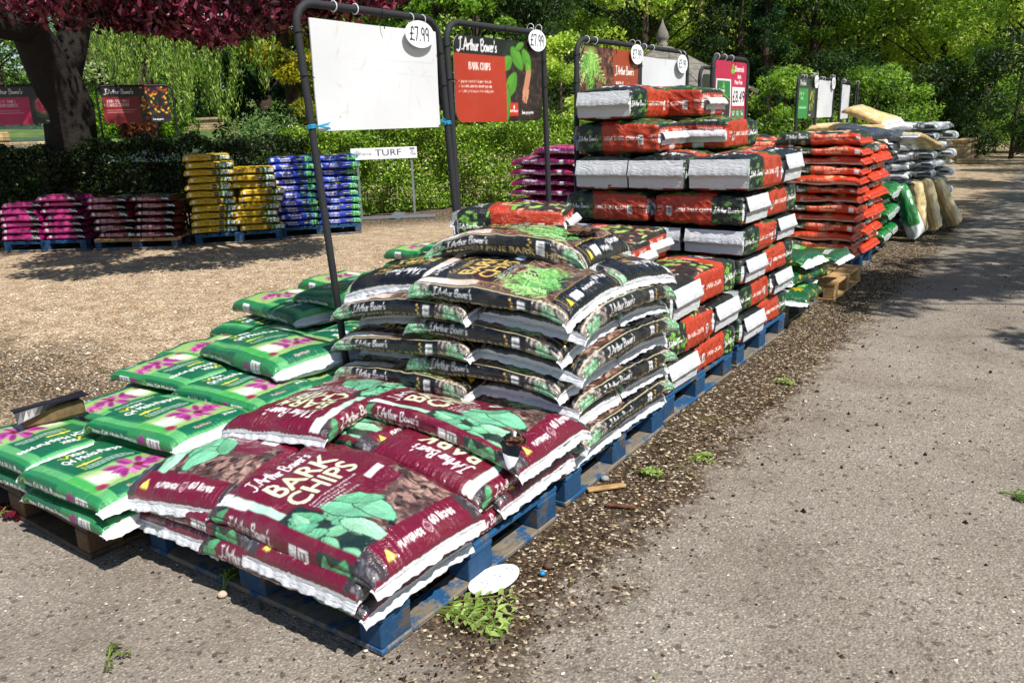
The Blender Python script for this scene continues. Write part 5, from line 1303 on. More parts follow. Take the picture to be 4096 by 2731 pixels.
# 2: bark chips board
b2 = A0(.87, .46, (38, 24, 18), 700); b2.chips(.48, .87, 0, .46, [(58, 38, 28), (40, 26, 20), (74, 52, 38)], 420, .02, gS, (30, 20, 16))
b2.rect(0, .62, .365, .46, (20, 22, 22), .01); b2.rect(.48, .6, .33, .46, (24, 34, 20), .03)
for (u, t, l, w_, r_) in ((.535, .21, .085, .05, .9), (.60, .36, .085, .045, -.8), (.70, .36, .07, .04, -.9), (.49, .10, .10, .03, 1.5), (.50, .33, .06, .04, .6), (.63, .43, .05, .02, .4)): b2.leaf(u, t, l, w_, r_, (92, 160, 44), (70, 134, 34))
b2.leaf(.72, .30, .05, .03, -1.2, (120, 180, 60), (80, 140, 40))
sk = (188, 128, 98); b2.line([(.72, .27), (.70, .21)], .055, sk); b2.line([(.70, .22), (.675, .165)], .045, sk)
for q, e_ in ((.655, .125), (.67, .112), (.69, .108), (.705, .13)): b2.line([(q+.015, .18), (q, e_)], .015, (196, 138, 106))
b2.rect(0, .48, 0, .365, (166, 50, 26)); b2.text(JAB, (.03, .385), .06, U_, T_, (246, 246, 246), 'hand', wide=.92)
b2.text('BARK CHIPS', (.125, .285), .036, U_, T_, (246, 236, 228), 'serif', bold=.03, wide=.85)
for i, s in enumerate(('Large bark chips ideal for all areas of the garden', "FSC certified, approved for children's play areas", 'Long-lasting chips for paths, borders and play areas')): b2.text(s, (.05, .215-.026*i), .0125, U_, T_, (246, 226, 216), wide=.82); b2.ell(.038, .219-.026*i, .003, .003, (246, 226, 216))
b2.rect(.51, .60, .03, .105, (196, 50, 26), .004); b2.text('PLAYGRADE', (.515, .052), .011, U_, T_, (246, 246, 246), bold=.05, wide=.95); b2.ell(.555, .08, .008, .012, (246, 246, 246))
b2.text('Grow your passion', (.64, .04), .022, U_, T_, (240, 240, 240), 'hand', wide=.85)
# 3: mini bark
b3 = A0(.87, .47, (150, 66, 36), 600); b3.chips(0, .47, 0, .47, [(110, 64, 46), (140, 90, 66), (84, 46, 36)], 500, .03, gS, (40, 22, 18))
b3.ell(.14, .40, .12, .10, (150, 190, 90), soft=.7)
for k in range(14): b3.fern(.14+gS.uniform(-.08, .08), .42, gS.uniform(.14, .3), math.radians(-90)+gS.uniform(-1.0, .9), [(96, 160, 60), (170, 206, 110), (60, 130, 50)][k % 3], gS, 18)
b3.rect(.47, .87, 0, .47, (150, 62, 34)); b3.text(JAB, (.50, .30), .055, U_, T_, (244, 240, 236), 'hand', wide=.8); b3.text('MINI', (.51, .21), .042, U_, T_, (244, 236, 228)); b3.text('BARK', (.51, .12), .065, U_, T_, (244, 236, 228), bold=.03); b3.text('CHIPS', (.51, .03), .065, U_, T_, (244, 236, 228), bold=.03)
for k in range(60): b3.ell(gS.uniform(.48, .86), gS.uniform(0, .46), .002, .002, (220, 190, 170))
bw_ = A0(.84, .46, (204, 206, 210)); bw_.line([(.1, .2), (.7, .23)], .002, (222, 224, 226)); bw_.ell(.74, .08, .006, .006, (60, 60, 60))
# 5: shamrock board
b5 = A0(.84, .52, (178, 14, 66), 600); b5.rect(.03, .42, .0, .36, (236, 236, 238)); b5.rect(.05, .40, .02, .345, (30, 110, 60)); b5.rect(.05, .40, .02, .20, (40, 34, 36), .01); b5.line([(.05, .2), (.2, .24), (.4, .17)], .008, (140, 190, 60))
for k in range(3): b5.ell(.225+.018*math.cos(2.1*k+1.57), .30+.018*math.sin(2.1*k+1.57), .016, .016, (110, 190, 60)); b5.ell(.47+.028*math.cos(2.1*k+1.57), .45+.028*math.sin(2.1*k+1.57), .024, .024, (110, 190, 60))
b5.text('Shamrock', (.11, .245), .03, U_, T_, WHT, bold=.04, wide=.9); b5.text('Irish', (.18, .15), .03, U_, T_, WHT, wide=.9); b5.text('Moss Peat', (.12, .09), .028, U_, T_, WHT); b5.text('All Soil Types', (.10, .045), .02, U_, T_, WHT)
b5.text('Shamrock', (.52, .435), .05, U_, T_, WHT, bold=.03, wide=.85); b5.text('Irish', (.60, .37), .036, U_, T_, WHT, bold=.04); b5.text('Moss Peat', (.52, .32), .036, U_, T_, WHT, bold=.04)
b5.rect(.46, .81, .12, .29, (240, 240, 240)); b5.text('£8.49', (.475, .15), .11, U_, T_, (24, 26, 40), bold=.03, wide=1.0)
for k, s in enumerate(('ORGANIC', 'PERFECT', 'IDEAL')): b5.ell(.50+.13*k, .045, .055, .055, (24, 130, 70)); b5.text(s, (.46+.13*k, .055), .014, U_, T_, WHT); b5.text('SOIL', (.475+.13*k, .03), .02, U_, T_, WHT, bold=.04)
# 6: rose board
b6 = A0(.84, .46, (30, 44, 28), 300)
for k in range(40): b6.ell(gS.uniform(.3, .84), gS.uniform(0, .42), gS.uniform(.02, .07), gS.uniform(.02, .05), [(214, 130, 90), (226, 170, 120), (40, 80, 40), (196, 90, 60)][k % 4], gS.uniform(0, 3), .4)
b6.rect(0, .3, 0, .33, (206, 60, 24)); b6.text('Grow your passion', (.4, .02), .03, U_, T_, WHT, 'hand')
b7 = A0(.84, .46, (22, 40, 24), 400); b7.rect(0, .45, 0, .35, (34, 130, 50)); b7.text(JAB, (.03, .385), .05, U_, T_, WHT, 'hand', wide=.9); b7.text('ORGANIC FARM', (.04, .27), .03, U_, T_, (200, 240, 200), 'serif', wide=.9); b7.text('MANURE', (.11, .22), .03, U_, T_, (200, 240, 200), 'serif'); b7.lines((.05, .15), 3, .34, .008, U_, T_, (180, 230, 180), gS)
for k in range(30): b7.ell(.66+gS.uniform(-.12, .12), .22+gS.uniform(-.12, .12), .04, .02, [(120, 170, 40), (150, 200, 60), (60, 110, 30), (150, 40, 30)][k % 4 if k % 9 else 3], gS.uniform(0, 3), .4)
b7.text('Grow your passion', (.5, .03), .026, U_, T_, WHT, 'hand', wide=.7)

W_ = .955; AX = 90.0; SX = -1.30
s1 = sign('sign with a large blank white board tied with blue twine, nearest the camera', (SX, 1.195), AX, W_, b1, .855, .475, 1.515, lean=-.072, twine=True, rad=.006, bend=.012, nring=((.24, .38),))
price_disc('oval £7.99 price tag on the corner of the blank white board', '£7.99', s1, .745-.12, 1.965)
s2 = sign('sign showing a red BARK CHIPS board with a hand and leaves', (SX, 2.13), AX, W_, b2, .87, .455, 1.535, lean=-.03, rad=.06, nring=((.86,),))
price_disc('oval £7.99 price tag on the red BARK CHIPS board', '£7.99', s2, .78, 2.0, rx=.095, rz=.062)
s3 = sign('sign with fern and brown MINI BARK board behind the bale tower', (SX, 3.40), AX, W_, b3, .87, .47, 1.54, lean=.02, rad=.08, nring=((.14, .26),))
price_disc('oval £7.99 price tag on the fern board', '£7.99', s3, .88, 1.985, rx=.10, rz=.07)
s4 = sign('sign with a blank white board behind the topmost bales', (SX, 4.37), AX, .93, bw_, .84, .46, 1.52, rad=.01, bend=.02, nring=((.1, .25),))
price_disc('oval £5.99 price tag on the blank board behind the bales', '£5.99', s4, .76, 1.95, rx=.10, rz=.072)
s5 = sign('crimson Irish Moss Peat sign showing £8.49', (SX, 5.89), AX, .93, b5, .84, .52, 1.50, r=.022, nring=((.1, .3, .5),), rad=.01)
s6 = sign('flower board sign partly behind the crimson one', (SX-.30, 6.34), AX-0, .93, b6, .84, .46, 1.47, H=1.99, nring=((.3,),))
price_disc('oval £5.91 price tag on the flower board', '£5.91', s6, .80, 1.90, rx=.085, rz=.075)
s7 = sign('green manure sign, first of the far group', (SX, 8.62), AX, .83, b7, .77, .46, 1.47, H=1.95, step=.012)
price_disc('oval £4.99 price tag on the green manure sign', '£4.99', s7, .70, 1.90, rx=.09, rz=.075)
s8 = sign('blank white sign, second of the far group', (SX, 9.47), AX, .83, bw_, .77, .46, 1.47, H=1.95, step=.02, rad=.04)
price_disc('oval £3.99 price tag on the second far sign', '£3.99', s8, .70, 1.90, rx=.09, rz=.075)
s9 = sign('blank white sign standing alone, third of the far group', (SX, 10.72), AX+4, .75, bw_, .70, .46, 1.44, H=1.95, step=.02, rad=.05)
s10 = sign('farthest sign frame seen nearly edge on', (SX, 11.75), AX+14, .8, bw_, .72, .40, 1.5, H=1.95, step=.02)
# signs behind the hedge side stacks
b9 = A0(.84, .48, (26, 20, 24), 500); b9.rect(0, .46, 0, .34, (120, 12, 22)); b9.text(JAB, (.04, .38), .058, U_, T_, (226, 226, 226), 'hand', wide=.92); b9.text('JOHN INNES POTS', (.06, .27), .034, U_, T_, (226, 206, 206), 'serif', wide=.82); b9.text('& PLANTERS COMPOST', (.02, .22), .034, U_, T_, (226, 206, 206), 'serif', wide=.72); b9.lines((.05, .17), 4, .36, .006, U_, T_, (190, 150, 150), gS)
for k in range(70): b9.ell(gS.uniform(.47, .83), gS.uniform(.12, .46), .024, .012, [(206, 160, 30), (190, 50, 20), (40, 70, 30), (226, 186, 40), (150, 40, 20)][k % 5], gS.uniform(0, 3), .3)
b9.ell(.53, .06, .026, .026, (180, 40, 50)); b9.text('Grow your passion', (.60, .03), .026, U_, T_, WHT, 'hand', wide=.75)
b10 = A0(.84, .48, (24, 26, 24), 500); b10.rect(0, .46, 0, .34, (176, 16, 76)); b10.text(JAB, (.04, .38), .058, U_, T_, (226, 226, 226), 'hand', wide=.92); b10.text('JOHN INNES', (.10, .27), .034, U_, T_, (236, 200, 216), 'serif', wide=.9); b10.text('ERICACEOUS COMPOST', (.02, .22), .034, U_, T_, (236, 200, 216), 'serif', wide=.72); b10.lines((.05, .17), 4, .36, .006, U_, T_, (226, 150, 180), gS)
b10.ell(.64, .22, .16, .15, (206, 150, 110), soft=.5)
for k in range(34): b10.ell(.64+gS.uniform(-.09, .09), .25+gS.uniform(-.08, .08), .035, .024, [(206, 50, 90), (226, 90, 120), (180, 30, 70)][k % 3], gS.uniform(0, 3), .4)
for r_ in (.3, 2.8, -1.2): b10.leaf(.64+.07*math.cos(r_), .10, .07, .022, r_, (60, 110, 40), (40, 80, 30))
b10.text('Grow your passion', (.62, .03), .026, U_, T_, WHT, 'hand', wide=.7)
sA = sign('dark red JOHN INNES POTS & PLANTERS sign by the hedge', (-10.59, 5.35), 58.5, 1.05, b9, .84, .48, 1.725, H=2.26, r=.016, mat=M_TUBEB, bs=1.11, rad=.05, group='signs by the hedge', step=.009, nring=((.3,),))
sB = sign('crimson ERICACEOUS COMPOST sign cut by the left edge of the view', (-11.34, 4.11), 58.5, 1.05, b10, .84, .48, 1.745, H=2.28, r=.016, mat=M_TUBEB, bs=1.11, rad=.05, group='signs by the hedge', step=.009, nring=((.3,),))
price_disc('oval £4.99 price tag on the crimson sign by the hedge', '£4.99', sB, .85, 2.21, rx=.11, rz=.078)
# fallen tag on the ground
fd = price_disc('oval price tag fallen face up on the gravel beside the pallet', 'worn', None, 0, 0, .108, .058)
fd.rotation_euler = (R(-84), R(0), R(80)); fd.location = (.045, .50, .018)
# turf sign
bt = A0(1.12, .19, (236, 237, 240), 700); bt.text('TURF', (.41, .055), .105, U_, T_, (40, 44, 76), wide=1.25, bold=.012); bt.text('SHERBORNE TURF', (.05, .07), .032, U_, T_, (60, 100, 96), wide=.8)
for k in range(7): bt.line([(.09, .03), (.05+.02*k, .15-.01*abs(k-3))], .008, (90, 130, 120))
bt.text('TGA', (1.0, .05), .035, U_, T_, (60, 90, 100), bold=.05); bt.rect(.995, 1.08, .145, .17, (90, 100, 110))
for k in range(5): bt.line([(1.0+.018*k, .14), (1.03+.004*k, .095)], .005, (110, 130, 140))
M_GALV = plain_mat('galvanised_post', (150, 156, 164), .45, .25, 8, 0, metal=.6)
root = empty('turf_sign', (-8.68, 8.555, 0), R(43)); tag(root, 'long low white TURF sign on two galvanised posts before the hedge', 'sign')
obj('board', board_mesh(bt, 1.12, .19, th=.02, rad=.004, step=.007), root, (0, 0, 1.015))
for x in (.10, 1.02):
    p = MB(); p.box(x-.02, x+.02, .022, .042, 0, 1.12, bev=.003); p.build('post', M_GALV, root)
# ---------------------------------------------------------------- ground
def ground_mat(name, road=False):
    m, N, Lk, b = newmat(name)
    ge = N.new('ShaderNodeNewGeometry'); P = ge.outputs['Position']
    sp = N.new('ShaderNodeSeparateXYZ'); Lk.new(P, sp.inputs[0])
    def vor(scale, rnd=1.0):
        v = N.new('ShaderNodeTexVoronoi'); v.inputs['Scale'].default_value = scale; v.inputs['Randomness'].default_value = rnd; Lk.new(P, v.inputs['Vector']); return v
    def sep(c): s = N.new('ShaderNodeSeparateColor'); Lk.new(c, s.inputs[0]); return s.outputs[0]
    big = noise_node(N, Lk, .9, 5, .6, P); mid = noise_node(N, Lk, 5, 5, .65, P); fine = noise_node(N, Lk, 40, 4, .7, P)
    # asphalt
    va = vor(170); vb = vor(60)
    asp = ramp(N, Lk, sep(va.outputs['Color']), [(.0, L4((128, 122, 115))), (.5, L4((149, 143, 136))), (.9, L4((162, 156, 148))), (1.0, L4((208, 200, 188)))])
    tint = ramp(N, Lk, noise_node(N, Lk, 1.4, 8, .7, P).outputs[0], [(.3, L4((200, 192, 184))), (.5, L4((240, 235, 228))), (.7, L4((255, 252, 246)))])
    aspc = mixc(N, Lk, 1.0, asp.outputs[0], tint.outputs[0], 'MULTIPLY')
    dp = ramp(N, Lk, noise_node(N, Lk, .55, 9, .72, P, .6).outputs[0], [(.40, (0, 0, 0)), (.56, (1, 1, 1))]); aspc = mixc(N, Lk, mnode(N, Lk, 'MULTIPLY', dp.outputs[0], .30), aspc, L4((122, 112, 100)))
    stn = ramp(N, Lk, sep(vb.outputs['Color']), [(.955, (0, 0, 0)), (.965, (1, 1, 1))])
    aspc = mixc(N, Lk, mnode(N, Lk, 'MULTIPLY', stn.outputs[0], .6), aspc, L4((66, 56, 48)))
    # gravel
    vg = vor(95); gr = ramp(N, Lk, sep(vg.outputs['Color']), [(.0, L4((110, 90, 68))), (.35, L4((176, 156, 132))), (.7, L4((210, 192, 168))), (1.0, L4((240, 228, 206)))])
    gt = ramp(N, Lk, mid.outputs[0], [(.35, L4((200, 190, 178))), (.65, L4((255, 250, 240)))])
    grc = mixc(N, Lk, 1.0, gr.outputs[0], gt.outputs[0], 'MULTIPLY')
    # dark crumbly litter / soil
    vs = vor(95); so = ramp(N, Lk, sep(vs.outputs['Color']), [(.0, L4((38, 30, 22))), (.45, L4((70, 57, 45))), (.82, L4((104, 87, 69))), (.93, L4((176, 158, 130))), (1.0, L4((224, 214, 190)))])
    moss = ramp(N, Lk, noise_node(N, Lk, 3.3, 4, .6, P).outputs[0], [(.58, (0, 0, 0)), (.72, (1, 1, 1))])
    soc = mixc(N, Lk, mnode(N, Lk, 'MULTIPLY', moss.outputs[0], .55), so.outputs[0], L4((84, 88, 34)))
    def band(v, a, bb):    # smoothstep a..b of v
        mr = N.new('ShaderNodeMapRange'); mr.interpolation_type = 'SMOOTHSTEP'; Lk.new(v, mr.inputs[0]); mr.inputs[1].default_value = a; mr.inputs[2].default_value = bb; return mr.outputs[0]
    wob = mnode(N, Lk, 'MULTIPLY', mnode(N, Lk, 'SUBTRACT', mid.outputs[0], .5), .9)
    wob2 = mnode(N, Lk, 'MULTIPLY', mnode(N, Lk, 'SUBTRACT', big.outputs[0], .5), 1.6)
    X = mnode(N, Lk, 'ADD', sp.outputs[0], wob); Xb = mnode(N, Lk, 'ADD', sp.outputs[0], mnode(N, Lk, 'ADD', wob, wob2)); Yb = mnode(N, Lk, 'ADD', sp.outputs[1], mnode(N, Lk, 'ADD', wob, wob2))
    # asphalt right of x ~ .45 and in front of y ~ .1
    a1 = band(X, .22, .50); a2 = mnode(N, Lk, 'SUBTRACT', 1.0, band(mnode(N, Lk, 'ADD', sp.outputs[1], mnode(N, Lk, 'ADD', wob, mnode(N, Lk, 'MULTIPLY', sp.outputs[0], .05))), -.12, .30))
    am = mnode(N, Lk, 'MAXIMUM', a1, a2)
    # soil: strip beside the pallets, a rim where gravel starts, and under the hedge
    s1 = mnode(N, Lk, 'MULTIPLY', band(X, -1.6, -1.2), 1.0)
    rim = mnode(N, Lk, 'SUBTRACT', 1.0, band(mnode(N, Lk, 'ABSOLUTE', mnode(N, Lk, 'SUBTRACT', Yb, .9)), .1, .9))
    hd = N.new('ShaderNodeVectorMath'); hd.operation = 'DOT_PRODUCT'; Lk.new(P, hd.inputs[0]); hd.inputs[1].default_value = (-.82, .57, 0)
    hs = band(mnode(N, Lk, 'ADD', hd.outputs['Value'], mnode(N, Lk, 'MULTIPLY', wob2, .8)), 10.3, 11.5)
    pat = ramp(N, Lk, noise_node(N, Lk, 1.7, 6, .7, P).outputs[0], [(.60, (0, 0, 0)), (.72, (1, 1, 1))])
    sm = mnode(N, Lk, 'MAXIMUM', mnode(N, Lk, 'MAXIMUM', s1, mnode(N, Lk, 'MULTIPLY', rim, .9)), mnode(N, Lk, 'MAXIMUM', hs, mnode(N, Lk, 'MULTIPLY', pat.outputs[0], .45)))
    # far end of the yard is straw coloured again
    fy = mnode(N, Lk, 'MULTIPLY', band(Yb, 11.5, 14), .8); sm2 = mnode(N, Lk, 'MULTIPLY', sm, mnode(N, Lk, 'SUBTRACT', 1.0, fy))
    c = mixc(N, Lk, sm2, grc, soc)
    c = mixc(N, Lk, mnode(N, Lk, 'MULTIPLY', am, mnode(N, Lk, 'SUBTRACT', 1.0, mnode(N, Lk, 'MULTIPLY', pat.outputs[0], .18))), c, aspc)
    dk = ramp(N, Lk, fine.outputs[0], [(.3, (.72, .72, .72)), (.6, (1, 1, 1))]); c = mixc(N, Lk, 1.0, c, dk.outputs[0], 'MULTIPLY')
    Lk.new(c, b.inputs['Base Color']); b.inputs['Roughness'].default_value = .95; b.inputs['Specular IOR Level'].default_value = .15
    h = mnode(N, Lk, 'ADD', mnode(N, Lk, 'MULTIPLY', vg.outputs['Distance'], -.8), mnode(N, Lk, 'MULTIPLY', fine.outputs[0], .8))
    bump(N, Lk, h, .6, .010, b)
    return m
M_GROUND = ground_mat('gravel_and_asphalt')
g_ = MB(); 
def grid_sheet(name, x0, x1, y0, y1, nx, ny, zf, mat, mask=None):
    X, Y = np.meshgrid(np.linspace(x0, x1, nx+1), np.linspace(y0, y1, ny+1), indexing='ij'); Z = zf(X, Y)
    i = (np.arange(nx)*(ny+1))[:, None]; j = np.arange(ny)[None]; F = np.stack([i+j, i+ny+1+j, i+ny+2+j, i+j+1], -1).reshape(-1, 4)
    if mask is not None:
        k = mask(X, Y).ravel(); F = F[k[F].all(1)]
    return obj(name, mesh_np(name, np.stack([X, Y, Z], -1).reshape(-1, 3), F, None, True, [mat]))
def zg(X, Y):
    r = np.hypot(X+1, Y-4); return np.where(r > 14, -.0*(r-14), 0)+.004*np.sin(X*1.7)*np.sin(Y*1.3)-.004
hedge_line = [(-14.2, 1.6), (-11.0, 4.95), (-9.55, 6.55), (-9.55, 8.1), (-9.5, 9.2), (-8.9, 10.9), (-7.3, 13.2), (-5.2, 17.5)]
tag(grid_sheet('ground', -70, 60, -12, 90, 130, 102, lambda X, Y: zg(X, Y)-.0, M_GROUND), kind='structure')
tag(grid_sheet('road', .62, 5.2, -12, 60, 12, 80, lambda X, Y: zg(X, Y)+.003, M_GROUND), kind='structure')

# ---------------------------------------------------------------- leaves
def leaf_mat(name, rough=.5, trans=.35, tint=(1, 1, 1)):
    m, N, Lk, b = newmat(name)
    a = N.new('ShaderNodeAttribute'); a.attribute_name = 'art'; Lk.new(a.outputs['Color'], b.inputs['Base Color'])
    b.inputs['Roughness'].default_value = rough; b.inputs['Specular IOR Level'].default_value = .35
    tr = N.new('ShaderNodeBsdfTranslucent'); mx = N.new('ShaderNodeMixShader'); mx.inputs[0].default_value = trans
    g = mixc(N, Lk, 1.0, a.outputs['Color'], (1.5, 1.6, .7, 1), 'MULTIPLY'); Lk.new(g, tr.inputs[0])
    out = N['Material Output']; Lk.new(b.outputs[0], mx.inputs[1]); Lk.new(tr.outputs[0], mx.inputs[2]); Lk.new(mx.outputs[0], out.inputs[0])
    return m
M_LEAF = leaf_mat('leaf', .45, .42); M_PLUM = leaf_mat('plum_leaf', .32, .12); M_HLEAF = leaf_mat('hedge_leaf', .35, .25)
M_BARKT = plain_mat('tree_bark', (74, 62, 48), .9, .5, 14, .03, rgb2=(40, 32, 24)); M_BARKD = plain_mat('dark_tree_bark', (36, 30, 24), .9, .5, 9, .05, rgb2=(24, 19, 14))

def leaves(C, size, cols, rng, aspect=.5, droop=.3, normal_up=.3, dirs=None, clump=None, jitter=.25):
    """C (n,3) centres -> verts, quads, colours; each leaf a folded diamond"""
    n = len(C); s = size*rng.uniform(.6, 1.25, n)
    d = rng.normal(0, 1, (n, 3)) if dirs is None else dirs+rng.normal(0, .35, (n, 3)); d[:, 2] -= droop; d /= np.linalg.norm(d, axis=1, keepdims=True)
    up = rng.normal(0, 1, (n, 3)); up[:, 2] += normal_up*3; side = np.cross(d, up); side /= np.linalg.norm(side, axis=1, keepdims=True)+1e-9
    nm = np.cross(side, d); a = s[:, None]
    V = np.stack([C-d*a*.5, C+side*a*aspect*.5+nm*a*.08, C+d*a*.5, C-side*a*aspect*.5+nm*a*.08], 1).reshape(-1, 3)
    F = np.arange(n*4).reshape(-1, 4)
    cl = lin(np.array(cols))[rng.integers(0, len(cols), n)] if clump is None else lin(np.array(cols))[clump % len(cols)]
    cl = cl*rng.uniform(1-jitter, 1+jitter, (n, 1)); return V, F, np.repeat(cl, 4, 0)

def clumps(centers, radii, n_each, rng, flat=.7):
    out = []; ids = []
    for i, (c, r) in enumerate(zip(centers, radii)):
        p = rng.normal(0, 1, (n_each, 3)); p /= np.linalg.norm(p, axis=1, keepdims=True); p *= (rng.uniform(.25, 1, (n_each, 1))**.6)*r
        p[:, 2] *= flat; out.append(p+c); ids.append(np.full(n_each, i))
    return np.concatenate(out), np.concatenate(ids)

def foliage(name, C, size, cols, rng, mat, parent, **kw):
    V, F, Cc = leaves(C, size, cols, rng, **kw); return obj(name, mesh_np(name, V, F, Cc, False, [mat]), parent)

def trunk_mesh(name, pts, rad, limbs, mat, parent, seed=0, n=9):
    m = MB(); g = random.Random(seed); m.tube(pts, rad, n, jit=.25, rng=g)
    for lp, lr in limbs: m.tube(lp, lr, 6, jit=.2, rng=g)
    return m.build(name, mat, parent, True)

def tree(label, x, y, H, rad, cols, seed, group='woodland trees', z_lo=.18, nclump=40, per=220, leaf=.16, cr=.28, shape='round', mat=None, cat='tree', name='broadleaf_tree', trunk=.2, tr_m=None, droop=.3, aspect=.5, x_off=0, lean=(0, 0)):
    g = np.random.default_rng(seed); root = empty(name, (x, y, 0)); tag(root, label, cat, group)
    cs = []; rs = []
    for i in range(nclump):
        t = g.uniform(0, 1); a = g.uniform(0, 6.283)
        z = H*(z_lo+(1-z_lo)*t)
        if shape == 'cone': rr = rad*(1.02-t)**.85; q = g.uniform(.45, 1)
        elif shape == 'column': rr = rad*min(1, (1.05-t)*2.2)**.7; q = g.uniform(.5, 1)
        else: rr = rad*math.sin(math.pi*min(.97, .12+.88*t))**.55; q = g.uniform(.35, 1)**.6
        cs.append((math.cos(a)*rr*q+lean[0]*z, math.sin(a)*rr*q+lean[1]*z, z)); rs.append(cr*rad*g.uniform(.6, 1.25))
    C, ids = clumps(np.array(cs), rs, per, g, .55 if shape == 'cone' else .7)
    C[:, 2] = np.maximum(C[:, 2], .1)
    clv = g.integers(0, len(cols), nclump)
    foliage('crown', C, leaf, cols, g, mat or M_LEAF, root, droop=droop, aspect=aspect, clump=clv[ids]+g.integers(0, 2, len(ids)))
    pts = [(lean[0]*H*t+.15*trunk*math.sin(5*t+seed), lean[1]*H*t+.15*trunk*math.cos(4*t+seed), H*.93*t) for t in np.linspace(0, 1, 8)]
    limbs = []
    for i in range(0, nclump, 2):
        c = cs[i]; b = max(.25*c[2], c[2]-.5*math.hypot(c[0]-lean[0]*c[2], c[1]-lean[1]*c[2])-.2*H*.3)
        p0 = (lean[0]*b, lean[1]*b, b); mid = tuple((p0[k]*.45+c[k]*.55) for k in range(3)); r0 = trunk*.28*(1-.6*b/H)
        limbs.append(([p0, (mid[0], mid[1], mid[2]+.05*H*.3), c], [r0, r0*.6, r0*.2]))
    trunk_mesh('trunk', pts, [trunk*(1.25-1.1*t) for t in np.linspace(0, 1, 8)], limbs, tr_m or M_BARKT, root, seed)
    return root
CAMROT = (Matrix.Rotation(YAW, 4, 'Z')@Matrix.Rotation(math.pi/2-PITCH, 4, 'X')@Matrix.Rotation(ROLL, 4, 'Z')).to_3x3()
def pt(u, v, D):
    """world point at horizontal distance D seen along picture direction (u, v) of a 2352 x 1568 frame"""
    x = (u-1176)/1849.; y = -(v-784)/1849.
    d = CAMROT@Vector((x, y, -1)); t = D/math.hypot(d.x, d.y)
    return np.array([CAMX+d.x*t, CAMY+d.y*t, CAMZ+d.z*t])
gv = np.random.default_rng(99)
# ---------------------------------------------------------------- hedge
def hedge(label, line, H, th, n, cols, seed, size=.05, dens_top=1.0, ragged=.12, name='hedge'):
    g = np.random.default_rng(seed); root = empty(name, (line[0][0], line[0][1], 0)); tag(root, label, 'hedge', 'hedges round the yard'); ox, oy = line[0]
    P = np.array(line); seg = np.linalg.norm(np.diff(P, axis=0), axis=1); cum = np.concatenate([[0], np.cumsum(seg)]); Lt = cum[-1]
    s = g.uniform(0, Lt, n); px = np.interp(s, cum, P[:, 0]); py = np.interp(s, cum, P[:, 1]); k = np.clip(np.searchsorted(cum, s)-1, 0, len(seg)-1)
    d = np.diff(P, axis=0)[k]/seg[k][:, None]; nr = np.stack([d[:, 1], -d[:, 0]], 1)
    Hs = H*(1+ragged*np.sin(s*1.9+seed)*.6+ragged*np.sin(s*5.1)*.35)
    w = g.uniform(0, 1, n); side = w < .55; top = (w >= .55) & (w < .85)
    off = np.where(side, th*(1-.35*g.uniform(0, 1, n)**2), g.uniform(-th, th, n)); z = np.where(side, g.uniform(0.02, 1, n)*Hs, np.where(top, Hs*(1-.12*g.uniform(0, 1, n)**2), g.uniform(.02, 1, n)*Hs))
    bump_ = .10*np.sin(s*3.1+z*4)+.07*np.sin(s*7.3-z*6)
    off = off+bump_*side; z += top*(.06*np.sin(s*9)+g.uniform(-.02, .08, n)*ragged*6)
    z += (g.uniform(0, 1, n) < .06)*top*g.uniform(.05, .25, n)*ragged*6
    C = np.stack([px+nr[:, 0]*off-ox, py+nr[:, 1]*off-oy, np.maximum(z, .02)], 1)
    foliage('foliage', C, size, cols, g, M_HLEAF, root, droop=.1, aspect=.6, jitter=.45)
    m = MB(); r = random.Random(seed)
    for i in range(int(Lt*9)):
        s0 = r.uniform(0, Lt); x = float(np.interp(s0, cum, P[:, 0]))-ox; y = float(np.interp(s0, cum, P[:, 1]))-oy
        q = [(x+r.uniform(-.1, .1), y+r.uniform(-.1, .1), 0)]
        for t in (.35, .7, .95): q.append((q[-1][0]+r.uniform(-.14, .14), q[-1][1]+r.uniform(-.14, .14), H*t))
        m.tube(q, [.016, .011, .008, .004], 4)
    m.build('stems', M_BARKD, root)
    return root
DK = [(34, 52, 22), (44, 66, 26), (26, 40, 20), (58, 78, 30), (40, 44, 24)]  # hedge greens darkened, the tree's shade is put into the leaf colour
LT = [(112, 146, 40), (140, 172, 54), (90, 126, 34), (164, 190, 74), (70, 102, 30), (120, 146, 52)]  # brighter hedge greens, the sunlit look is put into the leaf colour
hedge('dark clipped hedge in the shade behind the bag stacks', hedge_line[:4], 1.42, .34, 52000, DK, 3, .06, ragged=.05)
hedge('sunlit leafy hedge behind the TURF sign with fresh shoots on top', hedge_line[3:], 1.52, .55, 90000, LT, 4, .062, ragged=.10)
# ivy bush at the left
def bush(label, x, y, rx, ry, h, n, cols, seed, size, name='shrub', mat=None, cat='shrub', group=None, z0=0, aspect=.55, droop=.2):
    g = np.random.default_rng(seed); root = empty(name, (x, y, z0)); tag(root, label, cat, group)
    k = 16; cs = np.stack([g.uniform(-1, 1, k)*rx*.75, g.uniform(-1, 1, k)*ry*.75, g.uniform(.15, .85, k)*h], 1)
    C, ids = clumps(cs, g.uniform(.3, .5, k)*max(rx, h*.6), n//k, g, .9); C[:, 2] = np.clip(C[:, 2], .02, None)
    foliage('foliage', C, size, cols, g, mat or M_LEAF, root, clump=ids+g.integers(0, 2, len(ids)), droop=droop, aspect=aspect)
    m = MB(); r = random.Random(seed)
    for c in cs[::2]: m.tube([(0, 0, 0), (c[0]*.4, c[1]*.4, c[2]*.6), tuple(c)], [.03, .02, .006], 5)
    m.build('stems', M_BARKT, root, True); return root
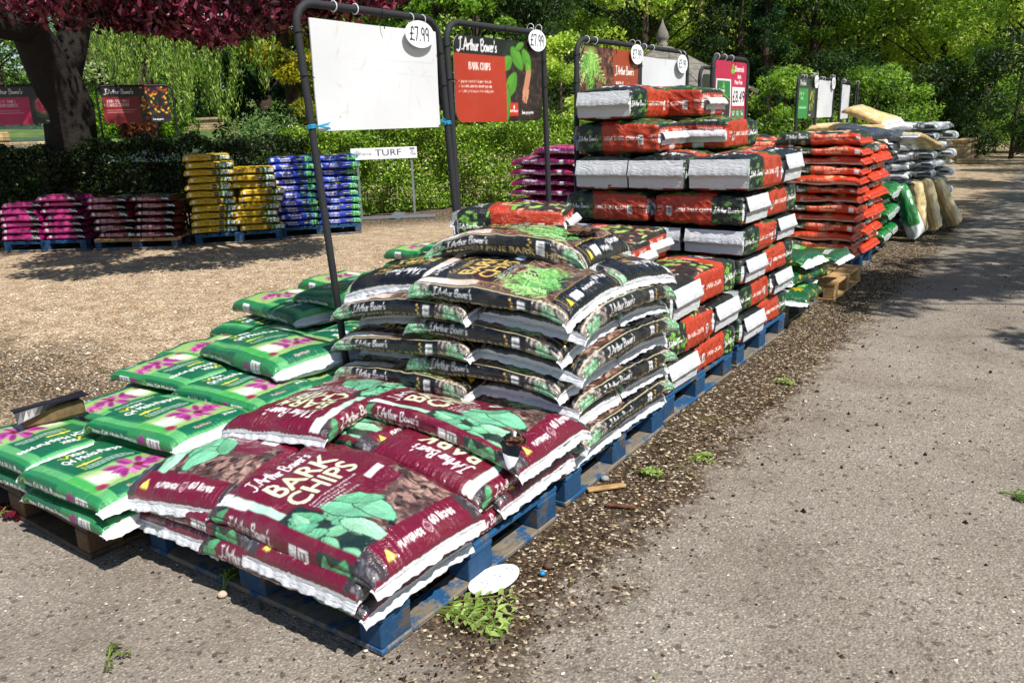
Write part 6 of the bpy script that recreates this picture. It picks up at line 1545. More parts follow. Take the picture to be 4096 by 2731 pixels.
p = pt(12, 420, 14.6); bush('bright ivy clad bush at the left edge beyond the pink bags', p[0], p[1], .25, .3, 1.2, 5000, [(70, 110, 40), (96, 140, 54), (46, 80, 30), (30, 50, 24)], 5, .07)
p = pt(605, 300, 15.5); bush('silvery green spiky shrub rising over the hedge', p[0], p[1], .42, .42, 1.95, 4500, [(120, 150, 90), (96, 128, 70), (140, 168, 110), (70, 100, 56)], 6, .085, aspect=.3, droop=-.4)
p = pt(90, 345, 15.0); bush('dark yew like bush by the trunk at the left edge', p[0]-.6, p[1]-.8, 1.0, .9, 1.5, 9000, [(30, 44, 24), (40, 56, 28), (22, 34, 20)], 7, .07)

# ---------------------------------------------------------------- purple leaved tree
tp = pt(165, 330, 14.2); root = empty('plum_tree', (tp[0], tp[1], 0)); tag(root, 'large purple leaved tree with thick dark leaning trunk at the left', 'tree')
def rel(u, v, D): q = pt(u, v, D); return (q[0]-tp[0], q[1]-tp[1], q[2])
tr1 = [(0, 0, 0), rel(166, 330, 14.2), rel(150, 250, 14.1), rel(120, 180, 14.0), rel(95, 110, 13.8), rel(40, 20, 13.4), rel(-60, -80, 13)]
limbs = [([rel(130, 190, 14.), rel(165, 100, 14.2), rel(185, 20, 14.2), rel(230, -90, 13.5), rel(330, -220, 12.5)], [.30, .24, .2, .15, .08]),
         ([rel(70, 60, 13.6), rel(0, 60, 13.2), rel(-120, 20, 12.6)], [.26, .2, .14]),
         ([rel(185, 320, 14.2), rel(178, 240, 14.1), rel(150, 170, 14.0), rel(110, 120, 13.9)], [.26, .22, .2, .16]),
         ([rel(190, 0, 14.2), rel(350, -120, 12.3), rel(520, -120, 10.5), rel(640, -60, 9.4)], [.16, .12, .08, .03]),
         ([rel(60, 20, 13.6), rel(160, -130, 11.5), rel(240, -100, 9.6), rel(300, -20, 8.6)], [.18, .12, .07, .03]),
         ([rel(330, -220, 12.5), rel(520, -260, 10.6), rel(700, -150, 9.2), rel(800, -50, 8.8)], [.1, .08, .05, .02])]
trunk_mesh('trunk', tr1, [.42, .34, .29, .31, .28, .2, .14], limbs, M_BARKD, root, 4, 14)
cs, rs = [], []
prof = [(60, 20), (100, 40), (150, 30), (200, 20), (240, 62), (290, 76), (340, 90), (400, 108), (450, 122), (500, 108), (540, 100), (600, 84), (640, 90), (690, 60), (730, 40), (780, 34), (830, 24), (870, 10)]
for u, v in prof:
    for r_ in range(2):
        v += gv.uniform(-26, 10); D = gv.uniform(8.2, 10.6); sz = gv.uniform(.25, .42); q = pt(u+gv.uniform(-20, 20), v-sz/D*1849*.9-gv.uniform(0, 8), D); cs.append(q-[tp[0], tp[1], 0]); rs.append(sz)
for k in range(46):
    u = gv.uniform(40, 900); v = gv.uniform(-10, 30)-abs(u-480)*.06; D = gv.uniform(8.5, 12); q = pt(u, v-20, D); cs.append(q-[tp[0], tp[1], 0]); rs.append(gv.uniform(.35, .6))
for k in range(52):      # the crown above, which shades the stacks and the hedge
    x, y, z = gv.uniform(-12.8, -6.0), gv.uniform(1.0, 4.7), gv.uniform(4.3, 7.6); cs.append(np.array([x-tp[0], y-tp[1], z])); rs.append(gv.uniform(.5, .85))
cs = np.array(cs); C, ids = clumps(cs, np.array(rs), 300, gv, .75)
PL = [(66, 12, 26), (50, 9, 22), (88, 22, 38), (36, 8, 18), (140, 64, 86), (44, 10, 20), (96, 26, 44)]  # the palest pink paints glossy leaf highlights into the colour
foliage('crown', C, .105, PL, gv, M_PLUM, root, droop=.8, aspect=.55, normal_up=.25, clump=ids+gv.integers(0, 3, len(ids)))
tw = MB(); r = random.Random(3)
for i in range(0, len(cs), 2):
    c = cs[i]; a = c+np.array([r.uniform(-.9, .3), r.uniform(-.4, .4), r.uniform(.3, .9)]); tw.tube([tuple(a), tuple((a+c)/2+[0, 0, .08]), tuple(c-[0, 0, .1])], [.02, .013, .005], 4)
tw.build('twigs', M_BARKD, root)

# ---------------------------------------------------------------- lake, banks, bridge
def sheet_pts(name, P, mat, kind='structure', th=0):
    V = np.array(P, float); n = len(V); return tag(obj(name, mesh_np(name, V, [np.arange(n)[None]], None, False, [mat])), kind=kind)
m, N, Lk, b = newmat('lake_water'); b.inputs['Base Color'].default_value = L4((58, 78, 84)); b.inputs['Roughness'].default_value = .12; b.inputs['Specular IOR Level'].default_value = .8
ge = N.new('ShaderNodeNewGeometry'); mp = N.new('ShaderNodeMapping'); Lk.new(ge.outputs['Position'], mp.inputs[0]); mp.inputs['Scale'].default_value = (1, 1, 1); nn = noise_node(N, Lk, 2.5, 4, .6, mp.outputs[0]); bump(N, Lk, nn.outputs[0], .5, .08, b); M_WATER = m
m, N, Lk, b = newmat('grass_bank'); ge = N.new('ShaderNodeNewGeometry'); n1 = noise_node(N, Lk, 1.2, 6, .7, ge.outputs['Position']); Lk.new(ramp(N, Lk, n1.outputs[0], [(.35, L4((44, 66, 24))), (.65, L4((96, 120, 44)))]).outputs[0], b.inputs['Base Color']); b.inputs['Roughness'].default_value = .95; M_BANK = m
wp = [pt(-200, 372, 17), pt(760, 372, 17.5), pt(760, 285, 60), pt(-200, 285, 60)]
sheet_pts('lake', wp, M_WATER)
def bank(name, u0, u1, v0, v1, D0, D1, seed, hh=.25):
    V = []; n = 14; r = random.Random(seed)
    for i in range(n):
        u = u0+(u1-u0)*i/(n-1)
        for k in range(4):
            t = k/3; D = D0+(D1-D0)*t; q = pt(u, v0+(v1-v0)*t, D); z = q[2]+hh*math.sin(math.pi*min(1, t*1.2))*.5+r.uniform(-.05, .05)-(.12 if k == 0 else 0)
            V.append((q[0], q[1], z))
    V = np.array(V); i = (np.arange(n-1)*4)[:, None]; j = np.arange(3)[None]; F = np.stack([i+j, i+4+j, i+5+j, i+j+1], -1).reshape(-1, 4)
    return tag(obj(name, mesh_np(name, V, F, None, True, [M_BANK])), kind='structure')
bank('terrain', 215, 520, 318, 300, 25, 31, 1); bank('terrain', -260, 125, 322, 300, 30, 36, 2, .3); bank('terrain', -500, 1200, 283, 262, 58, 90, 3, 3.0)
m, N, Lk, b = newmat('sandstone_blocks'); tc = N.new('ShaderNodeTexCoord'); bt_ = N.new('ShaderNodeTexBrick'); mp = N.new('ShaderNodeMapping'); mp.inputs['Rotation'].default_value = (R(90), 0, 0); Lk.new(tc.outputs['Object'], mp.inputs[0]); Lk.new(mp.outputs[0], bt_.inputs['Vector'])
bt_.inputs['Color1'].default_value = L4((196, 168, 124)); bt_.inputs['Color2'].default_value = L4((156, 134, 98)); bt_.inputs['Mortar'].default_value = L4((88, 76, 58)); bt_.inputs['Scale'].default_value = 4.6; bt_.inputs['Mortar Size'].default_value = .03; bt_.inputs['Brick Width'].default_value = .9; bt_.inputs['Row Height'].default_value = .42
nz_ = noise_node(N, Lk, 6, 5, .7, tc.outputs['Object']); cc = mixc(N, Lk, mnode(N, Lk, 'MULTIPLY', ramp(N, Lk, nz_.outputs[0], [(.45, (0, 0, 0)), (.7, (1, 1, 1))]).outputs[0], .5), bt_.outputs['Color'], L4((80, 68, 50))); Lk.new(cc, b.inputs['Base Color']); b.inputs['Roughness'].default_value = .95; bump(N, Lk, bt_.outputs['Fac'], -.6, .02, b); M_STONE = m
# arched bridge
pb_ = pt(495, 312, 34); br = empty('stone_bridge', (pb_[0], pb_[1], pb_[2]-.5), R(30)); tag(br, 'small arched stone bridge across the water seen beyond the hedge', 'bridge')
V = []; n = 20
for i in range(n+1):
    x = -1.9+3.8*i/n; top = .98-.10*(x/1.9)**2+.12; ar = math.sqrt(max(0, .42**2-(x-.5)**2))*1.0; low = ar+.12 if abs(x-.5) < .42 else -.3
    for y in (-.25, .25): V += [(x, y, low), (x, y, top)]
V = np.array(V); Q = []
for i in range(n): a = i*4; c = a+4; Q += [[a, c, c+1, a+1], [a+2, a+3, c+3, c+2], [a+1, c+1, c+3, a+3], [a, a+2, c+2, c]]
Q += [[0, 1, 3, 2], [n*4, n*4+2, n*4+3, n*4+1]]; obj('arch_wall', mesh_np('arch_wall', V, np.array(Q), None, False, [M_STONE]), br)
cp = MB()
for i in range(n):
    x0, x1 = -1.9+3.8*i/n, -1.9+3.8*(i+1)/n-.01; t0 = 1.10-.10*(x0/1.9)**2; cp.box(x0, x1, -.31, .31, t0+.003, t0+.09)
cp.build('coping', M_STONE, br)
for i, (u, v, D, rx, h, l) in enumerate(((275, 318, 24, .9, 1.0, 'round light green shrub on the lake bank left of the dark red sign post'), (345, 318, 25, .8, .8, 'yellow green shrub on the lake bank below the dark red sign'), (395, 318, 24.5, .6, .7, 'small green shrub on the lake bank right of the sign'), (318, 325, 23, .4, .5, 'rusty brown shrub on the lake bank'), (230, 322, 24, .5, .8, 'bright green shrub beside the trunk on the bank'))):
    q = pt(u, v, D); bush(l, q[0], q[1], rx, rx, h, 2600, [(110, 150, 40), (140, 176, 56), (80, 120, 34)] if i != 3 else [(120, 70, 40), (96, 56, 34)], 30+i, .10, z0=q[2], group='shrubs on the lake bank')
# pale jetty with moored white thing at the left edge of the lake
q = pt(55, 332, 24); jt = MB(); jt.box(-1.4, .9, -.3, .3, 0, .16, bev=.02); jt.box(-1.0, -.4, -.2, .2, .165, .42, bev=.05); tag(jt.build('stone_ledge', M_STONE, loc=tuple(q-[0, 0, .1]), rz=R(35)), 'pale stone ledge at the water edge left of the trunk', 'ledge')

# ---------------------------------------------------------------- willow
wp0 = pt(330, 250, 24); root = empty('willow', (wp0[0], wp0[1], .6)); tag(root, 'weeping willow with long pale green trailing strands over the lake', 'tree')
Ls, Ds = [], []; tws = MB(); r = random.Random(8)
for k in range(190):
    u = r.choice([225, 258, 300, 352, 398, 432, 470, 512, 545, 598])+r.gauss(0, 7); low = 150+70*abs(math.sin(u*.021+1))+60*math.sin(u*.05)+r.uniform(-60, 40)
    if 400 < u < 620: low += 50
    D = r.uniform(17, 25); D = max(D, 16.5); a = pt(u, -60+r.uniform(-40, 40), D); b_ = pt(u+r.uniform(-8, 8), min(low, 285), D); sw = np.array([r.uniform(-.2, .2), r.uniform(-.2, .2), 0])
    n = int((a[2]-b_[2])/.045)
    for i in range(n):
        t = i/n; p_ = a*(1-t)+b_*t+sw*math.sin(t*3)
        for q in range(2): Ls.append(p_+np.array([r.uniform(-.05, .05), r.uniform(-.05, .05), r.uniform(-.03, .03)])-[wp0[0], wp0[1], .6]); Ds.append((r.uniform(-.4, .4), r.uniform(-.4, .4), -1))
    if k % 3 == 0: tws.tube([tuple(a-[wp0[0], wp0[1], .6]), tuple((a+b_)/2+sw-[wp0[0], wp0[1], .6]), tuple(b_-[wp0[0], wp0[1], .6])], [.012, .008, .003], 3)
WL = [(124, 152, 56), (150, 174, 76), (92, 124, 46), (170, 188, 96), (76, 106, 42)]
V, F, Cc = leaves(np.array(Ls), .115, WL, gv, aspect=.28, dirs=np.array(Ds), droop=0); obj('strands', mesh_np('strands', V, F, Cc, False, [M_LEAF]), root); tws.build('twigs', M_BARKT, root)
trunk_mesh('trunk', [(0, 0, -.6), (.1, 0, 1.5), (.2, .1, 3.5), (.1, .2, 6)], [.35, .3, .26, .18], [([(.1, 0, 2.5), (1.5, -.5, 5), (3, -1, 6.5)], [.16, .12, .06]), ([(.1, 0, 3), (-1.5, .5, 5.5), (-3, 1, 6.6)], [.16, .12, .06])], M_BARKT, root, 6)

# ---------------------------------------------------------------- background trees
def tr_(label, u, D, H, rad, cols, seed, **kw):
    q = pt(u, 300, D); return tree(label, q[0], q[1], H, rad, cols, seed, **kw)
CON = [(26, 52, 24), (34, 66, 28), (20, 40, 22), (44, 80, 34)]; GOLD = [(150, 146, 30), (176, 168, 44), (120, 124, 26), (90, 100, 24)]
MID = [(108, 142, 50), (130, 166, 64), (82, 114, 44), (154, 182, 80), (60, 86, 34)]; BRI = [(168, 190, 74), (188, 206, 96), (138, 166, 64), (104, 132, 50), (200, 212, 120)]
DRK = [(38, 60, 28), (52, 80, 36), (68, 96, 44), (28, 48, 24)]; FAR = [(96, 124, 62), (80, 110, 54), (116, 142, 76), (64, 92, 46)]
tr_('dark green columnar conifer behind the hedge left of the blank sign', 612, 21, 6.2, 1.0, CON, 11, shape='column', nclump=60, per=420, leaf=.13, cr=.36, group='conifers behind the hedge', name='conifer', aspect=.3)
tr_('golden yellow conifer directly left of the blank sign', 676, 18.5, 5.2, .95, GOLD, 12, shape='column', nclump=60, per=420, leaf=.12, cr=.36, group='conifers behind the hedge', name='conifer', aspect=.35)
tr_('narrow dark cypress standing right of the crimson sign', 1752, 27, 5.6, .55, CON, 13, shape='column', nclump=50, per=260, leaf=.13, cr=.5, name='cypress', aspect=.3, group='conifers behind the hedge')
for i, (u, D, H, rad, cl, lab) in enumerate(((20, 56, 9, 5, FAR, 'pale tree across the lake at the left edge'), (150, 60, 10, 5, MID, 'yellow green tree across the lake behind the trunk'), (250, 52, 7, 3.4, [(150, 164, 110), (170, 180, 130), (110, 134, 80)], 'pale blossoming tree across the lake'),
     (330, 62, 11, 5, DRK, 'tall grey green tree across the lake'), (420, 54, 9.5, 4.5, DRK, 'darker tree across the lake behind the willow'), (500, 50, 8, 4.2, DRK, 'soft green tree over the stone bridge'), (560, 46, 8.5, 4, MID, 'green tree behind the dark conifer'), (720, 40, 9, 4, MID, 'tree half hidden by the blank sign'))):
    tr_(lab, u, D, H, rad, cl, 60+i, nclump=34, per=240, leaf=.26, cr=.3, group='trees across the lake', trunk=.28, z_lo=.08)
for i, (u, D, H, rad, cl, sh, lab) in enumerate(((830, 27, 9, 3.2, MID, 'round', 'leafy tree seen above the blank board'), (960, 33, 10, 3.8, DRK, 'round', 'dark tree between the first two signs'), (1010, 23, 6.5, 2.0, MID, 'round', 'lower leafy tree between the first two signs'),
     (1100, 30, 10, 3.6, MID, 'round', 'tall tree over the BARK CHIPS sign'), (1230, 26, 8.5, 2.6, DRK, 'cone', 'dark spruce right of the BARK CHIPS sign'), (1290, 20, 3.4, 1.2, BRI, 'round', 'small bright sapling left of the fern sign'), (1370, 31, 10, 3.4, DRK, 'cone', 'dark conifer above the fern sign'),
     (1480, 30, 9.5, 3.2, BRI, 'round', 'green tree left of the pavilion spire'), (1600, 32, 10.5, 3.4, MID, 'round', 'bushy tree right of the pavilion spire'), (1690, 29, 7.5, 2.2, DRK, 'cone', 'dark spruce behind the crimson sign'), (1660, 36, 12, 3.8, DRK, 'round', 'dark tree filling the wood above the crimson sign'),
     (1800, 24, 2.6, 1.5, MID, 'round', 'rounded bush behind the green manure sign'), (1860, 33, 11, 2.8, [(70, 100, 34), (96, 126, 46), (40, 64, 26)], 'cone', 'spruce with drooping yellow green boughs'), (1780, 38, 12, 4, BRI, 'round', 'bright tree behind the spruce'),
     (1960, 36, 11, 3.6, BRI, 'round', 'thin trunked yellow green tree beyond the white stacks'), (2060, 40, 12, 4.0, BRI, 'round', 'yellow green tree right of centre in the wood'), (2150, 35, 10, 3.2, BRI, 'round', 'tree above the stone wall'),
     (2250, 40, 12, 4.2, BRI, 'round', 'light tree toward the right edge'), (2340, 34, 11, 3.6, BRI, 'round', 'tree at the right edge of the view'), (2130, 31, 3.0, 1.9, DRK, 'round', 'sunlit low bush beyond the stone wall'), (2010, 29, 2.8, 1.8, MID, 'round', 'dark low bush beyond the white stacks'),
     (2330, 29.5, 3.6, 1.8, DRK, 'round', 'dark undergrowth by the road bend'), (2240, 33, 3.4, 2.0, MID, 'round', 'yellow green undergrowth right of the wall'), (1905, 30, 3.4, 1.8, DRK, 'round', 'dark undergrowth behind the far signs'))):
    small = H < 5
    tr_(lab, u, D, H, rad, cl, 90+i, shape=sh, nclump=46 if small else 78, per=170 if small else 215, leaf=.13 if small else .175, cr=.28 if small else (.27 if sh == 'cone' else .22), z_lo=.06 if small else (.10 if sh == 'cone' else .24), droop=.9 if sh == 'cone' else .3, aspect=.3 if sh == 'cone' else .5, name='spruce' if sh == 'cone' else ('bush' if small else 'broadleaf_tree'), cat='bush' if small else 'tree', trunk=.06 if small else .2)
# closed wood behind everything
def wood(name, u0, u1, D0, D1, v_top, n, cols, seed, leaf):
    g = np.random.default_rng(seed); P = []
    for k in range(n//400):
        u = g.uniform(u0, u1); D = g.uniform(D0, D1); a = pt(u, 300, D); top = pt(u, v_top, D)[2]; z = g.uniform(-.5, top); r_ = g.uniform(1.0, 2.2)
        q = g.normal(0, .5, (400, 3))*[r_, r_, r_*.6]; P.append(q+[a[0], a[1], z])
    P = np.concatenate(P); V, F, Cc = leaves(P, leaf, cols, g); return tag(obj(name, mesh_np(name, V, F, Cc, False, [M_LEAF])), 'dense wood closing the view', 'wood', kind='stuff')
wood('distant_wood', 780, 2500, 44, 56, -260, 110000, [(50, 74, 32), (74, 102, 44), (100, 128, 56), (36, 56, 26)], 5, .36)
wood('distant_wood', -300, 800, 72, 84, 40, 30000, FAR, 6, .6)
hl = MB(); V = []
for i in range(30):
    u = 700+1900*i/29
    for k, (D, z) in enumerate(((46, 0), (58, 7), (72, 17), (90, 24))): q = pt(u, 300, D); V.append((q[0], q[1], z+.6*math.sin(i*1.7+k)))
V = np.array(V); i = (np.arange(29)*4)[:, None]; j = np.arange(3)[None]; F = np.stack([i+j, i+4+j, i+5+j, i+j+1], -1).reshape(-1, 4)
tag(obj('hills', mesh_np('hills', V, F, None, True, [plain_mat('wooded_hill', (40, 60, 26), .95, .5, 1.5)])), kind='structure')
# trees right of the road, their shade falls across it
for i, (x, y, H, rad) in enumerate(((6.0, 5.4, 8, 2.1), (6.6, 9.2, 9, 2.5), (7.6, 12.6, 10, 2.6), (5.6, 16.6, 9, 2.4), (7.4, 20.5, 10, 2.8), (4.8, 25.5, 9, 2.6))):
    tree('roadside tree %s whose shade crosses the road' % ['nearest', 'second', 'third', 'fourth', 'fifth', 'farthest'][i]+' right of the view', x, y, H, rad, BRI, 140+i, nclump=34, per=200, leaf=.17, cr=.26, group='trees right of the road', z_lo=.42)

# ---------------------------------------------------------------- pavilion
M_GREYW = plain_mat('silvered_timber', (128, 124, 114), .85, .35, 9, .004, rgb2=(84, 80, 72))
q = pt(1521, 102, 20.5); pz = q[2]; gz = empty('pavilion', (q[0], q[1], 0), R(20)); tag(gz, 'weathered timber pavilion roof with a pointed carved finial', 'pavilion')
Rr = 2.1; drop = 1.12; ns = 6
cor = [(Rr*math.cos(2*math.pi*k/ns), Rr*math.sin(2*math.pi*k/ns)) for k in range(ns)]
for k in range(ns):
    x, y = cor[k]; m = MB(); m.tube([(0, 0, pz-.02), (x*1.06, y*1.06, pz-drop-.05)], [.06, .06], 4); m.build('rafter', M_GREYW, gz)
    p = MB(); p.box(x*.86-.05, x*.86+.05, y*.86-.05, y*.86+.05, 0, pz-drop+.06, bev=.006); p.build('post', M_GREYW, gz)
    x2, y2 = cor[(k+1) % ns]; bm = MB(); a = np.array([x*.9, y*.9, pz-drop+.02]); c = np.array([x2*.9, y2*.9, pz-drop+.02]); bm.tube([tuple(a), tuple(c)], [.07, .07], 4); bm.build('ring_beam', M_GREYW, gz)
    bc = MB(); bc.tube([(x*.86, y*.86, pz-drop-.55), tuple(a*.75+c*.25-[0, 0, .04])], [.035, .035], 4); bc.tube([(x2*.86, y2*.86, pz-drop-.55), tuple(a*.25+c*.75-[0, 0, .04])], [.035, .035], 4); bc.build('brace', M_GREYW, gz)
    pl = MB()      # roof boards with gaps between them
    for s in range(7):
        t0, t1 = .10+s*.13, .10+s*.13+.118
        V = [(x*t0, y*t0, pz+.03-drop*t0), (x2*t0, y2*t0, pz+.03-drop*t0), (x2*t1, y2*t1, pz+.03-drop*t1), (x*t1, y*t1, pz+.03-drop*t1)]; V = np.array(V)
        pl.add(np.concatenate([V, V+[0, 0, .018]]), [[0, 3, 2, 1], [4, 5, 6, 7], [0, 1, 5, 4], [2, 3, 7, 6], [1, 2, 6, 5], [3, 0, 4, 7]])
    if k in (4, 5, 0): pl.build('roof_panel', M_GREYW, gz)
fn = MB(); fn.lathe([(.0, pz-.12), (.13, pz-.1), (.13, pz+.02), (.10, pz+.04), (.145, pz+.10), (.155, pz+.2), (.12, pz+.28), (.07, pz+.38), (.03, pz+.48), (.004, pz+.58)], 10); fn.build('finial', M_GREYW, gz, True)

# ---------------------------------------------------------------- stone wall by the road
wl = empty('stone_wall', (-1.15, 25.7, 0)); tag(wl, 'low stone block wall with flat coping where the road bends', 'wall')
wb = MB(); wb.box(-2.6, 0, 0, .28, 0, .60); wb.box(-.28, 0, .283, 3.2, 0, .60); wb.build('wall_body', M_STONE, wl)
cp = MB()
for i in range(6): cp.box(-2.64+.45*i, -2.2+.45*i-.006, -.04, .32, .603, .67, bev=.01)
for i in range(6): cp.box(-.32, .04, .33+.48*i, .80+.48*i, .603, .67, bev=.01)
cp.build('coping', M_STONE, wl)
hp = MB(); r = random.Random(6)
for k in range(9): hp.lathe([(.0, 0), (.12, .01), (.13, .06), (.05, .11), (.0, .12)], 7, Matrix.Translation((r.uniform(-.4, .4), r.uniform(-.12, .12), r.uniform(0, .08)))@Matrix.Rotation(r.uniform(-.6, .6), 4, 'X'))
tag(hp.build('rubbish_heap', plain_mat('pale_crumpled_film', (190, 186, 160), .6, .5, 6, .01, rgb2=(80, 100, 60)), None, True, (-1.9, 25.2, 0)), 'small heap of pale and green crumpled film before the stone wall', 'rubbish heap')
kb = MB(); kb.box(-.35, .35, -.07, .07, 0, .12, bev=.01); tag(kb.build('kerb_stone', M_STONE, None, False, (-1.0, 25.35, 0)), 'loose kerb stone lying at the foot of the stone wall', 'stone')

# ---------------------------------------------------------------- small things on the ground
def litter(name, n, box, size, cols, seed, h=.4, dens=None, kind='stuff', label=None, cat=None, oct_=True):
    g = np.random.default_rng(seed); x = g.uniform(box[0], box[1], n); y = g.uniform(box[2], box[3], n)
    if dens is not None: k = g.uniform(0, 1, n) < dens(x, y); x, y = x[k], y[k]; n = len(x)
    s = size*g.lognormal(0, .4, n); a = g.uniform(0, 6.283, n)
    base = np.array([(1, 0, 0), (.3, .85, 0), (-.8, .5, 0), (-.7, -.6, 0), (.4, -.9, 0), (.1, 0, 1)])
    V = base[None]*s[:, None, None]*np.stack([g.uniform(.7, 1.2, n), g.uniform(.5, 1, n), g.uniform(.4, .9, n)*h*2], 1)[:, None, :]
    c, s_ = np.cos(a)[:, None], np.sin(a)[:, None]; X = V[..., 0]*c-V[..., 1]*s_+x[:, None]; Y = V[..., 0]*s_+V[..., 1]*c+y[:, None]; Z = V[..., 2]+.001
    F = np.array([[0, 1, 5], [1, 2, 5], [2, 3, 5], [3, 4, 5], [4, 0, 5]]); F = (F[None]+(np.arange(n)*6)[:, None, None]).reshape(-1, 3)
    cl = lin(np.array(cols))[g.integers(0, len(cols), n)]*g.uniform(.7, 1.2, (n, 1))
    o = obj(name, mesh_np(name, np.stack([X, Y, Z], -1).reshape(-1, 3), F, np.repeat(cl, 6, 0), False, [M_STONEY])); tag(o, label, cat, kind=kind); return o
M_STONEY = art_mat('pebble', .9, 0, 0, spec=.2, dirt=0)
PEB = [(206, 188, 156), (170, 148, 118), (226, 216, 198), (130, 110, 88), (150, 146, 140), (186, 140, 96)]
strip = lambda x, y: np.exp(-((x-.20-.05*np.sin(3*y))/.17)**2)*.8
litter('pebbles', 20000, (-.2, .9, -.4, 7.5), .0038, [(150, 128, 100), (120, 100, 78), (190, 172, 144), (96, 80, 62), (130, 124, 116), (84, 66, 48)], 1, dens=strip, label='loose pebbles in the dirt strip beside the pallets', cat='pebbles')
litter('bark_crumbs', 13000, (-.25, .95, -.3, 8), .0052, [(60, 40, 28), (40, 28, 20), (84, 60, 42), (30, 24, 18)], 2, h=.3, dens=strip, label='dark bark crumbs in the dirt strip', cat='bark crumbs')
litter('gravel_stones', 24000, (-7.5, -1.4, .8, 6.5), .0065, PEB, 3, dens=lambda x, y: .9, label='loose pale gravel on the yard', cat='gravel')
litter('grit', 9000, (-3.5, 4, -1.0, 3.2), .0042, [(120, 116, 110), (220, 212, 198), (84, 76, 68), (60, 50, 42)], 4, h=.3, dens=lambda x, y: ((x > .4) | (y < 0))*.8, label='fine grit on the asphalt', cat='grit')
litter('dark_crumbs', 900, (.4, 4, -1.2, 8), .007, [(44, 34, 26), (30, 24, 20), (70, 54, 40)], 5, h=.7, label='dark crumbs and cones on the asphalt', cat='crumbs')
# fallen leaves, green bits (uncountable)
g = np.random.default_rng(12); n = 520; x = g.uniform(-6, 3, n); y = g.uniform(-.8, 9, n); k = (np.abs(x-.2) < .35) | (g.uniform(0, 1, n) < .3); x, y = x[k], y[k]
C = np.stack([x, y, np.full(len(x), .008)], 1); V, F, Cc = leaves(C, .026, [(110, 140, 50), (90, 110, 36), (140, 120, 60), (150, 168, 70)], g, aspect=.45, dirs=np.stack([g.normal(0, 1, len(x)), g.normal(0, 1, len(x)), np.zeros(len(x))], 1)*3, droop=0, normal_up=6)
V[:, 2] = np.clip(V[:, 2], .004, .02); tag(obj('leaf_litter', mesh_np('leaf_litter', V, F, Cc, False, [M_LEAF])), 'scattered small fallen leaves', 'leaf litter', kind='stuff')
def sprig(label, x, y, ang, n, ln, cols, seed, lsz=.05, z=.03, name='leafy_sprig', curl=.5):
    g = np.random.default_rng(seed); root = empty(name, (x, y, 0), R(ang)); tag(root, label, 'sprig', 'green sprigs fallen on the ground'); m = MB(); LC, LD = [], []
    for b in range(n):
        a = g.uniform(-curl, curl); p = np.array([0, 0, .006]); q = []
        for s in range(8):
            q.append(tuple(p)); p = p+np.array([math.cos(a), math.sin(a), 0])*ln/8; p[2] = .008+z*math.sin(math.pi*s/8)*(.4+.6*g.random()); a += g.normal(0, .12)
            if s > 1:
                for sg in (-1, 1): d = np.array([math.cos(a+sg*1.0), math.sin(a+sg*1.0), g.uniform(-.15, .15)]); LC.append(p+d*lsz*.5); LD.append(d*3)
        LC.append(p); LD.append(np.array([math.cos(a), math.sin(a), 0])*3); m.tube(q, [.0022]*8, 4)
    V, F, Cc = leaves(np.array(LC), lsz, cols, g, aspect=.42, dirs=np.array(LD), droop=0, normal_up=1.2); V[:, 2] = np.maximum(V[:, 2], .003)
    obj('leaves', mesh_np('leaves', V, F, Cc, False, [M_LEAF]), root); m.build('stalks', plain_mat('green_stalk', (110, 130, 50), .6), root); return root
ASH = [(140, 166, 84), (156, 180, 100), (118, 146, 66), (170, 190, 116)]
sprig('ash twig with wilted green leaves beside the front pallet corner', -.08, .25, 10, 7, .30, ASH, 1, .048, .015, curl=.33)
sprig('small green sprig by the black stack pallet', .04, 1.55, 20, 3, .13, ASH, 2, .035, .02); sprig('flat green sprig further out on the dirt strip', .20, 1.80, 40, 3, .12, ASH, 3, .03, .01)
sprig('green sprig at the right edge on the asphalt', 1.42, 2.12, -10, 3, .16, [(96, 130, 40), (70, 104, 30)], 4, .04, .01); sprig('small dry green tuft on the asphalt at bottom left', -.70, -.46, 70, 4, .06, [(110, 120, 60), (90, 96, 50)], 5, .02, .02, curl=1.5)
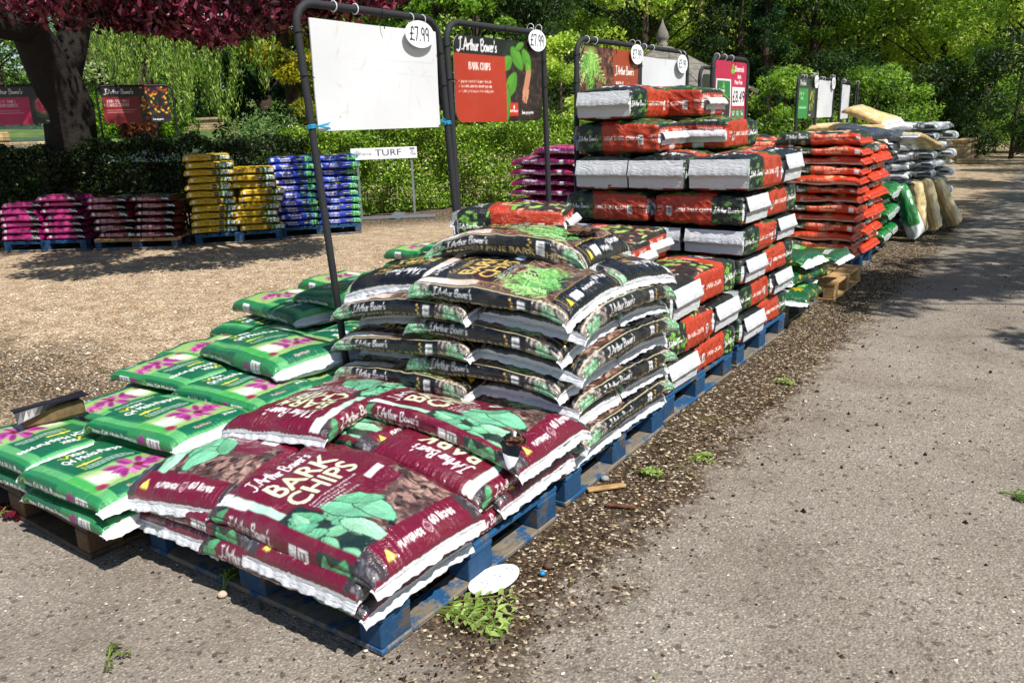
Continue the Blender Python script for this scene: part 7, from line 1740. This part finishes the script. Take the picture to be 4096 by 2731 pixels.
sprig('grass tuft growing at the foot of the front pallet', -.72, -.04, 120, 4, .09, [(110, 140, 50), (90, 120, 40)], 6, .03, .05, name='grass_tuft', curl=1.2); sprig('yellow green sprig near the far pallets', .18, 3.1, 10, 3, .12, ASH, 7, .03, .02)
sprig('dark red fallen leaves by the brown pallet', -2.02, -.20, 100, 3, .10, [(110, 30, 44), (84, 20, 34)], 8, .07, .03, curl=1.2)
wc = MB(); wc.box(-.085, .085, -.016, .016, 0, .012, bev=.003); tag(wc.build('wood_splinter', MW, None, False, (.03, 1.34, .004), R(48)), 'pale splinter of pallet wood on the dirt', 'wood splinter')
wc = MB(); wc.box(-.06, .06, -.008, .008, 0, .01, bev=.002); tag(wc.build('bark_strip', M_CHIP, None, False, (.16, 1.22, .004), R(20)), 'dark strip of bark near the pale splinter', 'bark strip')
bs = MB(); bs.lathe([(0, 0), (.009, .002), (.012, .008), (.008, .014), (0, .016)], 10); tag(bs.build('blue_scrap', plain_mat('blue_plastic', (20, 130, 190), .4), None, True, (.158, .628, 0)), 'small bright blue scrap on the dirt beside the fallen tag', 'scrap')
def stone(label, x, y, s, c):
    b = MB(); b.lathe([(0, 0), (.8*s, .05*s), (s, .4*s), (.8*s, .8*s), (.3*s, 1.05*s), (0, 1.1*s)], 9); o = b.build('stone', plain_mat('stone_'+'x', c, .85, .3, 30, .002), None, True, (x, y, 0)); tag(o, label, 'stone')
stone('round pale stone at the foot of the front pallet', -.70, -.05, .018, (196, 176, 160)); stone('small grey rock beside the black stack pallet', -.02, 1.42, .02, (150, 150, 148)); stone('small brown lump near the blue scrap', .15, .68, .018, (90, 66, 52))
# metal edging rail before the hedge
rl = MB(); a = Vector((-8.85, 8.35, 0)); c = Vector((-7.55, 9.35, 0)); rl.tube([tuple(a+Vector((0, 0, .04))), tuple(c+Vector((0, 0, .04)))], [.035, .035], 4); rl.box(-.15, .1, -.1, .1, .0, .02, M=Matrix.Translation((-8.1, 9.0, .04))@Matrix.Rotation(.5, 4, 'X')); tag(rl.build('metal_rail', M_GALV), 'galvanised rail lying along the foot of the hedge', 'rail')
